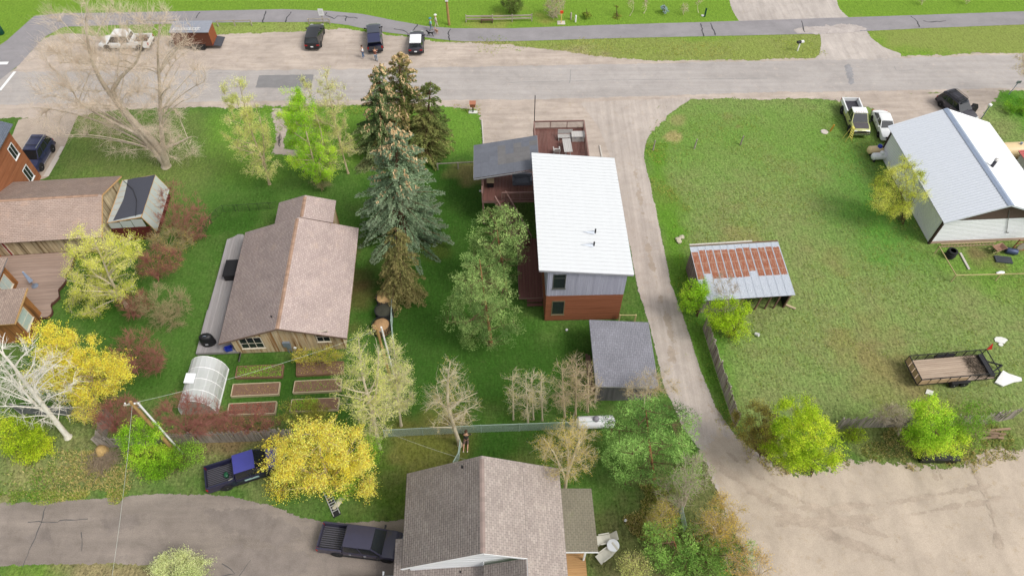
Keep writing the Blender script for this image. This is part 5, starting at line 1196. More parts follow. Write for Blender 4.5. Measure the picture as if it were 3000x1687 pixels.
# --- spruces
SPR = [hexl(66,86,54), hexl(100,116,74), hexl(134,142,96)]; BLU = [hexl(70,92,68), hexl(104,124,94), hexl(136,152,120)]; GLD = [hexl(98,98,58), hexl(132,126,80), hexl(154,146,100)]
spruce('spruce_tree', 'dark green spruce with tan coned crown, left of the two tallest by the road', (1118,452), (1112,185), 3.5, SPR, 5, 'tall spruces', droop=.30, cones=700, cone_top=.55, power=.6)
spruce('spruce_tree', 'tall spruce with brown top, nearest the road', (1180,432), (1168,150), 4.1, [hexl(72,86,46), hexl(106,110,62), hexl(136,120,80)], 6, 'tall spruces', droop=.28, cones=700, cone_top=.5, power=.6)
spruce('spruce_tree', 'shorter olive spruce leaning right behind the blue spruce', (1245,455), (1262,235), 3.3, [hexl(76,92,50), hexl(110,118,66), hexl(144,142,88)], 66, 'tall spruces', droop=.2, power=.6)
spruce('blue_spruce_tree', 'broad blue green spruce hung with tan cones beside the brown house', (1180,692), (1155,358), 5.0, BLU, 7, None, droop=.22, cones=620, cone_top=.38, tipcol=hexl(166,182,152), power=.62)
spruce('weeping_spruce_tree', 'golden brown drooping spruce in front of the blue spruce', (1172,862), (1158,662), 2.6, GLD, 8, None, droop=.85, dens=.85, power=.42, clen=.24, tipcol=hexl(176,160,108))
# --- pines
PIN = [hexl(80,106,58), hexl(118,142,80), hexl(150,172,104)]
pine('pine_tree', 'green pine with bare orange broken top beside the grey house', (1485,850), [(1455,680,85,80),(1430,760,75,70),(1490,760,60,75)], PIN, 9, 'yard pines', stems=[(1475,790),(1462,720),(1452,640)], nclump=250)
pine('pine_tree', 'large green pine overhanging the lawn in front of the other pine', (1440,1010), [(1400,830,75,85),(1375,900,85,80),(1450,950,90,75),(1440,860,70,80),(1405,980,60,50)], PIN, 10, 'yard pines', stems=[(1428,930),(1418,860),(1405,760)], nclump=380, n1=34)
pine('pine_tree', 'wide bright green pine between the propane tank and the gravel drive', (1915,1400), [(1840,1260,85,75),(1950,1250,95,80),(1930,1340,120,85),(1830,1350,70,70),(1890,1210,60,50)], [hexl(78,110,54), hexl(116,150,76), hexl(148,184,100)], 12, None, nclump=400, n1=36, cs=.46)
pine('pine_tree', 'green pine at the bottom edge near the leaning fence', (2010,1640), [(1960,1590,75,65),(2050,1620,90,75),(1960,1660,90,60),(2080,1690,80,60)], [hexl(78,112,50), hexl(116,150,70), hexl(146,180,92)], 13, None, nclump=300, n1=28)
# --- aspens and bare trees along the wire fence
broadleaf('leafing_aspen_tree', 'pale aspen just coming into leaf with white trunk by the wire fence', (1111,1311), [(1075,1060,65,90),(1065,1150,80,90),(1110,1200,75,80),(1085,1260,60,45)], B_WHITE, [hexl(150,158,86), hexl(182,186,100), hexl(196,196,120)], 6500, .11, n1=28, n2=190, n3=1800, tr=.007, rt=.17, stems=[[(1095,1230),(1075,1150),(1060,1090),(1050,990)],[(1095,1230),(1105,1120),(1110,1010)]], seed=14, up=.8, group='aspens by the wire fence')
broadleaf('leafing_aspen_tree', 'slender leafing aspen right of the white conduit pole', (1175,1246), [(1160,1080,50,85),(1165,1150,45,70)], B_WHITE, PALE, 4200, .11, n1=20, n2=130, n3=1500, rt=.11, stems=[[(1166,1170),(1160,1090),(1155,1010)]], seed=15, up=.8, group='aspens by the wire fence')
broadleaf('bare_birch_tree', 'white barked nearly bare birch leaning over the wire fence', (1348,1303), [(1320,1105,45,55),(1290,1180,65,60),(1350,1180,60,70),(1310,1230,75,40)], B_WHITE, [hexl(150,140,66), hexl(180,166,90)], 900, .10, n1=34, n2=170, n3=1000, tr=.008, rt=.18, stems=[[(1330,1250),(1312,1180),(1313,1110),(1318,1060)],[(1322,1225),(1300,1190),(1270,1165)]], seed=16, up=.6, zmin=.1, twig=.6)
for i, (bx, by, tx, ty, lb) in enumerate([(1504,1228,1502,1085,'first bare sapling from the birch, leaning left'),(1547,1237,1540,1100,'thickest of the bare saplings behind the wire fence'),(1563,1228,1556,1090,'straight thin bare sapling in the middle of the clump'),(1589,1231,1585,1105,'bare sapling at the right end of the clump')]):
    broadleaf('bare_sapling', lb, (bx,by), [((tx*2+bx)/3, ty+38, 30, 50),((tx+bx)/2, ty+85, 26, 40)], B_WHITE, [hexl(150,146,80), hexl(176,166,96)], 300, .09, n1=10, n2=45, n3=240, tr=.008, rt=.07, stems=[[((bx+tx)/2, (by+ty)/2), (tx, ty)]], seed=20+i, group='bare saplings on the lawn', twig=.5)
for i, (bx, by, tx, ty, lb) in enumerate([(1655,1222,1645,1065,'left of the three bare trees by the grey shed'),(1686,1215,1690,1050,'forked bare tree beside the propane tank'),(1722,1205,1725,1075,'bare tree against the wall of the grey shed')]):
    broadleaf('bare_tree', lb, (bx,by), [(tx, ty+45, 42, 55),((tx+bx)/2, ty+95, 40, 45)], B_TAN, [hexl(140,140,76), hexl(170,160,92)], 420, .09, n1=16, n2=80, n3=480, tr=.008, rt=.09, stems=[[((bx+tx)/2, (by+ty)/2), (tx, ty)]], seed=30+i, group='bare trees by the grey shed', twig=.55)
broadleaf('sparse_tree', 'pale trunked tree with thin ochre leaves behind the front house', (1655,1440), [(1690,1300,70,60),(1610,1310,55,45),(1660,1350,75,60),(1670,1255,45,40)], B_WHITE, [hexl(150,134,64), hexl(184,164,80)], 3200, .10, n1=26, n2=170, n3=1500, rt=.15, stems=[[(1662,1390),(1690,1310),(1700,1260)],[(1655,1400),(1625,1330),(1590,1280)],[(1660,1400),(1665,1330),(1655,1270)]], seed=17, up=.5, tr=.008)
broadleaf('ochre_sapling', 'ochre leafed sapling between shed and pine at the drive edge', (1885,1210), [(1900,1130,45,40),(1950,1120,45,40),(1860,1145,30,30)], B_WHITE, [hexl(160,136,76), hexl(186,160,100)], 900, .09, n1=14, n2=90, n3=700, rt=.07, seed=18, up=.6)
# --- willows
broadleaf('yellow_willow_tree', 'bright golden willow between the blue pickup and the lawn', (968,1432), [(930,1280,95,65),(850,1340,80,65),(1010,1330,80,70),(930,1370,110,80),(860,1430,70,45),(1040,1400,50,60)], B_TAN, GOLD, 15000, .17, n1=40, n2=300, n3=2600, rt=.20, seed=19, up=.5, twbark=bark_mat('gold_twig', hexl(210,170,90), hexl(190,150,76), 3), zmin=.08, twig=.7, stems=[[(960,1400),(940,1330),(930,1260)],[(962,1405),(900,1380),(850,1340)],[(966,1405),(1000,1370),(1020,1320)]])
broadleaf('yellow_willow_tree', 'golden yellow willow beside the cedar cabin', (275,1185), [(150,1000,75,60),(220,1050,90,70),(280,1110,90,70),(160,1080,80,70),(340,1080,55,50),(240,1140,80,50)], B_TAN, GOLD, 16000, .17, n1=40, n2=300, n3=2600, rt=.20, seed=21, up=.5, twbark=MAT.get('x') or bpy.data.materials['gold_twig'], zmin=.08, twig=.7)
broadleaf('yellow_birch_tree', 'white trunked birch in fresh yellow leaf over the wavy deck', (372,898), [(270,730,70,70),(330,740,75,65),(250,800,70,60),(330,830,80,65),(270,880,70,60),(380,730,40,35)], B_WHITE, YG, 12500, .14, n1=36, n2=260, n3=2200, rt=.16, seed=22, up=.5, stems=[[(330,830),(300,760),(265,680)],[(335,840),(275,800),(240,740)]], zmin=.1)
broadleaf('white_bare_tree', 'large bare white barked tree leaning left in the corner yard', (200,1280), [(60,1060,80,90),(130,1100,75,80),(60,1180,90,70),(150,1200,60,60),(-20,1120,60,80)], bark_mat('chalk_bark', hexl(246,242,234,.9), hexl(222,214,200,.9), 5), None, 0, n1=36, n2=200, n3=1100, rt=.24, stems=[[(160,1230),(90,1140),(20,1050),(-40,990)],[(150,1215),(110,1190),(40,1110),(0,1060)]], seed=23, up=.3, zmin=.08, twig=.8, tr=.012)
broadleaf('golden_shrub', 'small golden bush beside the plank fence corner', (255,1240), [(250,1205,38,32)], B_TAN, GOLD, 1500, .12, n1=10, n2=50, n3=250, rt=.03, shrub=True, seed=24, cat='shrub')
# --- shrubs: (name, label, base, env, bark, cols, nleaf, n3, group)
RED = [hexl(150,84,72), hexl(128,70,60)]
def shrub(name, label, base, env, bark, cols, nleaf, n3, group=None, lsize=.12, n2=160, seed=0, n1=26, twig=.5, rt=.02, tr=.009):
    return broadleaf(name, label, base, env, bark, cols, nleaf, lsize, n1=n1, n2=n2, n3=n3, rt=rt, shrub=True, seed=seed, group=group, cat='shrub', twig=twig, tr=tr, up=.7)
SG = 'red twigged shrubs along the left lawn'
shrub('red_twig_shrub', 'big red twigged dogwood beside the glasshouse', (535,690), [(530,615,70,86),(555,660,59,57)], B_RED, None, 0, 2800, SG, seed=41, n2=320)
shrub('olive_twig_shrub', 'olive brown bare bush between the two uppermost red shrubs', (505,735), [(500,700,73,51)], B_OLIVE, OLV, 700, 1500, SG, seed=42)
shrub('red_twig_shrub', 'reddish shrub right of the yellow birch crown', (470,815), [(465,765,70,57)], B_RED, OLV, 300, 2000, SG, seed=43, n2=220)
shrub('olive_twig_shrub', 'tangled tan shrub with bare curling twigs in mid row', (480,940), [(475,890,84,69),(500,930,59,51)], B_OLIVE, None, 0, 2200, SG, seed=44, n2=240)
shrub('red_twig_shrub', 'small red shrub hugging the trunk of the yellow birch', (400,930), [(400,890,53,46)], B_RED, None, 0, 1100, SG, seed=45)
shrub('red_twig_shrub', 'dense red shrub on the lawn edge next to the golden willow', (405,1085), [(400,1030,73,71),(430,1060,53,51)], B_RED, None, 0, 2400, SG, seed=46, n2=260)
shrub('red_twig_shrub', 'broad rust red thicket in front of the arched greenhouse', (560,1275), [(545,1210,100,63),(610,1235,88,46)], B_RED, None, 0, 3000, SG, seed=47, n2=320)
shrub('red_twig_shrub', 'red thicket inside the corner of the plank fence', (345,1260), [(345,1215,73,55)], B_RED, None, 0, 1800, SG, seed=48, n2=200)
shrub('red_twig_shrub', 'low red brush along the plank fence below the raised beds', (725,1265), [(720,1235,106,34)], B_RED, OLV, 200, 1500, SG, seed=49, n2=180)
shrub('green_shrub', 'bright green bush under the utility pole', (425,1360), [(415,1280,75,50),(450,1340,80,50),(490,1370,60,45)], B_BROWN, BRG, 9000, 1300, seed=50, lsize=.14)
shrub('green_shrub', 'low green weeds beside the brush at the back of the blue pickup', (545,1360), [(550,1330,55,40),(520,1385,60,35)], B_BROWN, GRN, 3000, 700, seed=51)
shrub('lime_shrub', 'lime green bush in the bottom left corner of the yard', (55,1330), [(40,1270,85,55),(90,1310,60,45)], B_BROWN, LIME, 8000, 1000, seed=52, lsize=.14)
shrub('juniper_shrub', 'grey green juniper mound at the edge of the asphalt', (530,1690), [(530,1670,80,48)], B_BROWN, [hexl(120,134,86), hexl(160,170,116), hexl(186,192,140)], 9000, 900, seed=53, lsize=.13)
shrub('workshop_bush', 'round yellow green bush against the white workshop wall', (2640,650), [(2630,560,75,75),(2660,500,65,45),(2610,600,65,55)], B_BROWN, [hexl(140,150,52), hexl(178,184,80), hexl(200,202,108)], 9500, 1600, seed=54, lsize=.13, n2=260)
shrub('green_bush', 'leafy bush at the west wall of the tin roofed shed', (2040,925), [(2030,870,36,45),(2055,850,20,25)], B_BROWN, BRG, 3600, 500, seed=55, lsize=.15)
shrub('lime_bush', 'lime green bush at the front of the tin roofed shed', (2140,985), [(2120,920,50,50),(2150,960,45,42),(2170,905,30,25)], B_BROWN, [hexl(120,150,30), hexl(160,186,46), hexl(186,206,70)], 6000, 800, seed=56, lsize=.14)
shrub('bare_sapling', 'wispy bare sapling in front of the tin roof', (2120,925), [(2120,840,42,38)], B_GREY, None, 0, 420, seed=57, n2=60, n1=12)
LB = 'bushes along the gravel lot'
shrub('lime_bush', 'big lime green bush at the corner of the gravel lot', (2370,1385), [(2340,1240,85,75),(2380,1300,85,80),(2310,1310,75,75)], B_BROWN, [hexl(104,132,30), hexl(148,172,44), hexl(186,200,64)], 17000, 1900, LB, seed=58, lsize=.15, n2=240)
shrub('olive_bush', 'olive brown bush between the drive fence and the lime bush', (2215,1330), [(2215,1245,65,62),(2240,1290,50,50)], B_BROWN, [hexl(92,86,40), hexl(128,120,56), hexl(150,142,70)], 5500, 1300, LB, seed=59)
shrub('lime_bush', 'tall bright bush in front of the black compost bins', (2745,1325), [(2735,1225,70,60),(2760,1280,75,55),(2700,1290,50,50)], B_BROWN, [hexl(96,136,36), hexl(140,178,52), hexl(180,204,70)], 12000, 1500, LB, seed=60, lsize=.15)
shrub('olive_bush', 'twiggy green brown bush at the end of the plank fence', (2850,1305), [(2850,1230,50,50),(2830,1270,45,40)], B_OLIVE, GRN, 4200, 900, LB, seed=61)
shrub('grey_twig_bush', 'bare grey shrub on the plank fence by the lot', (2625,1262), [(2610,1215,55,32)], B_GREY, None, 0, 600, LB, seed=62, n2=80)
shrub('low_weed_bush', 'low yellow green weed clump at the foot of the plank fence', (2495,1285), [(2500,1275,28,18)], B_BROWN, LIME, 900, 150, LB, seed=63)
shrub('ochre_bush', 'ochre sapling thicket overhanging the lower gravel drive', (2090,1600), [(2120,1500,62,55),(2080,1560,60,60),(2140,1560,50,45)], B_TAN, [hexl(150,128,50), hexl(186,160,72)], 3600, 1300, seed=64, lsize=.10, n2=180, rt=.03)
shrub('bare_thicket', 'bare grey thicket along the leaning fence by the drive', (1985,1490), [(1975,1440,60,55),(2030,1390,55,60)], B_GREY, GRN, 900, 1500, seed=65, n2=180, rt=.03)
shrub('ochre_bush', 'yellow brown twiggy bush beside the leaning fence board', (1945,1570), [(1940,1525,42,48)], B_TAN, [hexl(140,130,54), hexl(170,156,70)], 1500, 700, seed=66)
shrub('ochre_bush', 'ochre leafed sapling at the bottom edge by the gravel lot', (2200,1700), [(2190,1650,70,45)], B_TAN, [hexl(160,130,60), hexl(186,156,80)], 900, 500, seed=67)
shrub('pale_twig_bush', 'pale leafless bush at the bottom edge right of the lawn', (1865,1690), [(1860,1660,45,32)], B_OLIVE, PALE, 900, 500, seed=68)
shrub('dark_green_bush', 'green shrub under the golden willow beside the ladder', (1010,1445), [(1000,1420,50,35)], B_BROWN, GRN, 2500, 300, seed=69)
shrub('dark_green_bush', 'olive bush behind the golden willow along the plank fence', (890,1265), [(885,1215,65,45),(930,1230,50,40)], B_BROWN, [hexl(104,110,48), hexl(140,140,64)], 3800, 700, seed=70)
shrub('dark_green_bush', 'weedy green bush between the willow and the wire fence', (1090,1360), [(1085,1320,35,40)], B_BROWN, GRN, 1800, 300, seed=71)
shrub('spirea_bush', 'dark twiggy mound at the foot of the bright green tree', (945,558), [(942,535,30,22)], B_OLIVE, [hexl(90,104,70), hexl(120,120,84)], 700, 300, seed=72, n2=60)
# park side
shrub('park_shrub', 'dark leafy shrub beyond the rail fence at the top edge', (1500,40), [(1500,8,30,30)], B_BROWN, [hexl(74,92,48), hexl(100,118,60)], 2200, 400, seed=73, lsize=.2)
shrub('park_shrub', 'pale leafless rounded shrub beside the red hydrant marker', (1625,52), [(1625,20,30,34)], B_GREY, OLV, 400, 1100, seed=74)
for i, (bx, by, ty, lb, cl, w_) in enumerate([(1720,53,26,'small yellow green spruce, leftmost of the young park trees',[hexl(110,130,50), hexl(150,160,70)],.75),(1808,50,16,'small yellow green spruce next to the bare park sapling',[hexl(104,124,48), hexl(146,156,70)],.7),(1947,40,10,'young blue spruce on the park lawn',[hexl(100,124,120), hexl(140,160,160)],.8)]):
    spruce('young_spruce', lb, (bx,by), (bx-2,ty), w_, cl, 80+i, 'young trees on the park lawn', droop=.1, dens=.8, clen=.22)
for i, (bx, by, ty, lb, hw) in enumerate([(1845,47,-10,'first bare white sapling on the park lawn',10),(1886,40,0,'tiny bare park sapling beside the white one',7),(2046,38,-20,'white barked park sapling next to the green post',10),(2002,43,10,'twiggy low park sapling',10),(2700,14,-20,'bare park sapling beyond the path, left of two',10),(2830,12,-20,'bare park sapling beyond the path, right of two',10)]):
    broadleaf('bare_park_sapling', lb, (bx,by), [(bx+4, ty+14, hw, max(14,(by-ty)*.4))], B_WHITE, OLV, 60, .1, n1=8, n2=30, n3=120, rt=.045, seed=90+i, group='young trees on the park lawn', twig=.35)
broadleaf('ochre_tree', 'sparse ochre tree reaching in at the right edge of the road', (3050,300), [(3020,190,50,45),(3040,230,50,45)], B_TAN, [hexl(150,136,76), hexl(180,166,100)], 1500, .12, n1=20, n2=120, n3=900, rt=.1, seed=97)
shrub('lush_weeds', 'tall lush green growth at the right edge below the road', (2985,330), [(2975,320,40,30),(3010,370,60,40)], B_BROWN, GRN, 5000, 300, seed=98, n2=60)
# ------------------------------------------------------------------ vehicles
def paint(name, c, rough=.28, metal=.0): 
    if name in MAT: return MAT[name]
    t = NT(name); n = t.noise(t.coord('Object'), 2.5, 5, .7); t.col(t.mix(n, mul(c, .82), mul(c, 1.15))).surf(rough, metal, .5)
    t.b.inputs['Coat Weight'].default_value = .35; MAT[name] = t.m; return t.m
m_tyre = plain('tyre_rubber', (.015,.015,.016), .85); m_rim = plain('alloy_rim', (.55,.56,.58), .35, .6); m_blkrim = plain('dark_rim', (.05,.05,.055), .4, .5)
m_cglass = NT('car_glass').col((.012,.015,.018)).surf(.05, 0, .7).m; m_lamp = plain('headlamp', (.6,.62,.62), .15, 0, .6); m_tail = plain('tail_lamp', (.32,.015,.015), .25)
m_chrome = plain('chrome', (.6,.6,.62), .2, .9); m_trim = plain('black_plastic_trim', (.02,.02,.022), .6); m_plate = plain('number_plate', (.7,.72,.75), .5)
def lerp3(a, b, t): return tuple(a[i]+(b[i]-a[i])*t for i in range(3))
def pane(parent, q, inset, off, mat, name):
    """glass pane set on a quad face (4 corners, outward normal by right-hand rule)"""
    q = [Vector(p) for p in q]; n = (q[1]-q[0]).cross(q[3]-q[0]).normalized(); c = sum(q, Vector())/4
    iu, iv = inset if isinstance(inset, tuple) else (inset, inset)
    def bl(u, v): return (q[0]*(1-u)+q[1]*u)*(1-v) + (q[3]*(1-u)+q[2]*u)*v
    r = [bl(iu, iv)+n*off, bl(1-iu, iv)+n*off, bl(1-iu, 1-iv)+n*off, bl(iu, 1-iv)+n*off]
    return MB().add(r+[p-n*(off+.02) for p in r], [(0,1,2,3),(0,4,5,1),(1,5,6,2),(2,6,7,3),(3,7,4,0)]).build(name, mat, parent)
def wheel(parent, x, y, r, w, side, rim):
    s = 1 if side > 0 else -1
    ty = MB().lathe([(r*.6,-w/2),(r*.93,-w/2),(r,-w*.32),(r,w*.32),(r*.93,w/2),(r*.6,w/2)], 22).build('wheel', m_tyre, parent, 40, (x, y, r), (R(90)*-s, 0, 0))
    rm = MB().lathe([(r*.62,w/2-.05),(r*.62,w/2-.01),(r*.56,w/2-.012),(r*.54,w/2-.05),(r*.1,w/2-.05)], 20)
    for k in range(6):
        a = k*math.pi/3; rm.beam((0,0,w/2-.03),(math.cos(a)*r*.57,math.sin(a)*r*.57,w/2-.03),r*.16,.035)
    rm.lathe([(r*.15,w/2-.03),(r*.15,w/2)],10); rm.build('rim', rim, ty, 40)
def body_sec(x, hw, zb, zt, tuck=.9, cr=.06):
    return [(x,-hw*tuck,zb),(x,-hw*.985,zb+.14),(x,-hw,zb+.32),(x,-hw*.99,zt-.16),(x,-hw*.95,zt-cr*.6),(x,-hw*.82,zt),(x,0,zt+.02),(x,hw*.82,zt),(x,hw*.95,zt-cr*.6),(x,hw*.99,zt-.16),(x,hw,zb+.32),(x,hw*.985,zb+.14),(x,hw*tuck,zb)]
def vehicle(name, label, cat, loc, rz, pm, L=4.7, W=1.88, H=1.7, hood=1.0, belt=1.02, kind='suv', wr=.36, wb=None, nose=.95, roofm=None, cabm=None, rim=None, hoodm=None, bedm=None, grille=True, group=None, cab=None, lift=0.0, rack=False, mirrors=True, open_back=False, stripe=None, plate=True, bedlen=1.75, topper=None):
    t = thing(name, label, cat, (loc[0], loc[1], 0), rz, group); hw = W/2; zb = .24+lift; rim = rim or m_rim; wb = wb or L*.6
    xf_, xr_ = L/2, -L/2; roofm = roofm or pm; cabm = cabm or pm; fwx = xf_-nose; rwx = fwx-wb
    hood += lift; belt += lift; H += lift
    if kind == 'pickup':
        cx1 = xf_-1.35; cx0 = xr_+bedlen+.12 
        gb = (cx0, cx1+.15, hw*.94); gr = (cx0+.16, cx1-.62, hw*.76)
        st = [(cx0,.985,zb+.1,belt),(cx1,1.0,zb,belt),(cx1+.2,1.0,zb,hood+.02),(xf_-.55,.99,zb,hood-.02),(xf_-.2,.95,zb+.05,hood-.10),(xf_-.04,.90,zb+.1,hood-.22),(xf_,.86,zb+.18,hood-.34)]
        body = MB().loft([body_sec(x, hw*k, b_, tt) for x, k, b_, tt in st]).build('body', pm, t, 32)
        bed = MB(); zf, zr = .72+lift, 1.18+lift
        bed.box(xr_,cx0-.03,-hw*.97,hw*.97,zb+.16,zf)
        bm = bedm or m_trim; bd = bed.build('bed', pm, t)
        for sy in (-1, 1): MB().loft([[(x,sy*hw*.80,zf+.003),(x,sy*hw*.985,zf+.003),(x,sy*hw*.97,zr),(x,sy*hw*.84,zr)][::sy] for x in (xr_+.02, cx0-.03)]).build('bed_side', bedm or pm, bd, 30)
        MB().box(xr_,xr_+.08,-hw*.79,hw*.79,zf+.003,zr-.02).build('tailgate', bedm or pm, bd); MB().box(cx0-.11,cx0-.035,-hw*.79,hw*.79,zf+.003,zr).build('bed_front', bedm or pm, bd)
        MB().box(xr_+.085,cx0-.115,-hw*.795,hw*.795,zf+.001,zf+.0035).build('bed_floor', m_trim, bd)
        fl = MB()
        for i in range(11): y = -hw*.74+hw*1.48*i/10; fl.box(xr_+.09,cx0-.12,y-.03,y+.03,zf+.004,zf+.03)
        fl.build('bed_liner', plain('bed_liner_grey', hexl(96,94,104), .55, .2), bd)
    else:
        if kind == 'suv': gb = (xr_+.12, xf_-nose-.25, hw*.95); gr = (xr_+.42, xf_-nose-1.05, hw*.76); rearz = belt
        else: gb = (xr_+.55, xf_-nose-.30, hw*.94); gr = (xr_+1.25, xf_-nose-1.15, hw*.72); rearz = belt-.06
        st = [(xr_,.88,zb+.16,rearz-.22),(xr_+.06,.93,zb+.08,rearz-.08),(xr_+.25,.98,zb,rearz),(xr_+1.0,1.0,zb,belt),(gb[1]-.2,1.0,zb,belt),(gb[1]+.1,1.0,zb,hood+.02),(xf_-.5,.98,zb,hood-.04),(xf_-.18,.93,zb+.04,hood-.14),(xf_-.03,.86,zb+.1,hood-.28),(xf_,.80,zb+.18,hood-.4)]
        body = MB().loft([body_sec(x, hw*k, b_, tt) for x, k, b_, tt in st]).build('body', pm, t, 32)
    # cabin
    zt = H-.06; B_ = [(gb[0],-gb[2],belt-.02),(gb[1],-gb[2],belt-.02),(gb[1],gb[2],belt-.02),(gb[0],gb[2],belt-.02)]; T_ = [(gr[0],-gr[2],zt),(gr[1],-gr[2],zt),(gr[1],gr[2],zt),(gr[0],gr[2],zt)]
    cabo = MB().loft([B_, T_]).build('cabin', cabm, t)
    rm = [[(x,y*k,zz) for x, y in ((gr[0]-.03,-gr[2]-.02),(gr[0]+.15,-gr[2]*1.03),(gr[1]-.15,-gr[2]*1.03),(gr[1]+.03,-gr[2]-.02),(gr[1]+.05,gr[2]*.5),(gr[1]+.05,-gr[2]*.5),(gr[1]+.03,gr[2]+.02),(gr[1]-.15,gr[2]*1.03),(gr[0]+.15,gr[2]*1.03),(gr[0]-.03,gr[2]+.02))] for k, zz in ((1,zt+.001),(.985,zt+.035),(.9,zt+.06))]
    order = [0,1,2,3,5,4,6,7,8,9]; rm = [[s[i] for i in order] for s in rm]
    MB().loft(rm).build('roof', roofm, cabo, 40)
    pane(cabo, [B_[1],B_[2],T_[2],T_[1]], (.05,.06), .012, m_cglass, 'windshield')
    if not open_back: pane(cabo, [B_[3],B_[0],T_[0],T_[3]], (.07,.12 if kind != 'pickup' else .25), .012, m_cglass, 'rear_window')
    nW = 2 if kind != 'suv' else 3
    for sy in (-1, 1):
        a_, b_, c_, d_ = (B_[0],B_[1],T_[1],T_[0]) if sy < 0 else (B_[2],B_[3],T_[3],T_[2])
        for i in range(nW):
            u0, u1 = i/nW, (i+1)/nW; pane(cabo, [lerp3(a_,b_,u0),lerp3(a_,b_,u1),lerp3(d_,c_,u1),lerp3(d_,c_,u0)], (.05,.10), .012, m_cglass, 'side_window')
        # door shut lines and handles
        for i in range(2 if kind != 'pickup' or bedlen < 2.0 else 1):
            xx = gb[1]-.35-1.05*i
            MB().box(xx-.012,xx+.012,sy*hw*1.0-.004 if sy>0 else -hw*1.002-.004,sy*hw*1.002+.004 if sy>0 else -hw*1.0+.004,zb+.2,belt-.12).build('door_seam', m_trim, body)
            MB().box(xx-.95,xx-.78,*sorted((sy*hw*.99,sy*hw*1.03)),belt-.2,belt-.16).build('door_handle', m_chrome, body)
        MB().box(rwx+wr*1.2,fwx-wr*1.2,*sorted((sy*hw*.93,sy*hw*1.015)),zb+.05,zb+.14).build('sill', stripe or m_trim, body)
        if mirrors: MB().loft([[(gb[1]-.25+dx,sy*(hw*.95+dy),belt+.05+dz) for dx,dy,dz in ((0,0,0),(.1,.02,0),(.1,.02,.05),(0,0,.05))],[(gb[1]-.25+dx,sy*(hw+.2+dy),belt+.03+dz) for dx,dy,dz in ((-.02,0,0),(.12,0,0),(.1,0,.17),(0,0,.17))]]).build('mirror', m_trim if kind == 'pickup' else pm, body)
        for wx in (fwx, rwx):
            ar = MB(); pts = [(wx+wr*1.16*math.cos(a), sy*(hw+.004), wr+lift*.6+wr*1.16*math.sin(a)) for a in np.linspace(-.35, math.pi+.35, 16)]
            ar.add(pts+[(p[0], sy*(hw-.25), p[2]) for p in pts], [tuple(range(16))[::-sy], tuple(range(16,32))[::sy]]); ar.build('arch_shade', m_trim, body)  # flat dark disc painted in for the shade of an uncut wheel opening
            wheel(t, wx, sy*(hw-.09), wr, .24, sy, rim)
        MB().box(xf_-.22,xf_+.012,*sorted((sy*hw*.52,sy*hw*.86)),hood-.36,hood-.2).build('headlight', m_lamp, body)
        if kind == 'pickup': MB().box(xr_-.012,xr_+.1,*sorted((sy*hw*.80,sy*hw*.99)),.78+lift,1.1+lift).build('tail_light', m_tail, body)
        else: MB().box(xr_-.01,xr_+.16,*sorted((sy*hw*.58,sy*hw*.93)),belt-.30,belt-.14).build('tail_light', m_tail, body)
    if hoodm:
        hx = [(gb[1]+.06, hood+.055, .80), ((gb[1]+xf_-.5)/2, hood+.042, .79), (xf_-.55, hood+.018, .77), (xf_-.28, hood-.045, .73)]
        MB().loft([[(x,-hw*k,z-.03),(x,-hw*k,z),(x,0,z+.02),(x,hw*k,z),(x,hw*k,z-.03)] for x, z, k in hx]).build('hood', hoodm, body, 30)
    if grille: MB().box(xf_-.1,xf_+.016,-hw*.5,hw*.5,hood-.40,hood-.22).build('grille', m_trim, body)
    MB().loft([[(x,y,z) for y,z in ((-hw*k,zb+.10),(hw*k,zb+.10),(hw*k,zb+.30),(-hw*k,zb+.30))] for x, k in ((xf_-.3,.97),(xf_-.02,.93),(xf_+.06,.8))]).build('front_bumper', m_chrome if kind == 'pickup' else pm, body, 30)
    MB().loft([[(x,y,z) for y,z in ((-hw*k,zb+.12),(hw*k,zb+.12),(hw*k,zb+.32),(-hw*k,zb+.32))] for x, k in ((xr_+.25,.97),(xr_-.02,.94),(xr_-.09,.8))]).build('rear_bumper', m_trim, body, 30)
    if plate: MB().box(xr_-.10,xr_-.092,-.16,.16,zb+.36 if kind!='pickup' else zb+.16,zb+.52 if kind!='pickup' else zb+.30).build('number_plate', m_plate, body)
    if rack:
        for sy in (-1,1): MB().beam((gr[0]+.1,sy*gr[2]*.9,zt+.13),(gr[1]-.1,sy*gr[2]*.9,zt+.13),.05,.045).box(gr[0]+.2,gr[0]+.28,*sorted((sy*gr[2]*.88,sy*gr[2]*.92)),zt+.04,zt+.11).box(gr[1]-.3,gr[1]-.22,*sorted((sy*gr[2]*.88,sy*gr[2]*.92)),zt+.04,zt+.11).build('roof_rail', rack if not isinstance(rack, bool) else m_trim, cabo)
        for x in (gr[0]+.5,gr[1]-.6): MB().beam((x,-gr[2]*.9,zt+.14),(x,gr[2]*.9,zt+.14),.05,.03).build('crossbar', m_trim, cabo)
    return t
def two(pr, pf, z=.6):                        # centre and heading from picture points of tail and nose
    a, b = G(*pr, z), G(*pf, z); d = b-a; return ((a.x+b.x)/2, (a.y+b.y)/2), math.atan2(d.y, d.x), d.length
K_BLK = paint('black_paint', (.012,.012,.014)); K_NAVY = paint('navy_paint', hexl(44,48,84)); K_GREY = paint('dark_grey_paint', hexl(66,70,82)); K_WHITE = paint('white_paint', (.74,.75,.75)); K_BLUE = paint('royal_blue_paint', hexl(66,68,150)); K_DBLUE = paint('dark_blue_paint', hexl(34,34,62)); K_LIME = paint('faded_lime_paint', hexl(186,190,120), .5); K_MATT = paint('matt_charcoal', hexl(58,56,66), .5)
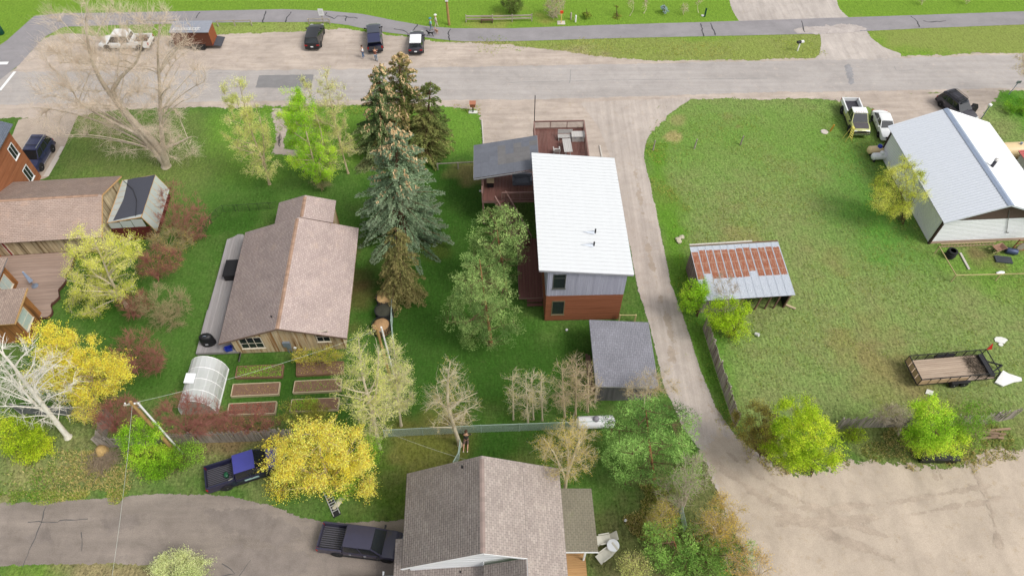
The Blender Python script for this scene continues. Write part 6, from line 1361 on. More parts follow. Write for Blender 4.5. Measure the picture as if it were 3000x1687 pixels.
c_, a_, l_ = two((914,140),(930,74)); vehicle('black_car', 'black sport utility parked on the roadside dirt below the path sign', 'car', c_, a_, K_BLK, 4.7, 1.9, 1.66)
c_, a_, l_ = two((1100,146),(1094,76))
t_ = vehicle('dark_pickup', 'dark grey pickup with bed canopy and open tailgate by the roadside people', 'truck', c_, a_, K_GREY, 5.5, 1.9, 1.75, kind='pickup', bedlen=1.75, rim=m_blkrim)
bx0, hwp = -5.5/2, .95
tp = MB().loft([[(x,y*k,z) for y, z in ((-hwp*.95,1.19),(hwp*.95,1.19),(hwp*.80,zt_),(-hwp*.80,zt_))] for x, zt_, k in ((bx0+.02,1.72,1.0),(bx0+1.8,1.78,1.0))], cap=False).build('bed_canopy', K_NAVY, t_)
MB().slab([(bx0-.02,-.74,1.74),(bx0+1.78,-.74,1.80),(bx0+1.78,.74,1.80),(bx0-.02,.74,1.74)],.03).build('canopy_roof', K_NAVY, tp)
MB().slab([(bx0-.02,-.72,1.78),(bx0-.02,.72,1.78),(bx0-.65,.70,2.12),(bx0-.65,-.70,2.12)],.03).build('rear_hatch', m_cglass, tp)
for i, (x, y, s_, lb, m_) in enumerate([(.5,.25,.34,'green cargo tote inside the open pickup canopy',plain('sage_plastic', hexl(110,140,130),.5)),(.4,-.35,.28,'tan bag inside the open pickup canopy',plain('tan_cloth', hexl(180,150,115),.9))]):
    p = xf([(bx0+x, y, .76)], (c_[0], c_[1], 0), a_)[0]
    o = MB().loft([[(k*s_*sx, k*s_*.7*sy, z) for sx, sy in ((-1,-1),(1,-1),(1,1),(-1,1))] for k, z in ((.8,0),(.95,.1),(1,.35),(.7,.4))]).build('cargo_bag' if i else 'cargo_tote', m_, None, 30, p, (0,0,a_)); tag(o, lb, 'bag' if i else 'tote')
c_, a_, l_ = two((1218,150),(1222,98)); vehicle('small_car', 'small dark hatchback with white roof beside the bike path', 'car', c_, a_, K_MATT, 4.15, 1.8, 1.6, roofm=K_WHITE)
c_, a_, l_ = two((455,137),(306,137)); vehicle('white_pickup', 'white pickup behind the bare cottonwood branches', 'truck', (G(378,138).x, G(378,138).y), R(180), K_WHITE, 6.2, 2.02, 1.95, kind='pickup', bedlen=2.1, lift=.1, wr=.42, nose=1.0, wb=4.0)
rr = random.Random(8); p = G(430,132)
for i in range(14):
    q = (p.x+rr.uniform(-.8,.8), p.y+rr.uniform(-.5,.5), .87+.12*(i//5))
    o = MB().tube([(-rr.uniform(.3,.6),0,0),(rr.uniform(.3,.6),0,.04)],.06,6).build('firewood', plain('firewood', hexl(170,140,115),.9,rvar=.3), None, None, q, (0,0,rr.uniform(0,3.1))); tag(o, 'split log in the load on the white pickup bed', 'log', 'logs on the white pickup')
# box trailer
t_ = thing('cargo_trailer', 'rust brown wooden box trailer with grey roof and ramp behind the white pickup', 'trailer', (G(575,143).x, G(575,138).y+.4, 0), R(1))
m_ply = plain('brown_plywood', hexl(100,58,42), .7, var=.15); m_plyo = plain('orange_plywood', hexl(146,84,50), .7, var=.12)
MB().box(-2.3,2.3,-1.05,1.05,.55,2.45).build('box', m_ply, t_); MB().box(2.302,2.34,-1.03,1.03,.57,2.44).build('rear_door', m_plyo, t_)
rf = MB().slab([(-2.38,-1.15,2.50),(2.4,-1.15,2.50),(2.4,1.15,2.62),(-2.38,1.15,2.62)],.1).build('roof', plain('grey_membrane', hexl(150,154,164), .6), t_)
ld = MB()
for y in (-.75,-.4): ld.beam((-2.0,y,2.58),(1.3,y,2.60),.05,.06)
for i in range(10): ld.beam((-1.9+.33*i,-.75,2.59),(-1.9+.33*i,-.4,2.61),.04,.04)
o = ld.build('roof_ladder', m_white, rf)
MB().slab([(2.36,-1.0,.62),(3.3,-1.0,.45),(3.3,1.0,.45),(2.36,1.0,.62)],.06).build('ramp', plain('ramp_steel', hexl(90,92,98),.5,.4), t_)
MB().beam((-2.3,-.5,.48),(-3.5,0,.48),.1,.1).beam((-2.3,.5,.48),(-3.5,0,.48),.1,.1).build('hitch', m_trim, t_)
for x in (.2,1.05):
    for sy in (-1,1): wheel(t_, x, sy*1.12, .34, .2, sy, m_rim)
MB().box(-.25,1.5,-1.26,-1.06,.72,.76).build('fender', m_trim, t_); MB().box(-.25,1.5,1.06,1.26,.72,.76).build('fender', m_trim, t_)
for sy in (-1,1): MB().box(2.342,2.36,*sorted((sy*.75,sy*.95)),.62,.72).build('tail_light', m_tail, t_)
# blue suv on the side driveway
c_, a_, l_ = two((148,405),(98,488), .6); f = G(126,499); r = G(159,444); hd = math.atan2(f.y-r.y, f.x-r.x); mid = (f+r)/2; nrm = Vector((-math.sin(hd), math.cos(hd), 0)); ctr = mid - nrm*.88
vehicle('blue_suv', 'dark blue sport utility with silver roof rails beside the tall cedar house', 'car', (ctr.x, ctr.y), hd, K_NAVY, 4.75, 1.92, 1.86, hood=1.1, belt=1.12, wr=.40, rack=m_chrome, stripe=m_chrome, lift=.04)
c_, a_, l_ = two((2484,296),(2524,398), .6)
t_ = vehicle('old_pickup', 'old pickup with white bed, lime cab and black hood parked on the grass', 'truck', c_, a_, K_LIME, 5.5, 2.0, 1.85, kind='pickup', bedlen=2.35, bedm=K_WHITE, roofm=K_WHITE, hoodm=paint('worn_black_hood', hexl(78,72,76), .6), lift=.12, wr=.42, hood=1.08)
for i in range(5): 
    MB().lathe([(.03,0),(.03,.05)],8).build('roof_marker_light', plain('amber_lens', hexl(220,160,90),.3), t_, None, (5.5/2-2.0,-.5+.25*i,1.985))
MB().tube([(5.5/2+.1,-.85,.55),(5.5/2+.16,-.85,1.0),(5.5/2+.16,.85,1.0),(5.5/2+.1,.85,.55)],.035,6).build('brush_guard', m_trim, t_)
c_, a_, l_ = two((2572,326),(2606,412), .5); vehicle('white_sedan', 'white sedan between the old pickup and the white workshop', 'car', c_, a_, K_WHITE, 4.6, 1.72, 1.4, kind='sedan', hood=.95, belt=.95, wr=.31, stripe=m_trim)
c_, a_, l_ = two((2768,285),(2842,345), .7); t_ = vehicle('rack_suv', 'dark grey wagon with roof basket and open door behind the workshop', 'car', c_, a_, K_MATT, 4.7, 1.85, 1.72, rack=True, wr=.37)
bk = MB()
for x in np.linspace(-1.5,.2,8): bk.beam((x,-.5,1.86),(x,.5,1.86),.03,.03)
for z in (1.86,2.0):
    for y in (-.55,.55): bk.beam((-1.55,y,z),(.25,y,z),.03,.03)
    for x in (-1.55,.25): bk.beam((x,-.55,z),(x,.55,z),.03,.03)
bk.build('roof_basket', m_trim, t_)
MB().add([(.75,.94,.45),(1.25,1.65,.45),(1.25,1.65,1.05),(.75,.94,1.05),(.78,.98,1.55),(1.1,1.45,1.5)],[(0,1,2,3),(3,2,5,4)]).build('open_door', K_MATT, t_)
MB().slab([(-.1,-.45,1.735),(.6,-.45,1.735),(.6,.45,1.735),(-.1,.45,1.735)],.01).build('sunroof', m_cglass, t_)
# blue pickup bottom left, dark pickup by the front house
a1, b1 = G(601,1402,1.0), G(690,1374,1.0); hd = math.atan2(b1.y-a1.y, b1.x-a1.x); ctr = a1 + Vector((math.cos(hd), math.sin(hd), 0))*2.85
t_ = vehicle('blue_pickup', 'royal blue pickup with empty bed parked beside the golden willow', 'truck', (ctr.x, ctr.y), hd, K_DBLUE, 5.7, 1.98, 1.85, kind='pickup', bedlen=2.0, roofm=K_BLUE, hoodm=K_BLUE, rim=m_rim, wr=.40, hood=1.08)
MB().box(-.15,.9,-.999,-.993,.62,.84).build('door_emblem', plain('pale_decal', hexl(170,200,200),.5), t_)
p = xf([(-1.35,-.2,.76)], (ctr.x,ctr.y,0), hd)[0]
o = MB().loft([[(.16*k*math.cos(a),.22*k*math.sin(a),z) for a in np.linspace(0,6.28,10,endpoint=False)] for k,z in ((.8,0),(1,.05),(1,.3),(.6,.36))]).build('fuel_can', plain('green_can', hexl(30,86,58),.4), None, 40, p, (0,0,hd)); tag(o, 'dark green can standing in the blue pickup bed', 'can')
p = xf([(-1.0,-.62,.77)], (ctr.x,ctr.y,0), hd)[0]; o = MB().tube([(-.3,0,.03),(.1,.08,.04),(.3,.3,.06)],[.03,.04,.03],6).build('antler', plain('bone_white', hexl(210,210,190),.6), None, 40, p, (0,0,hd)); tag(o, 'pale curved antler lying in the blue pickup bed', 'antler')
a1, b1 = G(936,1566,1.15), G(1150,1592,1.15); hd = math.atan2(b1.y-a1.y, b1.x-a1.x); ctr = a1 + Vector((math.cos(hd), math.sin(hd), 0))*2.95
vehicle('charcoal_pickup', 'charcoal pickup nosed under the eave of the front house', 'truck', (ctr.x, ctr.y), hd, paint('charcoal_navy_paint', hexl(54,52,72), .4), 5.9, 2.03, 1.9, kind='pickup', bedlen=1.75, rim=m_blkrim, wr=.41, hood=1.1, belt=1.08)
p = G(1085,1722,1.0); vehicle('white_car', 'white car cut off by the bottom edge in front of the house', 'car', (p.x, p.y-.1), R(3), K_WHITE, 4.6, 1.8, 1.5, kind='sedan')
# open utility trailer
a1, b1, c1, d1 = G(2665,1042,1.45), G(2890,1023,1.45), G(2932,1092,1.45), G(2700,1112,1.45)
hd = math.atan2((b1-a1+c1-d1).y, (b1-a1+c1-d1).x); ctr = (a1+b1+c1+d1)/4; TL, TW = 3.25, .98
t_ = thing('utility_trailer', 'black rail open trailer with plank floor and brush in its front end', 'trailer', (ctr.x, ctr.y, 0), hd)
m_tblk = plain('black_steel', (.02,.02,.022), .5, .3); m_tfl = wood('pale_trailer_plank', hexl(206,186,166), hexl(180,158,138), 'X', rvar=.2)
TL = (b1-a1).length/2; TW = (d1-a1).length/2
for i in range(13): MB().box(-TL+.05,TL-.05,-TW+2*TW*i/13+.008,-TW+2*TW*(i+1)/13-.008,.60,.64).build('floor_plank', m_tfl, t_)
fr = MB()
for z in (.58,1.45):
    for y in (-TW,TW): fr.beam((-TL,y,z),(TL,y,z),.06,.06)
    for x in (-TL,TL): fr.beam((x,-TW,z),(x,TW,z),.06,.06)
fr.beam((TL-.55,-TW,1.44),(TL-.55,TW,1.44),.05,.05).build('rail_frame', m_tblk, t_)
for i in range(9):
    x = -TL+2*TL*i/8
    for y in (-TW,TW): MB().box(x-.025,x+.025,y-.025,y+.025,.6,1.42).build('stake', m_tblk, t_)
m_tpan = plain('tan_side_panel', hexl(196,166,130), .8, rvar=.15)
for i in range(5): x0_, x1_ = -TL+2*TL*i/8+.03, -TL+2*TL*(i+1)/8-.03; MB().box(x0_,x1_,-TW-.012,-TW+.012,.66,1.25-.02*i).build('side_panel', m_tpan, t_)
for i in range(4): y0_, y1_ = -TW+2*TW*i/4+.04, -TW+2*TW*(i+1)/4-.04; MB().box(-TL-.012,-TL+.012,y0_,y1_,.66,1.38).build('end_panel', m_tpan, t_)
msh = MB()
for i in range(60): x = -TL+2*TL*i/60; msh.beam((x,TW,.62),(x,TW,1.43),.008,.008)
for z in np.linspace(.7,1.4,8): msh.beam((-TL,TW,z),(TL,TW,z),.008,.008)
tag(msh.build('wire_mesh', m_tblk, t_), kind='stuff')
for x in (-.15,.72):
    for sy in (-1,1): wheel(t_, x, sy*(TW+.16), .34, .2, sy, m_white)
for sy in (-1,1): MB().loft([[(x,sy*(TW+.04),z),(x,sy*(TW+.30),z),(x,sy*(TW+.30),z+.04),(x,sy*(TW+.04),z+.04)] for x,z in ((-.65,.5),(-.5,.72),(1.05,.72),(1.2,.5))]).build('fender', m_tblk, t_)
MB().beam((TL,-.6,.55),(TL+1.3,0,.55),.1,.1).beam((TL,.6,.55),(TL+1.3,0,.55),.1,.1).tube([(TL+1.1,0,0),(TL+1.1,0,.7)],.04,8).build('hitch', m_tblk, t_)
MB().box(TL-.5,TL-.06,-TW+.1,TW-.1,.65,.95).build('tool_box', plain('dark_box', (.03,.03,.035),.5), t_)
rs = np.random.RandomState(3); N = 260; P0 = np.stack([rs.uniform(TL-1.7,TL-.5,N), rs.uniform(-TW+.1,TW-.15,N), rs.uniform(.66,.85,N)],1); d = unit(rs.normal(size=(N,3))*np.array([1,1,.25])); P2 = P0+d*rs.uniform(.3,.7,(N,1)); P2[:,2] = np.clip(P2[:,2],.66,1.15)
nm = NM(); V_, F_ = tubes(P0,(P0+P2)/2+.03,P2,np.full(N,.014),np.full(N,.006),2,3); nm.add(V_,F_); o = nm.build('brush_pile', plain('dry_twigs', hexl(96,86,74),.9), None); o.location = ctr; o.location.z = 0; o.rotation_euler = (0,0,hd); tag(o, 'heap of dry branches in the front of the open trailer', 'branches', None, 'stuff')
p = G(2899,1014,1.55); p.z = 0; t_ = thing('red_flag', 'red warning flag on a stick behind the open trailer', 'flag', (p.x,p.y,0), 0)
MB().tube([(0,0,0),(0,0,1.9)],.02,6).build('stick', m_tfl, t_); MB().add([(0,0,1.9),(.12,0,1.88),(.5,.03,1.0),(-.02,.03,.95),(0,.03,1.9),(.12,.03,1.88)],[(0,1,2,3),(3,2,5,4)]).build('cloth', plain('red_cloth', hexl(226,52,40),.8), t_)
# ------------------------------------------------------------------ fences
def plank_fence(name, label, pts, hgt, mat, bw=.14, gap=.012, group=None, seed=1, lean=.015, railmat=None, miss=0.0, ragged=.05):
    P = [G(*p) for p in pts]; t = thing(name, label, 'fence', P[0], 0, group); o = P[0]; rr = random.Random(seed); meshes = []
    for k in range(4):
        h_ = hgt*(1-ragged+ragged*k/2); me = MB().box(-bw/2+gap/2,bw/2-gap/2,-.011,.011,.04,h_).mesh('plank'); me.materials.append(mat); meshes.append(me)
    for a, b in zip(P, P[1:]):
        d = b-a; L = d.length; u = d/L; n = Vector((u.y,-u.x,0)); ang = math.atan2(u.y, u.x); N = int(L/bw)
        for z in (.35, hgt-.35): MB().beam(a-o-n*.04+Vector((0,0,z)), b-o-n*.04+Vector((0,0,z)), .045, .09).build('rail', railmat or mat, t)
        for i in range(N):
            if rr.random() < miss: continue
            q = a-o+u*((i+.5)*L/N); link('plank', rr.choice(meshes), None, t, q+n*rr.uniform(-.004,.006), (rr.gauss(0,lean), rr.gauss(0,lean*.6), ang+rr.gauss(0,.02)))
        for i in range(int(L/2.4)+1):
            q = a-o+u*min(L, i*2.4)-n*.12; MB().box(q.x-.05,q.x+.05,q.y-.05,q.y+.05,0,hgt-.02).build('post', railmat or mat, t)
    return t
m_fgrey = wood('weathered_fence_plank', hexl(208,198,188), hexl(178,168,158), 'Z', rvar=.30, c3=hexl(128,108,96))
m_fdark = wood('dark_fence_plank', hexl(192,182,172), hexl(152,142,132), 'Z', rvar=.35)
m_fblue = wood('blue_grey_fence_plank', hexl(146,148,150), hexl(122,124,128), 'Z', rvar=.2)
plank_fence('plank_fence', 'weathered grey plank fence along the gravel drive', [(2058,962),(2098,1090),(2152,1254)], 1.85, m_fgrey, seed=2)
plank_fence('plank_fence', 'old brown grey plank fence behind the blue pickup', [(302,1312),(480,1304),(600,1297),(740,1293),(868,1284)], 1.75, m_fdark, seed=3, ragged=.12, lean=.03)
plank_fence('plank_fence', 'short plank fence running back from the brushwood corner', [(302,1312),(318,1265),(335,1222)], 1.7, m_fdark, seed=4)
plank_fence('plank_fence', 'pale blue grey board fence behind the golden willow', [(60,1212),(318,1222)], 1.6, m_fblue, seed=5)
plank_fence('plank_fence', 'weathered plank fence beside the gravel lot', [(2452,1256),(2560,1252),(2700,1250),(2900,1242)], 1.7, m_fdark, seed=6, lean=.03, ragged=.12)
plank_fence('plank_fence', 'leaning end panel of the plank fence near the open trailer', [(2900,1240),(2965,1226)], 1.7, m_fdark, seed=7, lean=.05)
def mesh_fence(name, label, pts, hgt, mat, pitch=.16, wire=.006, every=3.0, group=None, postr=.03):
    P = [G(*p) for p in pts]; t = thing(name, label, 'fence', P[0], 0, group); o = P[0]; nm = NM(); A, B = [], []
    rail = MB()
    for a, b in zip(P, P[1:]):
        d = b-a; L = d.length; u = d/L; a0 = a-o
        rail.tube([a0+Vector((0,0,hgt)), b-o+Vector((0,0,hgt))], postr*.8, 8)
        for i in range(int(L/every)+1):
            q = a0+u*min(L,i*every); MB().tube([q, q+Vector((0,0,hgt+.06))], postr, 8).build('post', mat, t)
        n = int((L+hgt)/pitch)
        for i in range(n):
            s = i*pitch
            for sg in (0, 1):
                s0, s1 = (s-hgt, s) if sg == 0 else (s, s-hgt); z0, z1 = 0.03, hgt
                def clip(sa, za, sb, zb_):
                    lo, hi = 0., 1.; ds = sb-sa
                    for lim, sgn in ((0, 1), (L, -1)):
                        if ds*sgn > 0: lo = max(lo, (lim-sa)/ds)
                        elif ds*sgn < 0: hi = min(hi, (lim-sa)/ds)
                    return lo, hi
                lo, hi = clip(s0, z0, s1, z1)
                if hi-lo > .02:
                    pa = a0+u*(s0+(s1-s0)*lo)+Vector((0,0,z0+(z1-z0)*lo)); pb = a0+u*(s0+(s1-s0)*hi)+Vector((0,0,z0+(z1-z0)*hi)); A.append(pa); B.append(pb)
    rail.build('top_rail', mat, t)
    A, B = np.array(A), np.array(B); V_, F_ = tubes(A, (A+B)/2, B, np.full(len(A), wire), np.full(len(A), wire), 1, 3); nm.add(V_, F_)
    tag(nm.build('wire_mesh', mat, t), kind='stuff'); return t
m_link = plain('pale_green_steel', hexl(186,206,196), .5, .3)
mesh_fence('wire_fence', 'pale green chain link fence across the lawn', [(1128,1280),(1410,1266),(1700,1256),(1800,1252)], 1.25, m_link, .13, .0085)
mesh_fence('wire_fence', 'chain link fence beside the dark compost bins', [(1158,1045),(1150,960),(1153,880)], 1.2, m_link, .13, .007)
mesh_fence('wire_fence', 'short sagging wire panel beside the white birch', [(1350,1308),(1345,1345),(1330,1372)], 1.2, m_link, .13, .007)
mesh_fence('wire_fence', 'black wire fence curving round the left lawn', [(590,702),(606,680),(622,655),(640,634),(658,622),(700,620),(760,616),(820,612)], .95, m_dark, .22, .004, 1.1, postr=.018)
mesh_fence('wire_fence', 'green wire fence beside the leaning board at the bottom', [(1990,1500),(2003,1560)], 1.2, m_link, .13, .008)
m_railw = wood('yellowish_rail', hexl(214,200,150), hexl(186,168,116), 'X', rvar=.15); m_silver = wood('silvered_rail', hexl(196,186,168), hexl(164,154,140), 'X', rvar=.15)
def rail_fence(name, label, pts, zs, ph, mat, every=2.4, rw=.09, pw=.12, group=None):
    P = [G(*p) for p in pts]; t = thing(name, label, 'fence', P[0], 0, group); o = P[0]; seen = set()
    for a, b in zip(P, P[1:]):
        L = (b-a).length; u = (b-a)/L; n = max(1, int(round(L/every)))
        for i in range(n+1):
            q = a-o+u*(L*i/n); k = (round(q.x,1), round(q.y,1))
            if k not in seen: seen.add(k); MB().box(q.x-pw/2,q.x+pw/2,q.y-pw/2,q.y+pw/2,0,ph).build('post', mat, t)
        for z in zs: MB().beam(a-o+Vector((0,0,z)), b-o+Vector((0,0,z)), rw*.6, rw).build('rail', mat, t)
    return t
rail_fence('rail_fence', 'silvered two rail fence beyond the path', [(1366,66),(1443,66),(1558,63)], (.45,.85), 1.05, m_silver, 2.6, .16)
rail_fence('guard_rail', 'low grey rail beside the path behind the white pickup', [(378,78),(520,76)], (.75,), .85, m_silver, 2.6)
rail_fence('guard_rail', 'low grey rail right of the box trailer', [(640,78),(738,76)], (.75,), .85, m_silver, 2.6)
rail_fence('bike_rail', 'low grey rail at the foot of the path sign', [(906,72),(967,72)], (.35,.75), .8, m_silver, 2.5)
rail_fence('pole_rail_fence', 'thin yellowish pole rail around the junk corner of the workshop', [(2738,742),(2786,825),(2916,822),(3060,818)], (.95,), 1.0, m_railw, 4.4, .09, .08)
rail_fence('pole_rail_fence', 'low dark rail between the spruces and the canopy', [(1283,498),(1402,492)], (.85,), .9, m_fdark, 2.2, .1, .12)
t_ = rail_fence('wire_gate', 'wooden framed wire gate at the corner of the grey house', [(1812,945),(1858,945)], (.1,1.15), 1.2, m_railw, 1.4, .08)
# field posts, lying boards, edging
for i, (x, y, lb, h_) in enumerate([(1913,440,'leaning dark fence post in the field, nearest the drive',1.3),(2034,436,'dark fence post in the field, middle of three',1.3),(2169,425,'thin dark fence post in the field, nearest the old pickup',1.2)]):
    p = G(x, y); o = MB().tube([(0,0,0),(.02,.03,h_*.6),(.06,.02,h_)],[.09,.08,.07],8).build('fence_post', m_fdark, None, None, p); tag(o, lb, 'post', 'old posts in the field')
p = G(2432,385); o = MB().box(-.06,.06,-.06,.06,0,.95).build('marker_post', plain('ochre_paint', hexl(206,150,60),.7), None, None, p, (R(3),R(6),0)); tag(o, 'ochre marker post in the grass near the old pickup', 'post')
p = G(2415,387); o = MB().lathe([(.4,0),(.42,.04),(.36,.08)],9).build('utility_cover', plain('pale_concrete', hexl(205,196,186),.9), None, None, p); tag(o, 'round pale concrete cover beside the ochre post', 'cover')
for a, b, w, lb in [((1412,352),(1417,428),.14,'long pale timber edging between lawn and gravel parking'),((1757,428),(1764,465),.14,'pale timber beside the grass strip at the deck'),((2812,742),(2838,790),.2,'weathered plank lying in the junk corner')]:
    A, B = G(*a), G(*b); o = MB().beam((0,0,.06), B-A+Vector((0,0,.06)), w, .1).build('timber', plain('pale_board', hexl(200,194,184),.8), None, None, A); tag(o, lb, 'timber')
# ------------------------------------------------------------------ raised beds
m_soil = plain('garden_soil', hexl(128,100,82), .95, var=.25, scale=4); m_bedw = wood('pale_bed_board', hexl(214,200,170), hexl(190,172,140), 'X', rvar=.12); m_beddk = wood('brown_bed_board', hexl(150,118,92), hexl(128,98,76), 'X', rvar=.12)
BEDS = [((689,1106),(695,1073),(830,1067),(826,1103),'raised bed full of green sprouts, back left of the six',m_beddk,GRN,1500,.1),
        ((676,1160),(683,1125),(820,1119),(815,1154),'pale framed raised bed with bare soil in the left middle',m_bedw,OLV,150,.08),
        ((665,1214),(671,1182),(810,1175),(805,1210),'pale framed raised bed with reddish soil, front left',m_bedw,[hexl(150,70,70), hexl(120,84,60)],500,.1),
        ((868,1099),(869,1060),(1006,1058),(1004,1092),'brown framed raised bed with tall dry stalks, back right',m_beddk,OLV,300,.12),
        ((858,1150),(864,1116),(1000,1109),(998,1143),'pale framed raised bed with dark soil in the right middle',m_bedw,GRN,200,.1),
        ((849,1205),(855,1170),(994,1164),(989,1199),'raised bed with leafy green clumps, front right',m_bedw,GRN,1300,.14)]
rs = np.random.RandomState(9)
for i, (bl, tl, tr_, br_, lb, wm, cl, nl, ls) in enumerate(BEDS):
    q = [G(*p, .28) for p in (bl, br_, tr_, tl)]; o = sum(q, Vector())/4; t_ = thing('raised_bed', lb, 'garden bed', (o.x,o.y,0), 0, 'raised garden beds')
    q = [p-Vector((o.x,o.y,0)) for p in q]
    for a, b in zip(q, q[1:]+q[:1]): 
        A, B = Vector((a.x,a.y,.15)), Vector((b.x,b.y,.15)); d_ = (B-A); o2 = MB().box(0,d_.length,-.03,.03,-.14,.14).build('board', wm, t_, None, A, (0,0,math.atan2(d_.y,d_.x)))
    MB().add([(p.x*.985,p.y*.97,.2) for p in q],[(0,1,2,3)]).build('soil', m_soil, t_)
    u = rs.uniform(.03,.97,nl); v = rs.uniform(.06,.94,nl)
    if i == 5: u = np.where(u > .55, u*.5, u)
    P = np.stack([(q[0][k]*(1-u)+q[1][k]*u)*(1-v)+(q[3][k]*(1-u)+q[2][k]*u)*v for k in (0,1)]+[.2+rs.uniform(0,.15,nl)],1); D = unit(rs.normal(size=(nl,3))+np.array([0,0,.8]))*ls*rs.uniform(.6,1.4,(nl,1))
    lf = NM(); cards(lf, P, D, unit(np.cross(D, rdir(rs,nl)))*ls*.5, pick_cols(rs, P, cl), rs); tag(lf.build('plants', m_leaf, t_), kind='stuff')
p = G(940,1062); shrub('berry_canes', 'dry leafy canes along the back of the brown bed', (940,1070), [(900,1042,45,22),(965,1040,45,22)], B_OLIVE, [hexl(150,150,50), hexl(190,170,70), hexl(120,130,50)], 1500, 500, seed=75, n2=90)
# ------------------------------------------------------------------ arched greenhouse
q = [G(536,1200), G(634,1224), G(662,1098), G(578,1068)]; ax = ((q[2]+q[3])-(q[0]+q[1])); L = ax.length/2; ux = ax.normalized(); uy = Vector((-ux.y,ux.x,0)); ctr = (q[0]+q[1])/2
wd = abs((q[1]-q[0]).dot(uy)); t_ = thing('arched_greenhouse', 'small arched clear greenhouse with white ribs beside the raised beds', 'greenhouse', ctr, math.atan2(ux.y,ux.x))
m_poly = NT('polycarbonate').col((.80,.80,.82)).surf(.18,0,.5); m_poly.b.inputs['Alpha'].default_value = .5; m_poly = m_poly.m
wd2, hh = 1.45, 2.15; ang = [math.pi*k/12 for k in range(13)]
prof = [(0,wd2*math.cos(a)*(1 if 1 else 1), hh*(math.sin(a)**.8)) for a in ang]
nb = 4
fr = MB()
for i in range(nb+1):
    x = L*i/nb; pr = [(x,p[1],p[2]) for p in prof]
    MB().tube(pr, .035, 6).build('rib', m_white, t_)
for k in (2,4,6,8,10): fr.beam((0,prof[k][1],prof[k][2]),(L,prof[k][1],prof[k][2]),.03,.03)
fr.box(0,L,-wd2-.04,-wd2+.04,0,.12).box(0,L,wd2-.04,wd2+.04,0,.12); fr.build('frame', m_white, t_)
for i in range(nb):
    x0_, x1_ = L*i/nb+.03, L*(i+1)/nb-.03
    for k in range(0,12,2):
        mt = m_poly
        vs = [(x,prof[j][1]*1.012,prof[j][2]*1.012) for j in (k,k+1,k+2) for x in (x0_,x1_)]; MB().add(vs,[(0,1,3,2),(2,3,5,4)]).build('panel', mt, t_)
for x in (0.0,L):
    MB().add([(x,p[1]*.99,p[2]*.99) for p in prof], [tuple(range(13))]).build('end_panel', m_poly, t_)
vx = L*.38; o = MB().slab([(vx,.1,hh+.06),(vx+.9,.1,hh+.06),(vx+.9,.85,hh+.16),(vx,.85,hh+.16)],.03).build('roof_vent', plain('white_poly', (.7,.72,.74), .4), t_)
# ------------------------------------------------------------------ tanks
def tank(name, label, px, py, L, r, rz, mat, dome=None):
    p = G(px, py); t = thing(name, label, 'tank', p, rz); zc = r+.22
    MB().tube([(-L/2,0,zc),(-L/2+.06,0,zc),(-L/2+.2,0,zc),(L/2-.2,0,zc),(L/2-.06,0,zc),(L/2,0,zc)],[.2*r,.62*r,r,r,.62*r,.2*r],22).build('vessel', mat, t, 40)
    dm = MB().lathe([(.24,-.06),(.24,.12),(.2,.2),(.06,.26)],16,(0,0,zc+r)).build('valve_dome', dome or m_metal, t, 50)
    for x in (-L*.3, L*.3): MB().box(x-.08,x+.08,-r*.75,r*.75,0,.35).build('leg', m_trim, t)
    return t
m_tankw = plain('tank_white', (.72,.72,.74), .4, var=.08, scale=1.2)
tank('propane_tank', 'white propane tank with grey dome in front of the grey shed', 1742, 1248, 3.1, .5, R(2), m_tankw, plain('grey_dome', hexl(150,146,156), .5))
tank('propane_tank', 'white propane tank at the corner of the workshop', 2573, 470, 2.0, .38, R(4), m_tankw, m_white)
tank('propane_tank', 'cream propane tank with blue dome behind the white one', 2566, 452, 2.4, .42, R(4), m_cream, m_blue)
# ------------------------------------------------------------------ poles and wires
def vpole(name, label, top, hgt, r, mat, extra=None):
    p = G(top[0], top[1], hgt); t = thing(name, label, 'pole', (p.x,p.y,0), 0); MB().tube([(0,0,0),(0,0,hgt)],[r,r*.72],10).build('shaft', mat, t); return t, p
m_polew = bark_mat('pole_wood', hexl(190,158,104), hexl(150,118,76), 4)
t_, p1 = vpole('utility_pole', 'wooden utility pole at the plank fence corner', (382,1177), 8.6, .15, m_polew)
MB().beam((-.55,-.1,8.3),(.5,.1,8.3),.09,.09).build('crossarm', m_silver, t_)
for x in (-.45,-.15,.2,.45): MB().lathe([(.04,0),(.06,.06),(.03,.12)],8,(x,0,8.35)).build('insulator', m_white, t_)
p = G(404,1180,8.2); t2 = thing('conduit_mast', 'white service mast beside the utility pole', 'mast', (p.x,p.y,0), 0); MB().tube([(0,0,0),(0,0,8.2)],.07,10).build('pipe', m_white, t2)
for z in (4.5,7.6): MB().beam((0,0,z),(-.45,-.05,z),.05,.05).build('bracket', m_metal, t2)
t_, p2 = vpole('utility_pole', 'tall wooden pole rising through the leafing aspens', (1104,962), 7.6, .14, m_polew)
p = G(1117,958,7.6); t2 = thing('conduit_mast', 'white pipe mast among the leafing aspens', 'mast', (p.x,p.y,0), 0); MB().tube([(0,0,0),(0,0,7.6)],.07,10).build('pipe', m_white, t2); MB().beam((0,0,7.0),(-.3,0,7.0),.05,.05).build('bracket', m_metal, t2)
p3 = G(1316,74); t_ = thing('utility_pole', 'utility pole with meter box beside the path', 'pole', p3, 0); MB().tube([(0,0,0),(-.25,0,9)],[.17,.12],10).build('shaft', m_polew, t_); MB().box(-.25,.12,-.3,-.15,3.4,4.0).build('meter_box', m_white, t_)
def wire(a, b, sag, label, mat, r=.009):
    a, b = Vector(a), Vector(b); pts = [a.lerp(b, k/24) - Vector((0,0,sag*4*(k/24)*(1-k/24))) for k in range(25)]
    o = MB().tube([p-a for p in pts], r, 5).build('overhead_wire', mat, None, None, a); tag(o, label, 'wire')
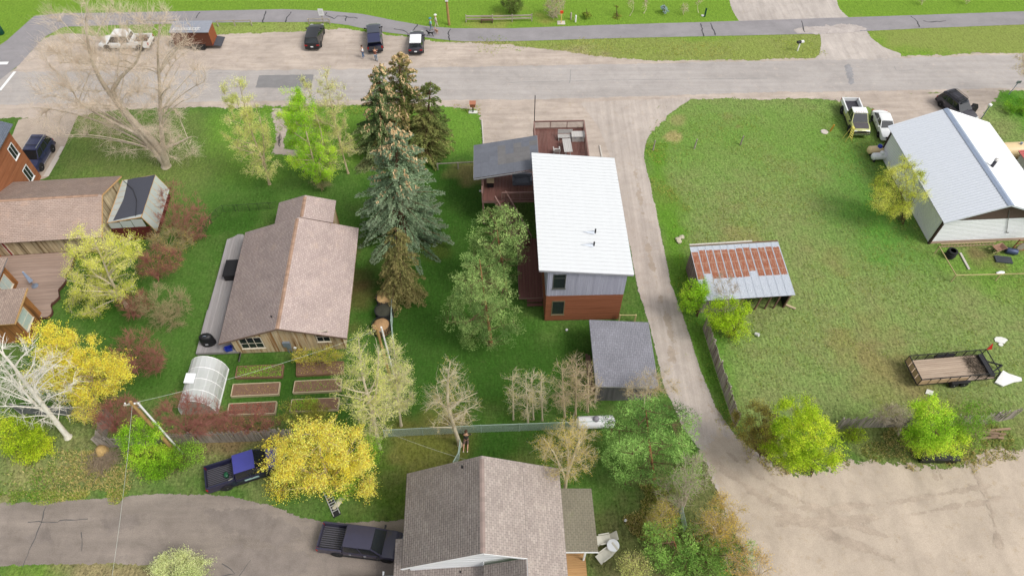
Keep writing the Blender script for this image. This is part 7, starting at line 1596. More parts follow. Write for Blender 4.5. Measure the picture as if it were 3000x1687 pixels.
m_wire = plain('pale_cable', hexl(200,205,196), .5)
wire((p1.x,p1.y,8.4), (p2.x,p2.y,7.4), .6, 'overhead cable from the corner pole to the aspen pole', m_wire)
e = G(332,1760,8.0); wire((p1.x,p1.y,8.3), (e.x,e.y,8.6), .25, 'overhead cable running from the corner pole over the asphalt', m_wire)
e = G(1380,1350,5.0); s_ = G(1150,1272,3.2); wire(s_, e, .2, 'thin guy cable from the wire fence to the front house', m_wire, .008)
# ------------------------------------------------------------------ signs, mailboxes, small street furniture
p = G(1386,330); t_ = thing('mail_stand', 'brown box on a dark post with white base by the gravel parking', 'mailbox', p, 0)
MB().box(-.06,.06,-.06,.06,.08,.9).build('post', m_trim, t_); MB().box(-.3,.3,-.25,.25,.9,1.3).build('box', plain('brown_box', hexl(160,100,76),.7), t_); MB().slab([(-.36,-.32,1.34),(.36,-.32,1.34),(.36,.32,1.40),(-.36,.32,1.40)],.05).build('lid', plain('brown_lid', hexl(176,116,90),.7), t_); MB().box(-.5,.5,-.22,.22,0,.1).build('base', plain('pale_stone', hexl(225,225,218),.8), t_)
p = G(2336,150); t_ = thing('mailbox', 'black mailbox on a white post in the grass verge', 'mailbox', p, R(10)); MB().beam((0,0,0),(.05,.1,1.2),.12,.12).build('post', m_white, t_)
MB().loft([[(x,-.16,1.15),(x,.16,1.15),(x,.16,1.33),(x,.1,1.42),(x,-.1,1.42),(x,-.16,1.33)] for x in (-.45,.05)]).build('box', m_dark, t_, 30); MB().box(.07,.42,-.14,.14,1.2,1.38).build('parcel_box', m_white, t_)
p = G(948,70); t_ = thing('path_sign', 'white notice sign on a grey post beside the path', 'sign', p, 0); MB().box(-.05,.05,-.04,.04,0,2.0).build('post', m_silver, t_); MB().box(-.33,.33,-.065,-.043,1.15,2.1).build('board', m_white, t_)
MB().box(-.22,.22,-.069,-.066,1.75,1.80).box(-.22,.22,-.069,-.066,1.6,1.64).box(-.22,.15,-.069,-.066,1.45,1.49).build('print', plain('grey_print', (.4,.4,.42), .6), t_)
p = G(1644,68); t_ = thing('hydrant_marker', 'red topped yellow marker post on a concrete pad', 'marker', p, 0); MB().box(-.06,.06,-.05,.05,.06,1.35).build('post', plain('yellow_post', hexl(226,200,110),.6), t_); MB().box(-.2,.2,-.07,.07,1.352,1.7).build('head', plain('orange_red', hexl(226,80,40),.5), t_); MB().box(-.5,.5,-.4,.4,0,.06).build('pad', MAT['pale_concrete'], t_)
for x, y, h_, lb in [(1672,58,1.0,'grey wooden bollard beside the white one near the path'),(1686,65,.95,'white bollard post near the path')]:
    p = G(x, y); o = MB().lathe([(.11,0),(.11,h_-.1),(.08,h_),(.02,h_+.02)],10).build('bollard', m_white if x == 1686 else m_silver, None, 40, p); tag(o, lb, 'bollard')
p = G(2064,50); o = MB().box(-.1,.1,-.05,.05,0,1.2).build('green_post', plain('dark_green_post', hexl(20,70,56),.5), None, None, p); tag(o, 'dark green square post on the park lawn', 'post')
p = G(2058,47); o = MB().lathe([(.2,0),(.2,.06),(.12,.1)],8).build('white_stone', m_white, None, None, p); tag(o, 'white stone beside the dark green park post', 'stone')
p = G(1427,67); t_ = thing('park_bench', 'brown low bench in front of the silvered rail fence', 'bench', p, 0); m_pb = wood('brown_bench_wood', hexl(120,92,78), hexl(98,74,62), 'X')
for i in range(3): MB().box(-.8,.8,-.25+.17*i,-.1+.17*i,.42,.46).build('slat', m_pb, t_)
for i in range(2): MB().box(-.8,.8,.27,.30,.55+.18*i,.69+.18*i).build('back_slat', m_pb, t_)
for x in (-.7,.7): MB().box(x-.04,x+.04,-.2,.26,0,.415).build('leg', m_pb, t_)
p = G(2955,278); t_ = thing('road_sign', 'small grey sign leaning on a thin post at the road edge', 'sign', p, 0); MB().beam((0,0,0),(.25,.1,1.7),.06,.06).build('post', m_metal, t_); MB().box(0,.55,.08,.1,1.5,1.85).build('board', plain('grey_sign_back', hexl(150,156,164),.5,.3), t_)
p = G(2872,352); t_ = thing('flue_post', 'thin grey pole with a white cap behind the workshop', 'pole', p, 0); MB().tube([(0,0,0),(0,0,2.0)],.05,8).build('pipe', m_metal, t_); MB().lathe([(.2,0),(.2,.15),(.1,.22)],12,(0,0,2.0)).build('cap', m_white, t_)
p = G(4,100); t_ = thing('waste_barrel', 'dark green waste barrel on the park lawn at the left edge', 'bin', p, 0); MB().lathe([(.38,0),(.42,.1),(.42,1.0),(.38,1.05)],16).build('drum', plain('dark_green_post', hexl(20,70,56),.5), t_, 40); MB().lathe([(.44,1.052),(.40,1.16),(.1,1.2)],16).build('lid', m_dark, t_, 40)
p = G(822,418); t_ = thing('black_bicycle', 'black bicycle standing on the dirt footpath', 'bicycle', p, R(95))
for x in (-.52,.52):
    w_ = MB()
    ring = [(x+.33*math.cos(a), 0, .35+.33*math.sin(a)) for a in np.linspace(0, 2*math.pi, 21)]; w_.tube(ring, .025, 6, False); w_.build('wheel', m_tyre, t_, 60)
MB().tube([(-.52,0,.35),(-.1,0,.3),(.35,0,.8),(-.2,0,.78),(-.1,0,.3)],.022,6).tube([(.35,0,.8),(.52,0,.35)],.02,6).tube([(-.52,0,.35),(-.2,0,.78)],.018,6).build('frame', m_trim, t_)
MB().tube([(.33,-.28,1.0),(.38,0,.98),(.33,.28,1.0)],.018,6).build('handlebar', m_trim, t_); MB().loft([[(-.35,-.08,.9),(-.35,.08,.9),(-.35,.07,.94),(-.35,-.07,.94)],[(-.08,-.03,.9),(-.08,.03,.9),(-.08,.02,.93),(-.08,-.02,.93)]]).build('saddle', m_dark, t_)
# ------------------------------------------------------------------ yard objects
m_al = plain('aluminium', (.62,.63,.65), .35, .6)
A, B = G(962,1448), G(984,1500); d_ = B-A; hd = math.atan2(d_.y,d_.x)
t_ = thing('aluminium_ladder', 'aluminium ladder lying on a dark mat below the golden willow', 'ladder', (A.x,A.y,.06), hd); L = d_.length*1.15
for y in (-.24,.24): MB().box(-.3,L,y-.03,y+.03,0,.09).build('rail', m_al, t_)
for i in range(8): MB().box(-.15+L*i/8,-.09+L*i/8,-.208,.208,.03,.06).build('rung', m_al, t_)
o = MB().box(.1,L+.1,-.3,.3,0,.02).build('rubber_mat', m_dark, None, None, (A.x,A.y,.02), (0,0,hd)); tag(o, 'dark mat under the aluminium ladder', 'mat')
rr = random.Random(6); m_st = plain('pale_stone', hexl(225,225,218),.8); m_st2 = plain('cream_stone', hexl(214,206,180), .9, rvar=.25)
def stone(x, y, r, lb, g=None, mat=None):
    p = G(x, y); vs = MB().lathe([(r*.5,0),(r*.95,r*.25),(r*.8,r*.6),(r*.25,r*.75)],7)
    vs.v = [(a*rr.uniform(.8,1.2), b*rr.uniform(.8,1.2), c*rr.uniform(.85,1.15)) for a,b,c in vs.v]; o = vs.build('stone', mat or m_st2, None, 50, p, (0,0,rr.uniform(0,6))); tag(o, lb, 'stone', g)
for i in range(22):
    f = i/21; x = 1036-52*f**.8+rr.uniform(-5,5); y = 1424+62*f+rr.uniform(-3,3); stone(x, y, rr.uniform(.14,.26), 'pale stone in the curved row beside the golden willow', 'stones edging the willow bed')
for x, y, lb in [(1986,702,'pale rock, left one of the trio beside the drive'),(1997,697,'tan rock, right one of the trio beside the drive'),(1989,709,'low pale rock in front of the trio by the drive')]: stone(x, y, .3, lb, 'rocks beside the drive')
o = MB().loft([[(k*.16*math.cos(a),k*.16*math.sin(a),z) for a in np.linspace(0,6.28,14,endpoint=False)] for k,z in ((.85,0),(1,.36),(.92,.36),(.8,.02))]).build('bucket', m_white, None, 40, G(2211,980), (R(70),0,R(50))); o.location.z = .15; tag(o, 'white bucket lying on the field near the plank fence', 'bucket')
for x, y, s_, lb in [(2932,997,.45,'crumpled white sheet on the grass above the trailer'),(2931,1010,.2,'small white scrap below the crumpled sheet'),(2722,1150,.35,'pale square slab on the grass in front of the trailer')]:
    p = G(x, y); q = [(rr.uniform(.6,1)*s_*math.cos(a)*1.4, rr.uniform(.6,1)*s_*math.sin(a)) for a in np.linspace(0,6.28,9,endpoint=False)] if s_ != .35 else [(-.38,-.1),(.1,-.3),(.38,.1),(-.1,.3)]
    o = MB().prism(q, 0, .06).build('slab' if s_ == .35 else 'white_sheet', m_st, None, None, (p.x,p.y,.03)); tag(o, lb, 'slab' if s_ == .35 else 'sheet')
q = [G(*p) for p in ((2912,1122),(2935,1088),(2952,1096),(2990,1108),(2991,1118),(2968,1121),(2935,1134))]; c0 = q[0]
cl, cf = [], []
o = MB().prism([((p-c0).x,(p-c0).y) for p in q], 0, .05)
o.v = [(a,b,c+(rr.uniform(0,.12) if c > 0 else 0)) for a,b,c in o.v]; o = o.build('white_tarp', plain('white_tarp', (.66,.66,.64), .7, var=.1, scale=3), None, None, (c0.x,c0.y,.05)); tag(o, 'crumpled white tarp at the hitch end of the open trailer', 'tarp')
# compost bins behind the lot bush and beside the brown house
for i, (x, lb) in enumerate([(2703,'black plastic bin, left of three under the lime bush'),(2740,'black plastic bin, middle of three under the lime bush'),(2775,'black plastic bin, right of three under the lime bush')]):
    p = G(x, 1342); t_ = thing('black_bin', lb, 'bin', p, R(-4), 'black bins by the gravel lot'); MB().loft([[(sx*w_,sy*w_,z) for sx,sy in ((-1,-1),(1,-1),(1,1),(-1,1))] for w_,z in ((.40,0),(.46,.75))]).build('tub', mbx, t_); MB().slab([(-.5,-.5,.76),(.5,-.5,.76),(.5,.5,.86),(-.5,.5,.86)],.05).build('lid', mbx, t_); MB().tube([(-.2,.47,.82),(.2,.47,.82)],.03,6).build('handle', mbx, t_)
m_wb = plain('compost_mesh_black', (.02,.022,.028), .6); m_hay = plain('dry_leaves', hexl(176,140,100), .95, var=.3, scale=6)
for i, (x, y, tp, lb) in enumerate([(1120,968,m_hay,'round black compost bin heaped with dry leaves, nearest the aspens'),(1128,925,plain('dark_compost', hexl(66,66,56),.95,var=.3),'round black compost bin with dark contents in the middle'),(1132,888,plain('split_logs', hexl(190,158,110),.9,var=.3,scale=5),'round black bin of split wood under the weeping spruce')]):
    p = G(x, y); t_ = thing('compost_bin', lb, 'bin', p, 0, 'compost bins along the wire fence'); w_ = MB()
    for k in range(26): a = k*2*math.pi/26; w_.box(.78*math.cos(a)-.02,.78*math.cos(a)+.02,.78*math.sin(a)-.02,.78*math.sin(a)+.02,0,1.0)
    for z in (.05,.5,.98): w_.tube([(.78*math.cos(a),.78*math.sin(a),z) for a in np.linspace(0,2*math.pi,27)],.02,5,False)
    tag(w_.build('cage', m_wb, t_), kind='stuff'); hp = MB().lathe([(.74,.02),(.75,.85),(.5,1.0),(.12,1.08)],18); hp.v = [(a*rr.uniform(.93,1.03),b*rr.uniform(.93,1.03),c*rr.uniform(.95,1.06)) for a,b,c in hp.v]; hp.build('heap', tp, t_, 50)
# junk corner by the workshop
p = G(2780,752); t_ = thing('tyre_planter', 'stack of black tyres beside the rail corner of the workshop', 'tyre stack', p, 0)
for i in range(4): MB().lathe([(.26,0),(.40,.0),(.46,.06),(.46,.16),(.40,.22),(.26,.22)],18).lathe([(.262,.0),(.262,.22)],18).build('tyre', m_tyre, t_, 40, (rr.uniform(-.03,.03),rr.uniform(-.03,.03),.225*i))
p = G(2918,738); t_ = thing('wheelbarrow', 'rusty wheelbarrow tipped among the junk by the workshop', 'wheelbarrow', p, R(20))
m_rst = plain('rust_brown', hexl(160,126,106), .8, var=.2); MB().loft([[(sx*a_,sy*b_,z) for sx,sy in ((-1,-1),(1,-1),(1,1),(-1,1))] for a_,b_,z in ((.35,.22,.4),(.6,.38,.72),(.56,.34,.72),(.32,.2,.43))]).build('tray', m_rst, t_); MB().tube([(.6,-.1,.2),(-.3,-.25,.4),(-1.0,-.3,.55)],.025,6).build('handle', m_railw, t_); MB().tube([(.6,.1,.2),(-.3,.25,.4),(-1.0,.3,.55)],.025,6).build('handle', m_railw, t_); MB().lathe([(.1,-.05),(.2,-.04),(.2,.04),(.1,.05)],14).build('wheel', m_tyre, t_, 40, (.62,0,.2),(R(90),0,0))
for x in (-.25,): MB().box(x-.03,x+.03,-.22,-.18,0,.4).build('leg', m_trim, t_); MB().box(x-.03,x+.03,.18,.22,0,.4).build('leg', m_trim, t_)
p = G(2958,742); t_ = thing('blue_drum', 'dark blue drum lying on its side by the workshop', 'drum', (p.x,p.y,0), R(-15)); MB().tube([(-.5,0,.3),(-.45,0,.3),(.45,0,.3),(.5,0,.3)],[.27,.3,.3,.27],18).build('drum', plain('slate_blue_steel', hexl(70,80,110),.45,.3), t_, 40); MB().tube([(.501,0,.3),(.53,0,.3)],[.22,.2],16).build('drum_head', plain('pale_blue_lid', hexl(160,190,200),.5), t_)
p = G(2938,762); t_ = thing('ribbed_panel', 'dark ribbed plastic panel lying on the ground by the drum', 'panel', (p.x,p.y,.02), R(-8)); MB().box(-.75,.75,-.4,.4,0,.12).build('sheet', plain('dark_grey_plastic', hexl(78,82,88),.5), t_); rb = MB()
for i in range(9): rb.box(-.74,.74,-.38+.085*i,-.345+.085*i,.121,.15)
rb.build('ribs', plain('dark_grey_plastic', hexl(78,82,88),.5), t_)
p = G(2982,735); t_ = thing('pallet_crate', 'brown wooden crate frame leaning on the workshop wall', 'crate', (p.x,p.y,0), R(5)); m_cr = wood('brown_crate', hexl(176,128,88), hexl(150,104,70), 'X')
for z in (.05,.55,1.05,1.5): MB().box(-.75,.75,-.04,.02,z,z+.1).build('slat', m_cr, t_)
for x in (-.72,0,.72): MB().box(x-.05,x+.05,.022,.1,0,1.62).build('upright', m_cr, t_)
MB().lathe([(.5,0),(.5,.05)],18).build('cable_disc', plain('grey_disc', hexl(160,150,138),.8), t_, None, (0,-.06,.75),(R(90),0,0))
p = G(2930,800); o = MB().loft([[(k*.45*math.cos(a),k*.18*math.sin(a),z) for a in np.linspace(0,6.28,10,endpoint=False)] for k,z in ((.8,0),(1,.06),(.7,.14))]).build('white_basin', m_white, None, 40, (p.x,p.y,.02), (0,0,R(10))); tag(o, 'white plastic basin on the grass inside the pole rail', 'basin')
# yellow stepladder by the old pickup
p = G(2482,410); t_ = thing('step_ladder', 'yellow step ladder standing open beside the old pickup', 'ladder', p, R(15)); m_yl = plain('yellow_fibreglass', hexl(226,214,110), .5)
for y in (-.28,.28): MB().beam((.35,y,0),(.05,y*.7,1.7),.06,.03).build('front_rail', m_yl, t_); MB().beam((-.45,y,0),(-.02,y*.7,1.65),.05,.03).build('rear_rail', m_yl, t_)
for i in range(5): z = .3+.3*i; MB().box(.35-.3*z/1.7-.06,.35-.3*z/1.7+.04,-.26+.08*z/1.7,.26-.08*z/1.7,z-.02,z+.02).build('step', m_yl, t_)
MB().box(-.06,.12,-.2,.2,1.69,1.74).build('top_cap', m_yl, t_)
# round table and chairs beside the porch
p = G(1793,1606); t_ = thing('round_table', 'round white table on the grass beside the porch roof', 'table', p, 0); MB().lathe([(.42,.70),(.44,.72),(.44,.75),(.41,.76)],32).build('table_top', plain('bright_white_plastic', (.78,.79,.82), .4, var=.02), t_, 40); MB().lathe([(.06,.05),(.05,.70)],12).build('column', m_white, t_); MB().lathe([(.27,0),(.25,.05),(.08,.09)],16).build('base', m_white, t_)
m_pc = plain('cream_plastic', hexl(232,228,214), .5)
for x, y, a, lb in [(1766,1585,R(190),'cream plastic lounge chair behind the round table, upper one'),(1768,1632,R(215),'cream plastic lounge chair half under the porch, lower one')]:
    p = G(x, y); t_ = thing('lounge_chair', lb, 'chair', p, a, 'cream lounge chairs'); MB().loft([[(xx,-.32,z),(xx,.32,z),(xx,.32,z+.05),(xx,-.32,z+.05)] for xx,z in ((-.55,.30),(.1,.32),(.55,.38))]).build('seat', m_pc, t_); MB().loft([[(xx,-.32,z),(xx,.32,z),(xx-.05,.30,z+.02),(xx-.05,-.30,z+.02)] for xx,z in ((-.5,.32),(-.95,.85))]).build('backrest', m_pc, t_)
    for yy in (-.34,.34): MB().box(-.5,.3,yy-.04,yy+.04,.52,.56).build('armrest', m_pc, t_)
    for xx in (-.4,.4):
        for yy in (-.28,.28): MB().box(xx-.04,xx+.04,yy-.03,yy+.03,0,.34).build('leg', m_pc, t_)
# wood pile, brush pile, leaning board
rr = random.Random(12)
for i in range(11):
    p = G(2905+rr.uniform(-22,26), 1272+rr.uniform(-14,14)); o = MB().box(-.9,.9,-.09,.09,0,.06).build('scrap_board', wood('scrap_wood', hexl(176,150,124), hexl(140,116,96), 'X', rvar=.3), None, None, (p.x,p.y,.02+.065*(i//3)), (0,0,R(rr.uniform(-8,8)))); tag(o, 'weathered board in the scrap pile at the fence end', 'board', 'scrap boards by the lot')
rs = np.random.RandomState(17); N = 420; p = G(305,1352); P0 = np.stack([rs.normal(0,.45,N), rs.normal(0,.35,N), np.abs(rs.normal(.1,.2,N))],1); d = unit(rs.normal(size=(N,3))*np.array([1,1,.2])); P2 = P0+d*rs.uniform(.5,1.3,(N,1)); P2[:,2] = np.clip(P2[:,2],.03,.8); nm = NM(); V_, F_ = tubes(P0,(P0+P2)/2+np.array([0,0,.08]),P2,np.full(N,.018),np.full(N,.006),2,3); nm.add(V_,F_); o = nm.build('brushwood_heap', plain('grey_brush', hexl(164,146,124),.9), None); o.location = p; tag(o, 'heap of cut grey brushwood at the fence corner', 'branches', None, 'stuff')
p = G(304,1325); hp = MB().lathe([(.5,0),(.45,.35),(.28,.6),(.06,.68)],12); hp.v = [(a*rr.uniform(.85,1.1),b*rr.uniform(.85,1.1),c*rr.uniform(.9,1.1)) for a,b,c in hp.v]; o = hp.build('hay_mound', plain('straw', hexl(186,156,104),.95,var=.3,scale=9), None, 60, (p.x,p.y,.15)); tag(o, 'tan mound of straw on top of the brushwood heap', 'mound')
A, B = G(1962,1484), G(1988,1592); o = MB().beam((0,0,.5), B-A+Vector((0,0,.45)), .08, .9).build('leaning_board', wood('dark_brown_board', hexl(110,84,64), hexl(86,64,48), 'X'), None, None, A); tag(o, 'long brown board fence panel at the bottom lawn edge', 'board')
# cast dots on lawns
for x, y, lb in [(1660,968,'white ball on the lawn in front of the grey house'),(1407,562,'white utility cap on the lawn west of the deck'),(1832,1525,'white scrap on the bottom right lawn')]:
    o = MB().lathe([(.04,0),(.12,.08),(.12,.14),(.04,.22)],10).build('white_ball', m_white, None, 60, G(x,y)); tag(o, lb, 'ball' if x == 1660 else 'cap')
# ------------------------------------------------------------------ people and dogs
m_skin = plain('skin', hexl(206,160,132), .6); m_hair = plain('brown_hair', hexl(80,60,46), .8)
def skin(name, parent, verts, edges, radii, mat, root=0, sub=1):
    me = bpy.data.meshes.new(name); me.from_pydata(verts, edges, []); me.materials.append(mat); o = bpy.data.objects.new(name, me); C.objects.link(o); o.parent = parent
    md = o.modifiers.new('skin', 'SKIN'); md.use_smooth_shade = True; sv = me.skin_vertices[0].data
    for i, r in enumerate(radii): sv[i].radius = r if isinstance(r, tuple) else (r, r); sv[i].use_root = (i == root)
    if sub: o.modifiers.new('sub', 'SUBSURF').levels = sub; o.modifiers['sub'].render_levels = sub
    return o
def person(label, loc, rz, top, legs, arms, hat=None, hairm=None, shorts=False, legpose=((.1,0),(-.1,0)), lean=0.0, sit=False, shoes=None, scale=1.0, dress=None):
    """x forward; legpose: forward offset of each foot; arms: (elbow, hand) offsets per side from shoulder"""
    t = thing('person', label, 'person', loc, rz); t.scale = (scale,)*3; s = .46 if sit else .92
    hip = Vector((0,0,.16 if sit else .92)); sh = hip + Vector((lean*.5,0,.50)); nk = sh+Vector((lean*.1,0,.07)); hd_ = nk+Vector((lean*.12+.02,0,.16))
    v, e, r = [], [], []
    def ad(p, rad, par=None):
        v.append(tuple(p)); r.append(rad)
        if par is not None: e.append((par, len(v)-1))
        return len(v)-1
    h0 = ad(hip, (.15,.11)); w0 = ad(hip.lerp(sh,.5), (.14,.10), h0); s0 = ad(sh, (.16,.10), w0); n0 = ad(nk, .055, s0); k0 = ad(hd_, (.085,.10), n0); ad(hd_+Vector((0,0,.09)), .06, k0); ad(hd_+Vector((.095,0,-.01)), .018, k0)   # crown, nose
    legpts, armpts = [], []
    for sg, (fx, _) in zip((1,-1), legpose):
        hj = hip+Vector((0,sg*.10,-.04))
        if sit: kn = hj+Vector((.45,sg*.04,.08)); an = kn+Vector((.42,0,-.16)); toe = an+Vector((.06,0,.12))
        else: an = Vector((fx,sg*.11,.07)); kn = hj.lerp(an,.5)+Vector((.05+.04*abs(fx),0,.02)); toe = an+Vector((.15,0,-.03))
        a_ = ad(hj,.085,h0); b_ = ad(kn,.058,a_); c_ = ad(an,.038,b_); ad(toe,.034,c_); legpts.append((hj,kn,an,toe))
    for sg, (el, hn) in zip((1,-1), arms):
        sj = sh+Vector((0,sg*.19,-.03)); ep = sj+Vector((el[0],sg*el[1],el[2])); hp = ep+Vector((hn[0],sg*hn[1],hn[2]))
        a_ = ad(sj,.055,s0); b_ = ad(ep,.042,a_); c_ = ad(hp,.028,b_); d_ = (hp-ep).normalized(); sd = Vector((-d_.y,d_.x,0)) if abs(d_.z) < .9 else Vector((1,0,0)); sd = sd.normalized()
        pl = ad(hp+d_*.07,(.036,.018),c_)
        for q, ln in ((-.03,.07),(-.01,.085),(.012,.08),(.032,.06)):
            f1 = ad(hp+d_*(.07+ln*.55)+sd*q+Vector((0,0,-.004)),.0095,pl); ad(hp+d_*(.07+ln)+sd*q*.9+Vector((.01,0,-.012)),.008,f1)
        ad(hp+d_*.07+sd*.06,.010,c_); armpts.append((sj,ep,hp))
    skin('body', t, v, e, r, m_skin)
    # shirt, trousers, shoes, hair
    vs = [tuple(hip+Vector((0,0,-.02))), tuple(hip.lerp(sh,.5)), tuple(sh), tuple(nk-Vector((0,0,.03)))]; es = [(0,1),(1,2),(2,3)]; ra = [(.168,.128),(.158,.118),(.178,.118),.075]
    for sj, ep, hp in armpts: i = len(vs); vs += [tuple(sj), tuple(sj.lerp(ep,.9)), tuple(ep.lerp(hp,.55))]; es += [(2,i),(i,i+1),(i+1,i+2)]; ra += [.07,.058,.048]
    skin('shirt', t, vs, es, ra, top)
    vs = [tuple(hip+Vector((0,0,.06)))]; es = []; ra = [(.162,.124)]
    for hj, kn, an, toe in legpts:
        i = len(vs); vs += [tuple(hj), tuple(hj.lerp(kn,.95) if shorts else kn)]; es += [(0,i),(i,i+1)]; ra += [.102,.082 if shorts else .072]
        if not shorts: vs.append(tuple(an+Vector((0,0,.02)))); es.append((i+1,i+2)); ra.append(.056)
    skin('shorts' if shorts else 'trousers', t, vs, es, ra, legs)
    for hj, kn, an, toe in legpts:
        skin('shoe', t, [tuple(an+Vector((-.04,0,-.02))), tuple(toe)], [(0,1)], [(.05,.045),(.046,.036)], shoes or m_trim)
    hb = hd_+Vector((-.02,0,.05)); mh = MB().lathe([(.098,-.05),(.115,.0),(.105,.06),(.06,.105),(.01,.115)],12,tuple(hb)); mh.build('hair', hairm or m_hair, t, 60)
    for sg in (1,-1):
        MB().lathe([(.012,-.012),(.014,0),(.006,.012)],6).build('eye', m_dark, t, None, tuple(hd_+Vector((.088,sg*.032,.015)))); MB().lathe([(.02,-.02),(.025,0),(.012,.02)],6).build('ear', m_skin, t, None, tuple(hd_+Vector((0,sg*.092,-.005))))
    MB().box(hd_.x+.085,hd_.x+.097,-.025,.025,hd_.z-.052,hd_.z-.044).build('mouth', plain('lip', hexl(150,90,80),.6), t)
    if hat: MB().lathe([(.19,.05),(.19,.065),(.12,.075),(.11,.14),(.05,.16)],16,tuple(hd_+Vector((-.01,0,.01)))).build('hat', hat, t, 50)
    return t
cl = lambda n, *c: plain(n, hexl(*c), .9)
hang = (((.03,.05,-.28),(.06,.0,-.25)),)*2
person('person in white shirt and blue jeans standing on the dirt near the dark pickup', G(1066,171), R(200), cl('white_shirt',235,238,240), cl('blue_jeans',92,122,160), (((.06,.12,-.22),(.14,-.12,.16)),((.05,.08,-.27),(.1,0,-.22))), shoes=cl('grey_shoes',170,170,175))
person('person in brown shirt and jeans leaning into the open dark pickup', G(1103,180), R(95), cl('brown_shirt',120,74,62), cl('faded_jeans',118,138,160), (((.18,.05,-.2),(.24,0,.02)),((.18,.05,-.2),(.24,-.02,.02))), lean=.25)
person('person with white hat and pale shirt walking on the path', G(1278,80), R(20), cl('cream_shirt',236,232,224), cl('khaki_trousers',206,200,184), hang, hat=cl('white_hat',240,240,236), legpose=((.22,0),(-.2,0)), shoes=cl('grey_shoes',170,170,175))
person('person in light blue top and cap walking two dogs on the path', G(1263,90), R(15), cl('light_blue_top',150,206,214), cl('grey_trousers',120,150,160), hang, hat=cl('teal_cap',90,150,160), legpose=((.2,0),(-.18,0)))
person('person in dark top and brown shorts sitting on the grass by the white birch', (G(1366,1296).x, G(1366,1290).y, 0.0), R(-92), cl('dark_plaid',66,66,62), cl('brown_shorts',104,88,78), (((-.12,.10,-.24),(-.12,.02,-.22)),((-.12,.10,-.24),(-.12,.02,-.22))), shorts=True, sit=True, lean=-.35, shoes=cl('white_shoes',232,230,220), scale=1.12)
def dog(label, loc, rz, m, L=.62, h_=.48):
    t = thing('dog', label, 'dog', loc, rz); v, e, r = [], [], []
    def ad(p, rad, par=None):
        v.append(p); r.append(rad)
        if par is not None: e.append((par, len(v)-1))
        return len(v)-1
    hp = ad((-L*.42,0,h_), (.085,.09)); bl = ad((0,0,h_-.01), (.085,.10), hp); ch = ad((L*.40,0,h_-.02), (.10,.13), bl); nk = ad((L*.58,0,h_+.12), .065, ch); hd_ = ad((L*.72,0,h_+.22), .068, nk); ad((L*.98,0,h_+.17), .034, hd_)
    for sg in (1,-1): ad((L*.66,sg*.055,h_+.32), .018, hd_)
    tl = ad((-L*.6,0,h_+.08), .025, hp); ad((-L*.8,0,h_+.2), .014, tl)
    for sg, f in ((1,.05),(-1,-.06)):
        k = ad((L*.42+f,sg*.07,h_*.55), .04, ch); p = ad((L*.40+f*2,sg*.07,h_*.2), .026, k); q = ad((L*.40+f*2,sg*.07,.03), .024, p); ad((L*.40+f*2+.06,sg*.07,.022), .022, q)
        k = ad((-L*.34-f,sg*.07,h_*.62), .055, hp); p = ad((-L*.52-f,sg*.07,h_*.33), .028, k); q = ad((-L*.48-f*2,sg*.07,.03), .024, p); ad((-L*.48-f*2+.06,sg*.07,.022), .022, q)
    skin('body', t, v, e, r, m); MB().tube([(L*.55,.066,h_+.06),(L*.60,0,h_+.19),(L*.55,-.066,h_+.06)],.012,6).build('collar', m_tail, t)
dog('black and tan dog on a leash crossing the path', (G(1262,108).x, G(1262,107).y, .03), R(170), plain('black_fur', (.02,.02,.022), .9)); dog('tan dog walking between the black dog and the walkers', (G(1278,100).x, G(1278,99).y, .03), R(-60), plain('tan_fur', hexl(196,150,126), .9))
a, b = G(1263,90), G(1262,107); o = MB().tube([(0,0,0),(.1,-.4,-.35),(b.x-a.x-.3,b.y-a.y+.1,-.3)],.008,5).build('dog_leash', m_dark, None, None, (a.x+.1,a.y-.1,.85)); tag(o, 'thin dark leash of the black dog', 'leash')
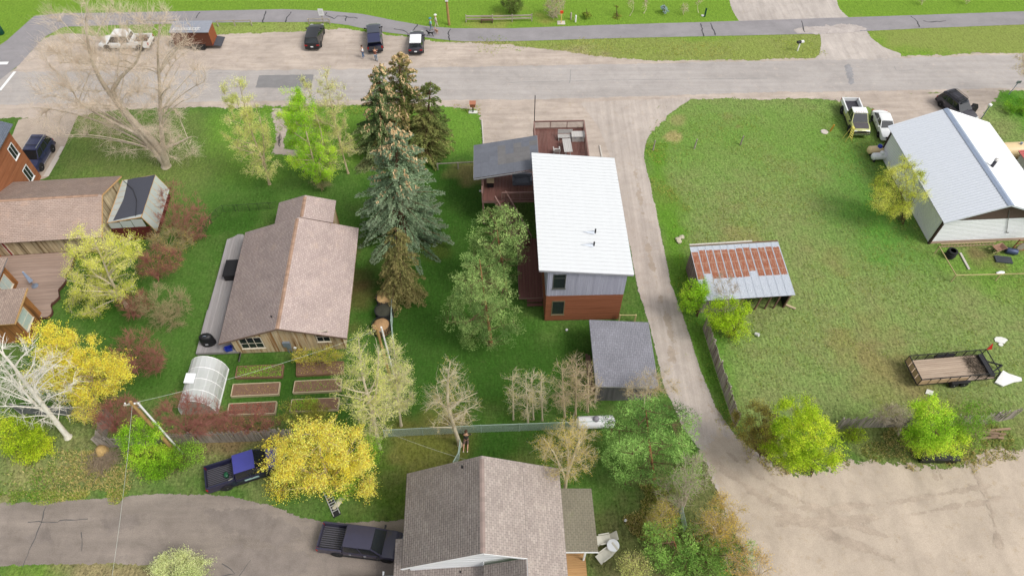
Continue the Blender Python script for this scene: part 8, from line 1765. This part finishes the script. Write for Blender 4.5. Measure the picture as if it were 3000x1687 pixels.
# ------------------------------------------------------------------ grass tufts and weeds that nobody could count
rs = np.random.RandomState(23)
def tufts(name, label, polys, N, hgt, cols, spread=.05, per=4, exclude=()):
    P = []
    for poly, k in polys:
        poly = np.array(poly); lo, hi = poly.min(0), poly.max(0); n_ = int(N*k); q = rs.uniform(lo, hi, (n_*6, 2)); m = sdf(q, poly) + wnoise(q)*.8 > 0
        for ex in exclude: m &= sdf(q, np.array(ex)) < 0
        P.append(q[m][:n_])
    P = np.concatenate(P); P = P[wnoise(P*1.7)+rs.normal(0, .5, len(P)) > -.25]; n_ = len(P); P = np.repeat(P, per, 0) + rs.normal(0, spread, (n_*per, 2)); M_ = len(P); P3 = np.concatenate([P, np.zeros((M_, 1))], 1)
    D = unit(np.stack([rs.normal(0,.55,M_), rs.normal(0,.55,M_), np.ones(M_)],1))*hgt*rs.uniform(.5,1.5,(M_,1)); Wv = unit(np.cross(D, rdir(rs, M_)))*hgt*.30; nm = NM()
    c = pick_cols(rs, P3*.5, cols, .5, .2); cards(nm, P3, D, Wv, np.clip(c*.95,0,.9), rs); o = nm.build(name, m_leaf, None); tag(o, label, 'grass', None, 'stuff'); return o
SHED_X = [gp((2020,760),(2340,740),(2360,900),(2040,930)), gp((2570,480),(2740,720),(3100,720),(3100,300),(2640,380)), gp((2640,1070),(2900,1040),(2950,1110),(2690,1150))]
tufts('field_grass', 'rough tufted grass over the open field', [(gp((1895,330),(2480,310),(2600,480),(2760,780),(3080,860),(3080,1220),(2200,1230),(2040,900),(1950,640)),1.0)], 11000, .12, [hexl(96,120,44), hexl(130,146,64), hexl(160,152,92), hexl(90,134,48)], exclude=SHED_X)
tufts('verge_grass', 'short grass edging the roads and drives', [(gp((1400,128),(2400,106),(2405,165),(1700,165)),.3),(gp((560,314),(1410,306),(1400,330),(560,335)),.25),(gp((1890,420),(1915,420),(2160,1250),(2140,1265)),.3),(gp((0,1440),(560,1420),(560,1450),(0,1478)),.25)], 5000, .13, [hexl(96,136,40), hexl(140,156,66), hexl(170,160,96)])
tufts('rough_weeds', 'rough weeds and dry grass along the bottom verge', [(gp((-20,1330),(560,1320),(560,1440),(-20,1470)),.6),(gp((2180,1330),(2460,1400),(2700,1340),(2960,1310),(3020,1240),(2500,1270)),.4),(gp((1700,1440),(1960,1420),(2000,1640),(1760,1640)),.35)], 5200, .2, [hexl(110,124,56), hexl(156,146,92), hexl(176,160,112), hexl(96,130,52)])
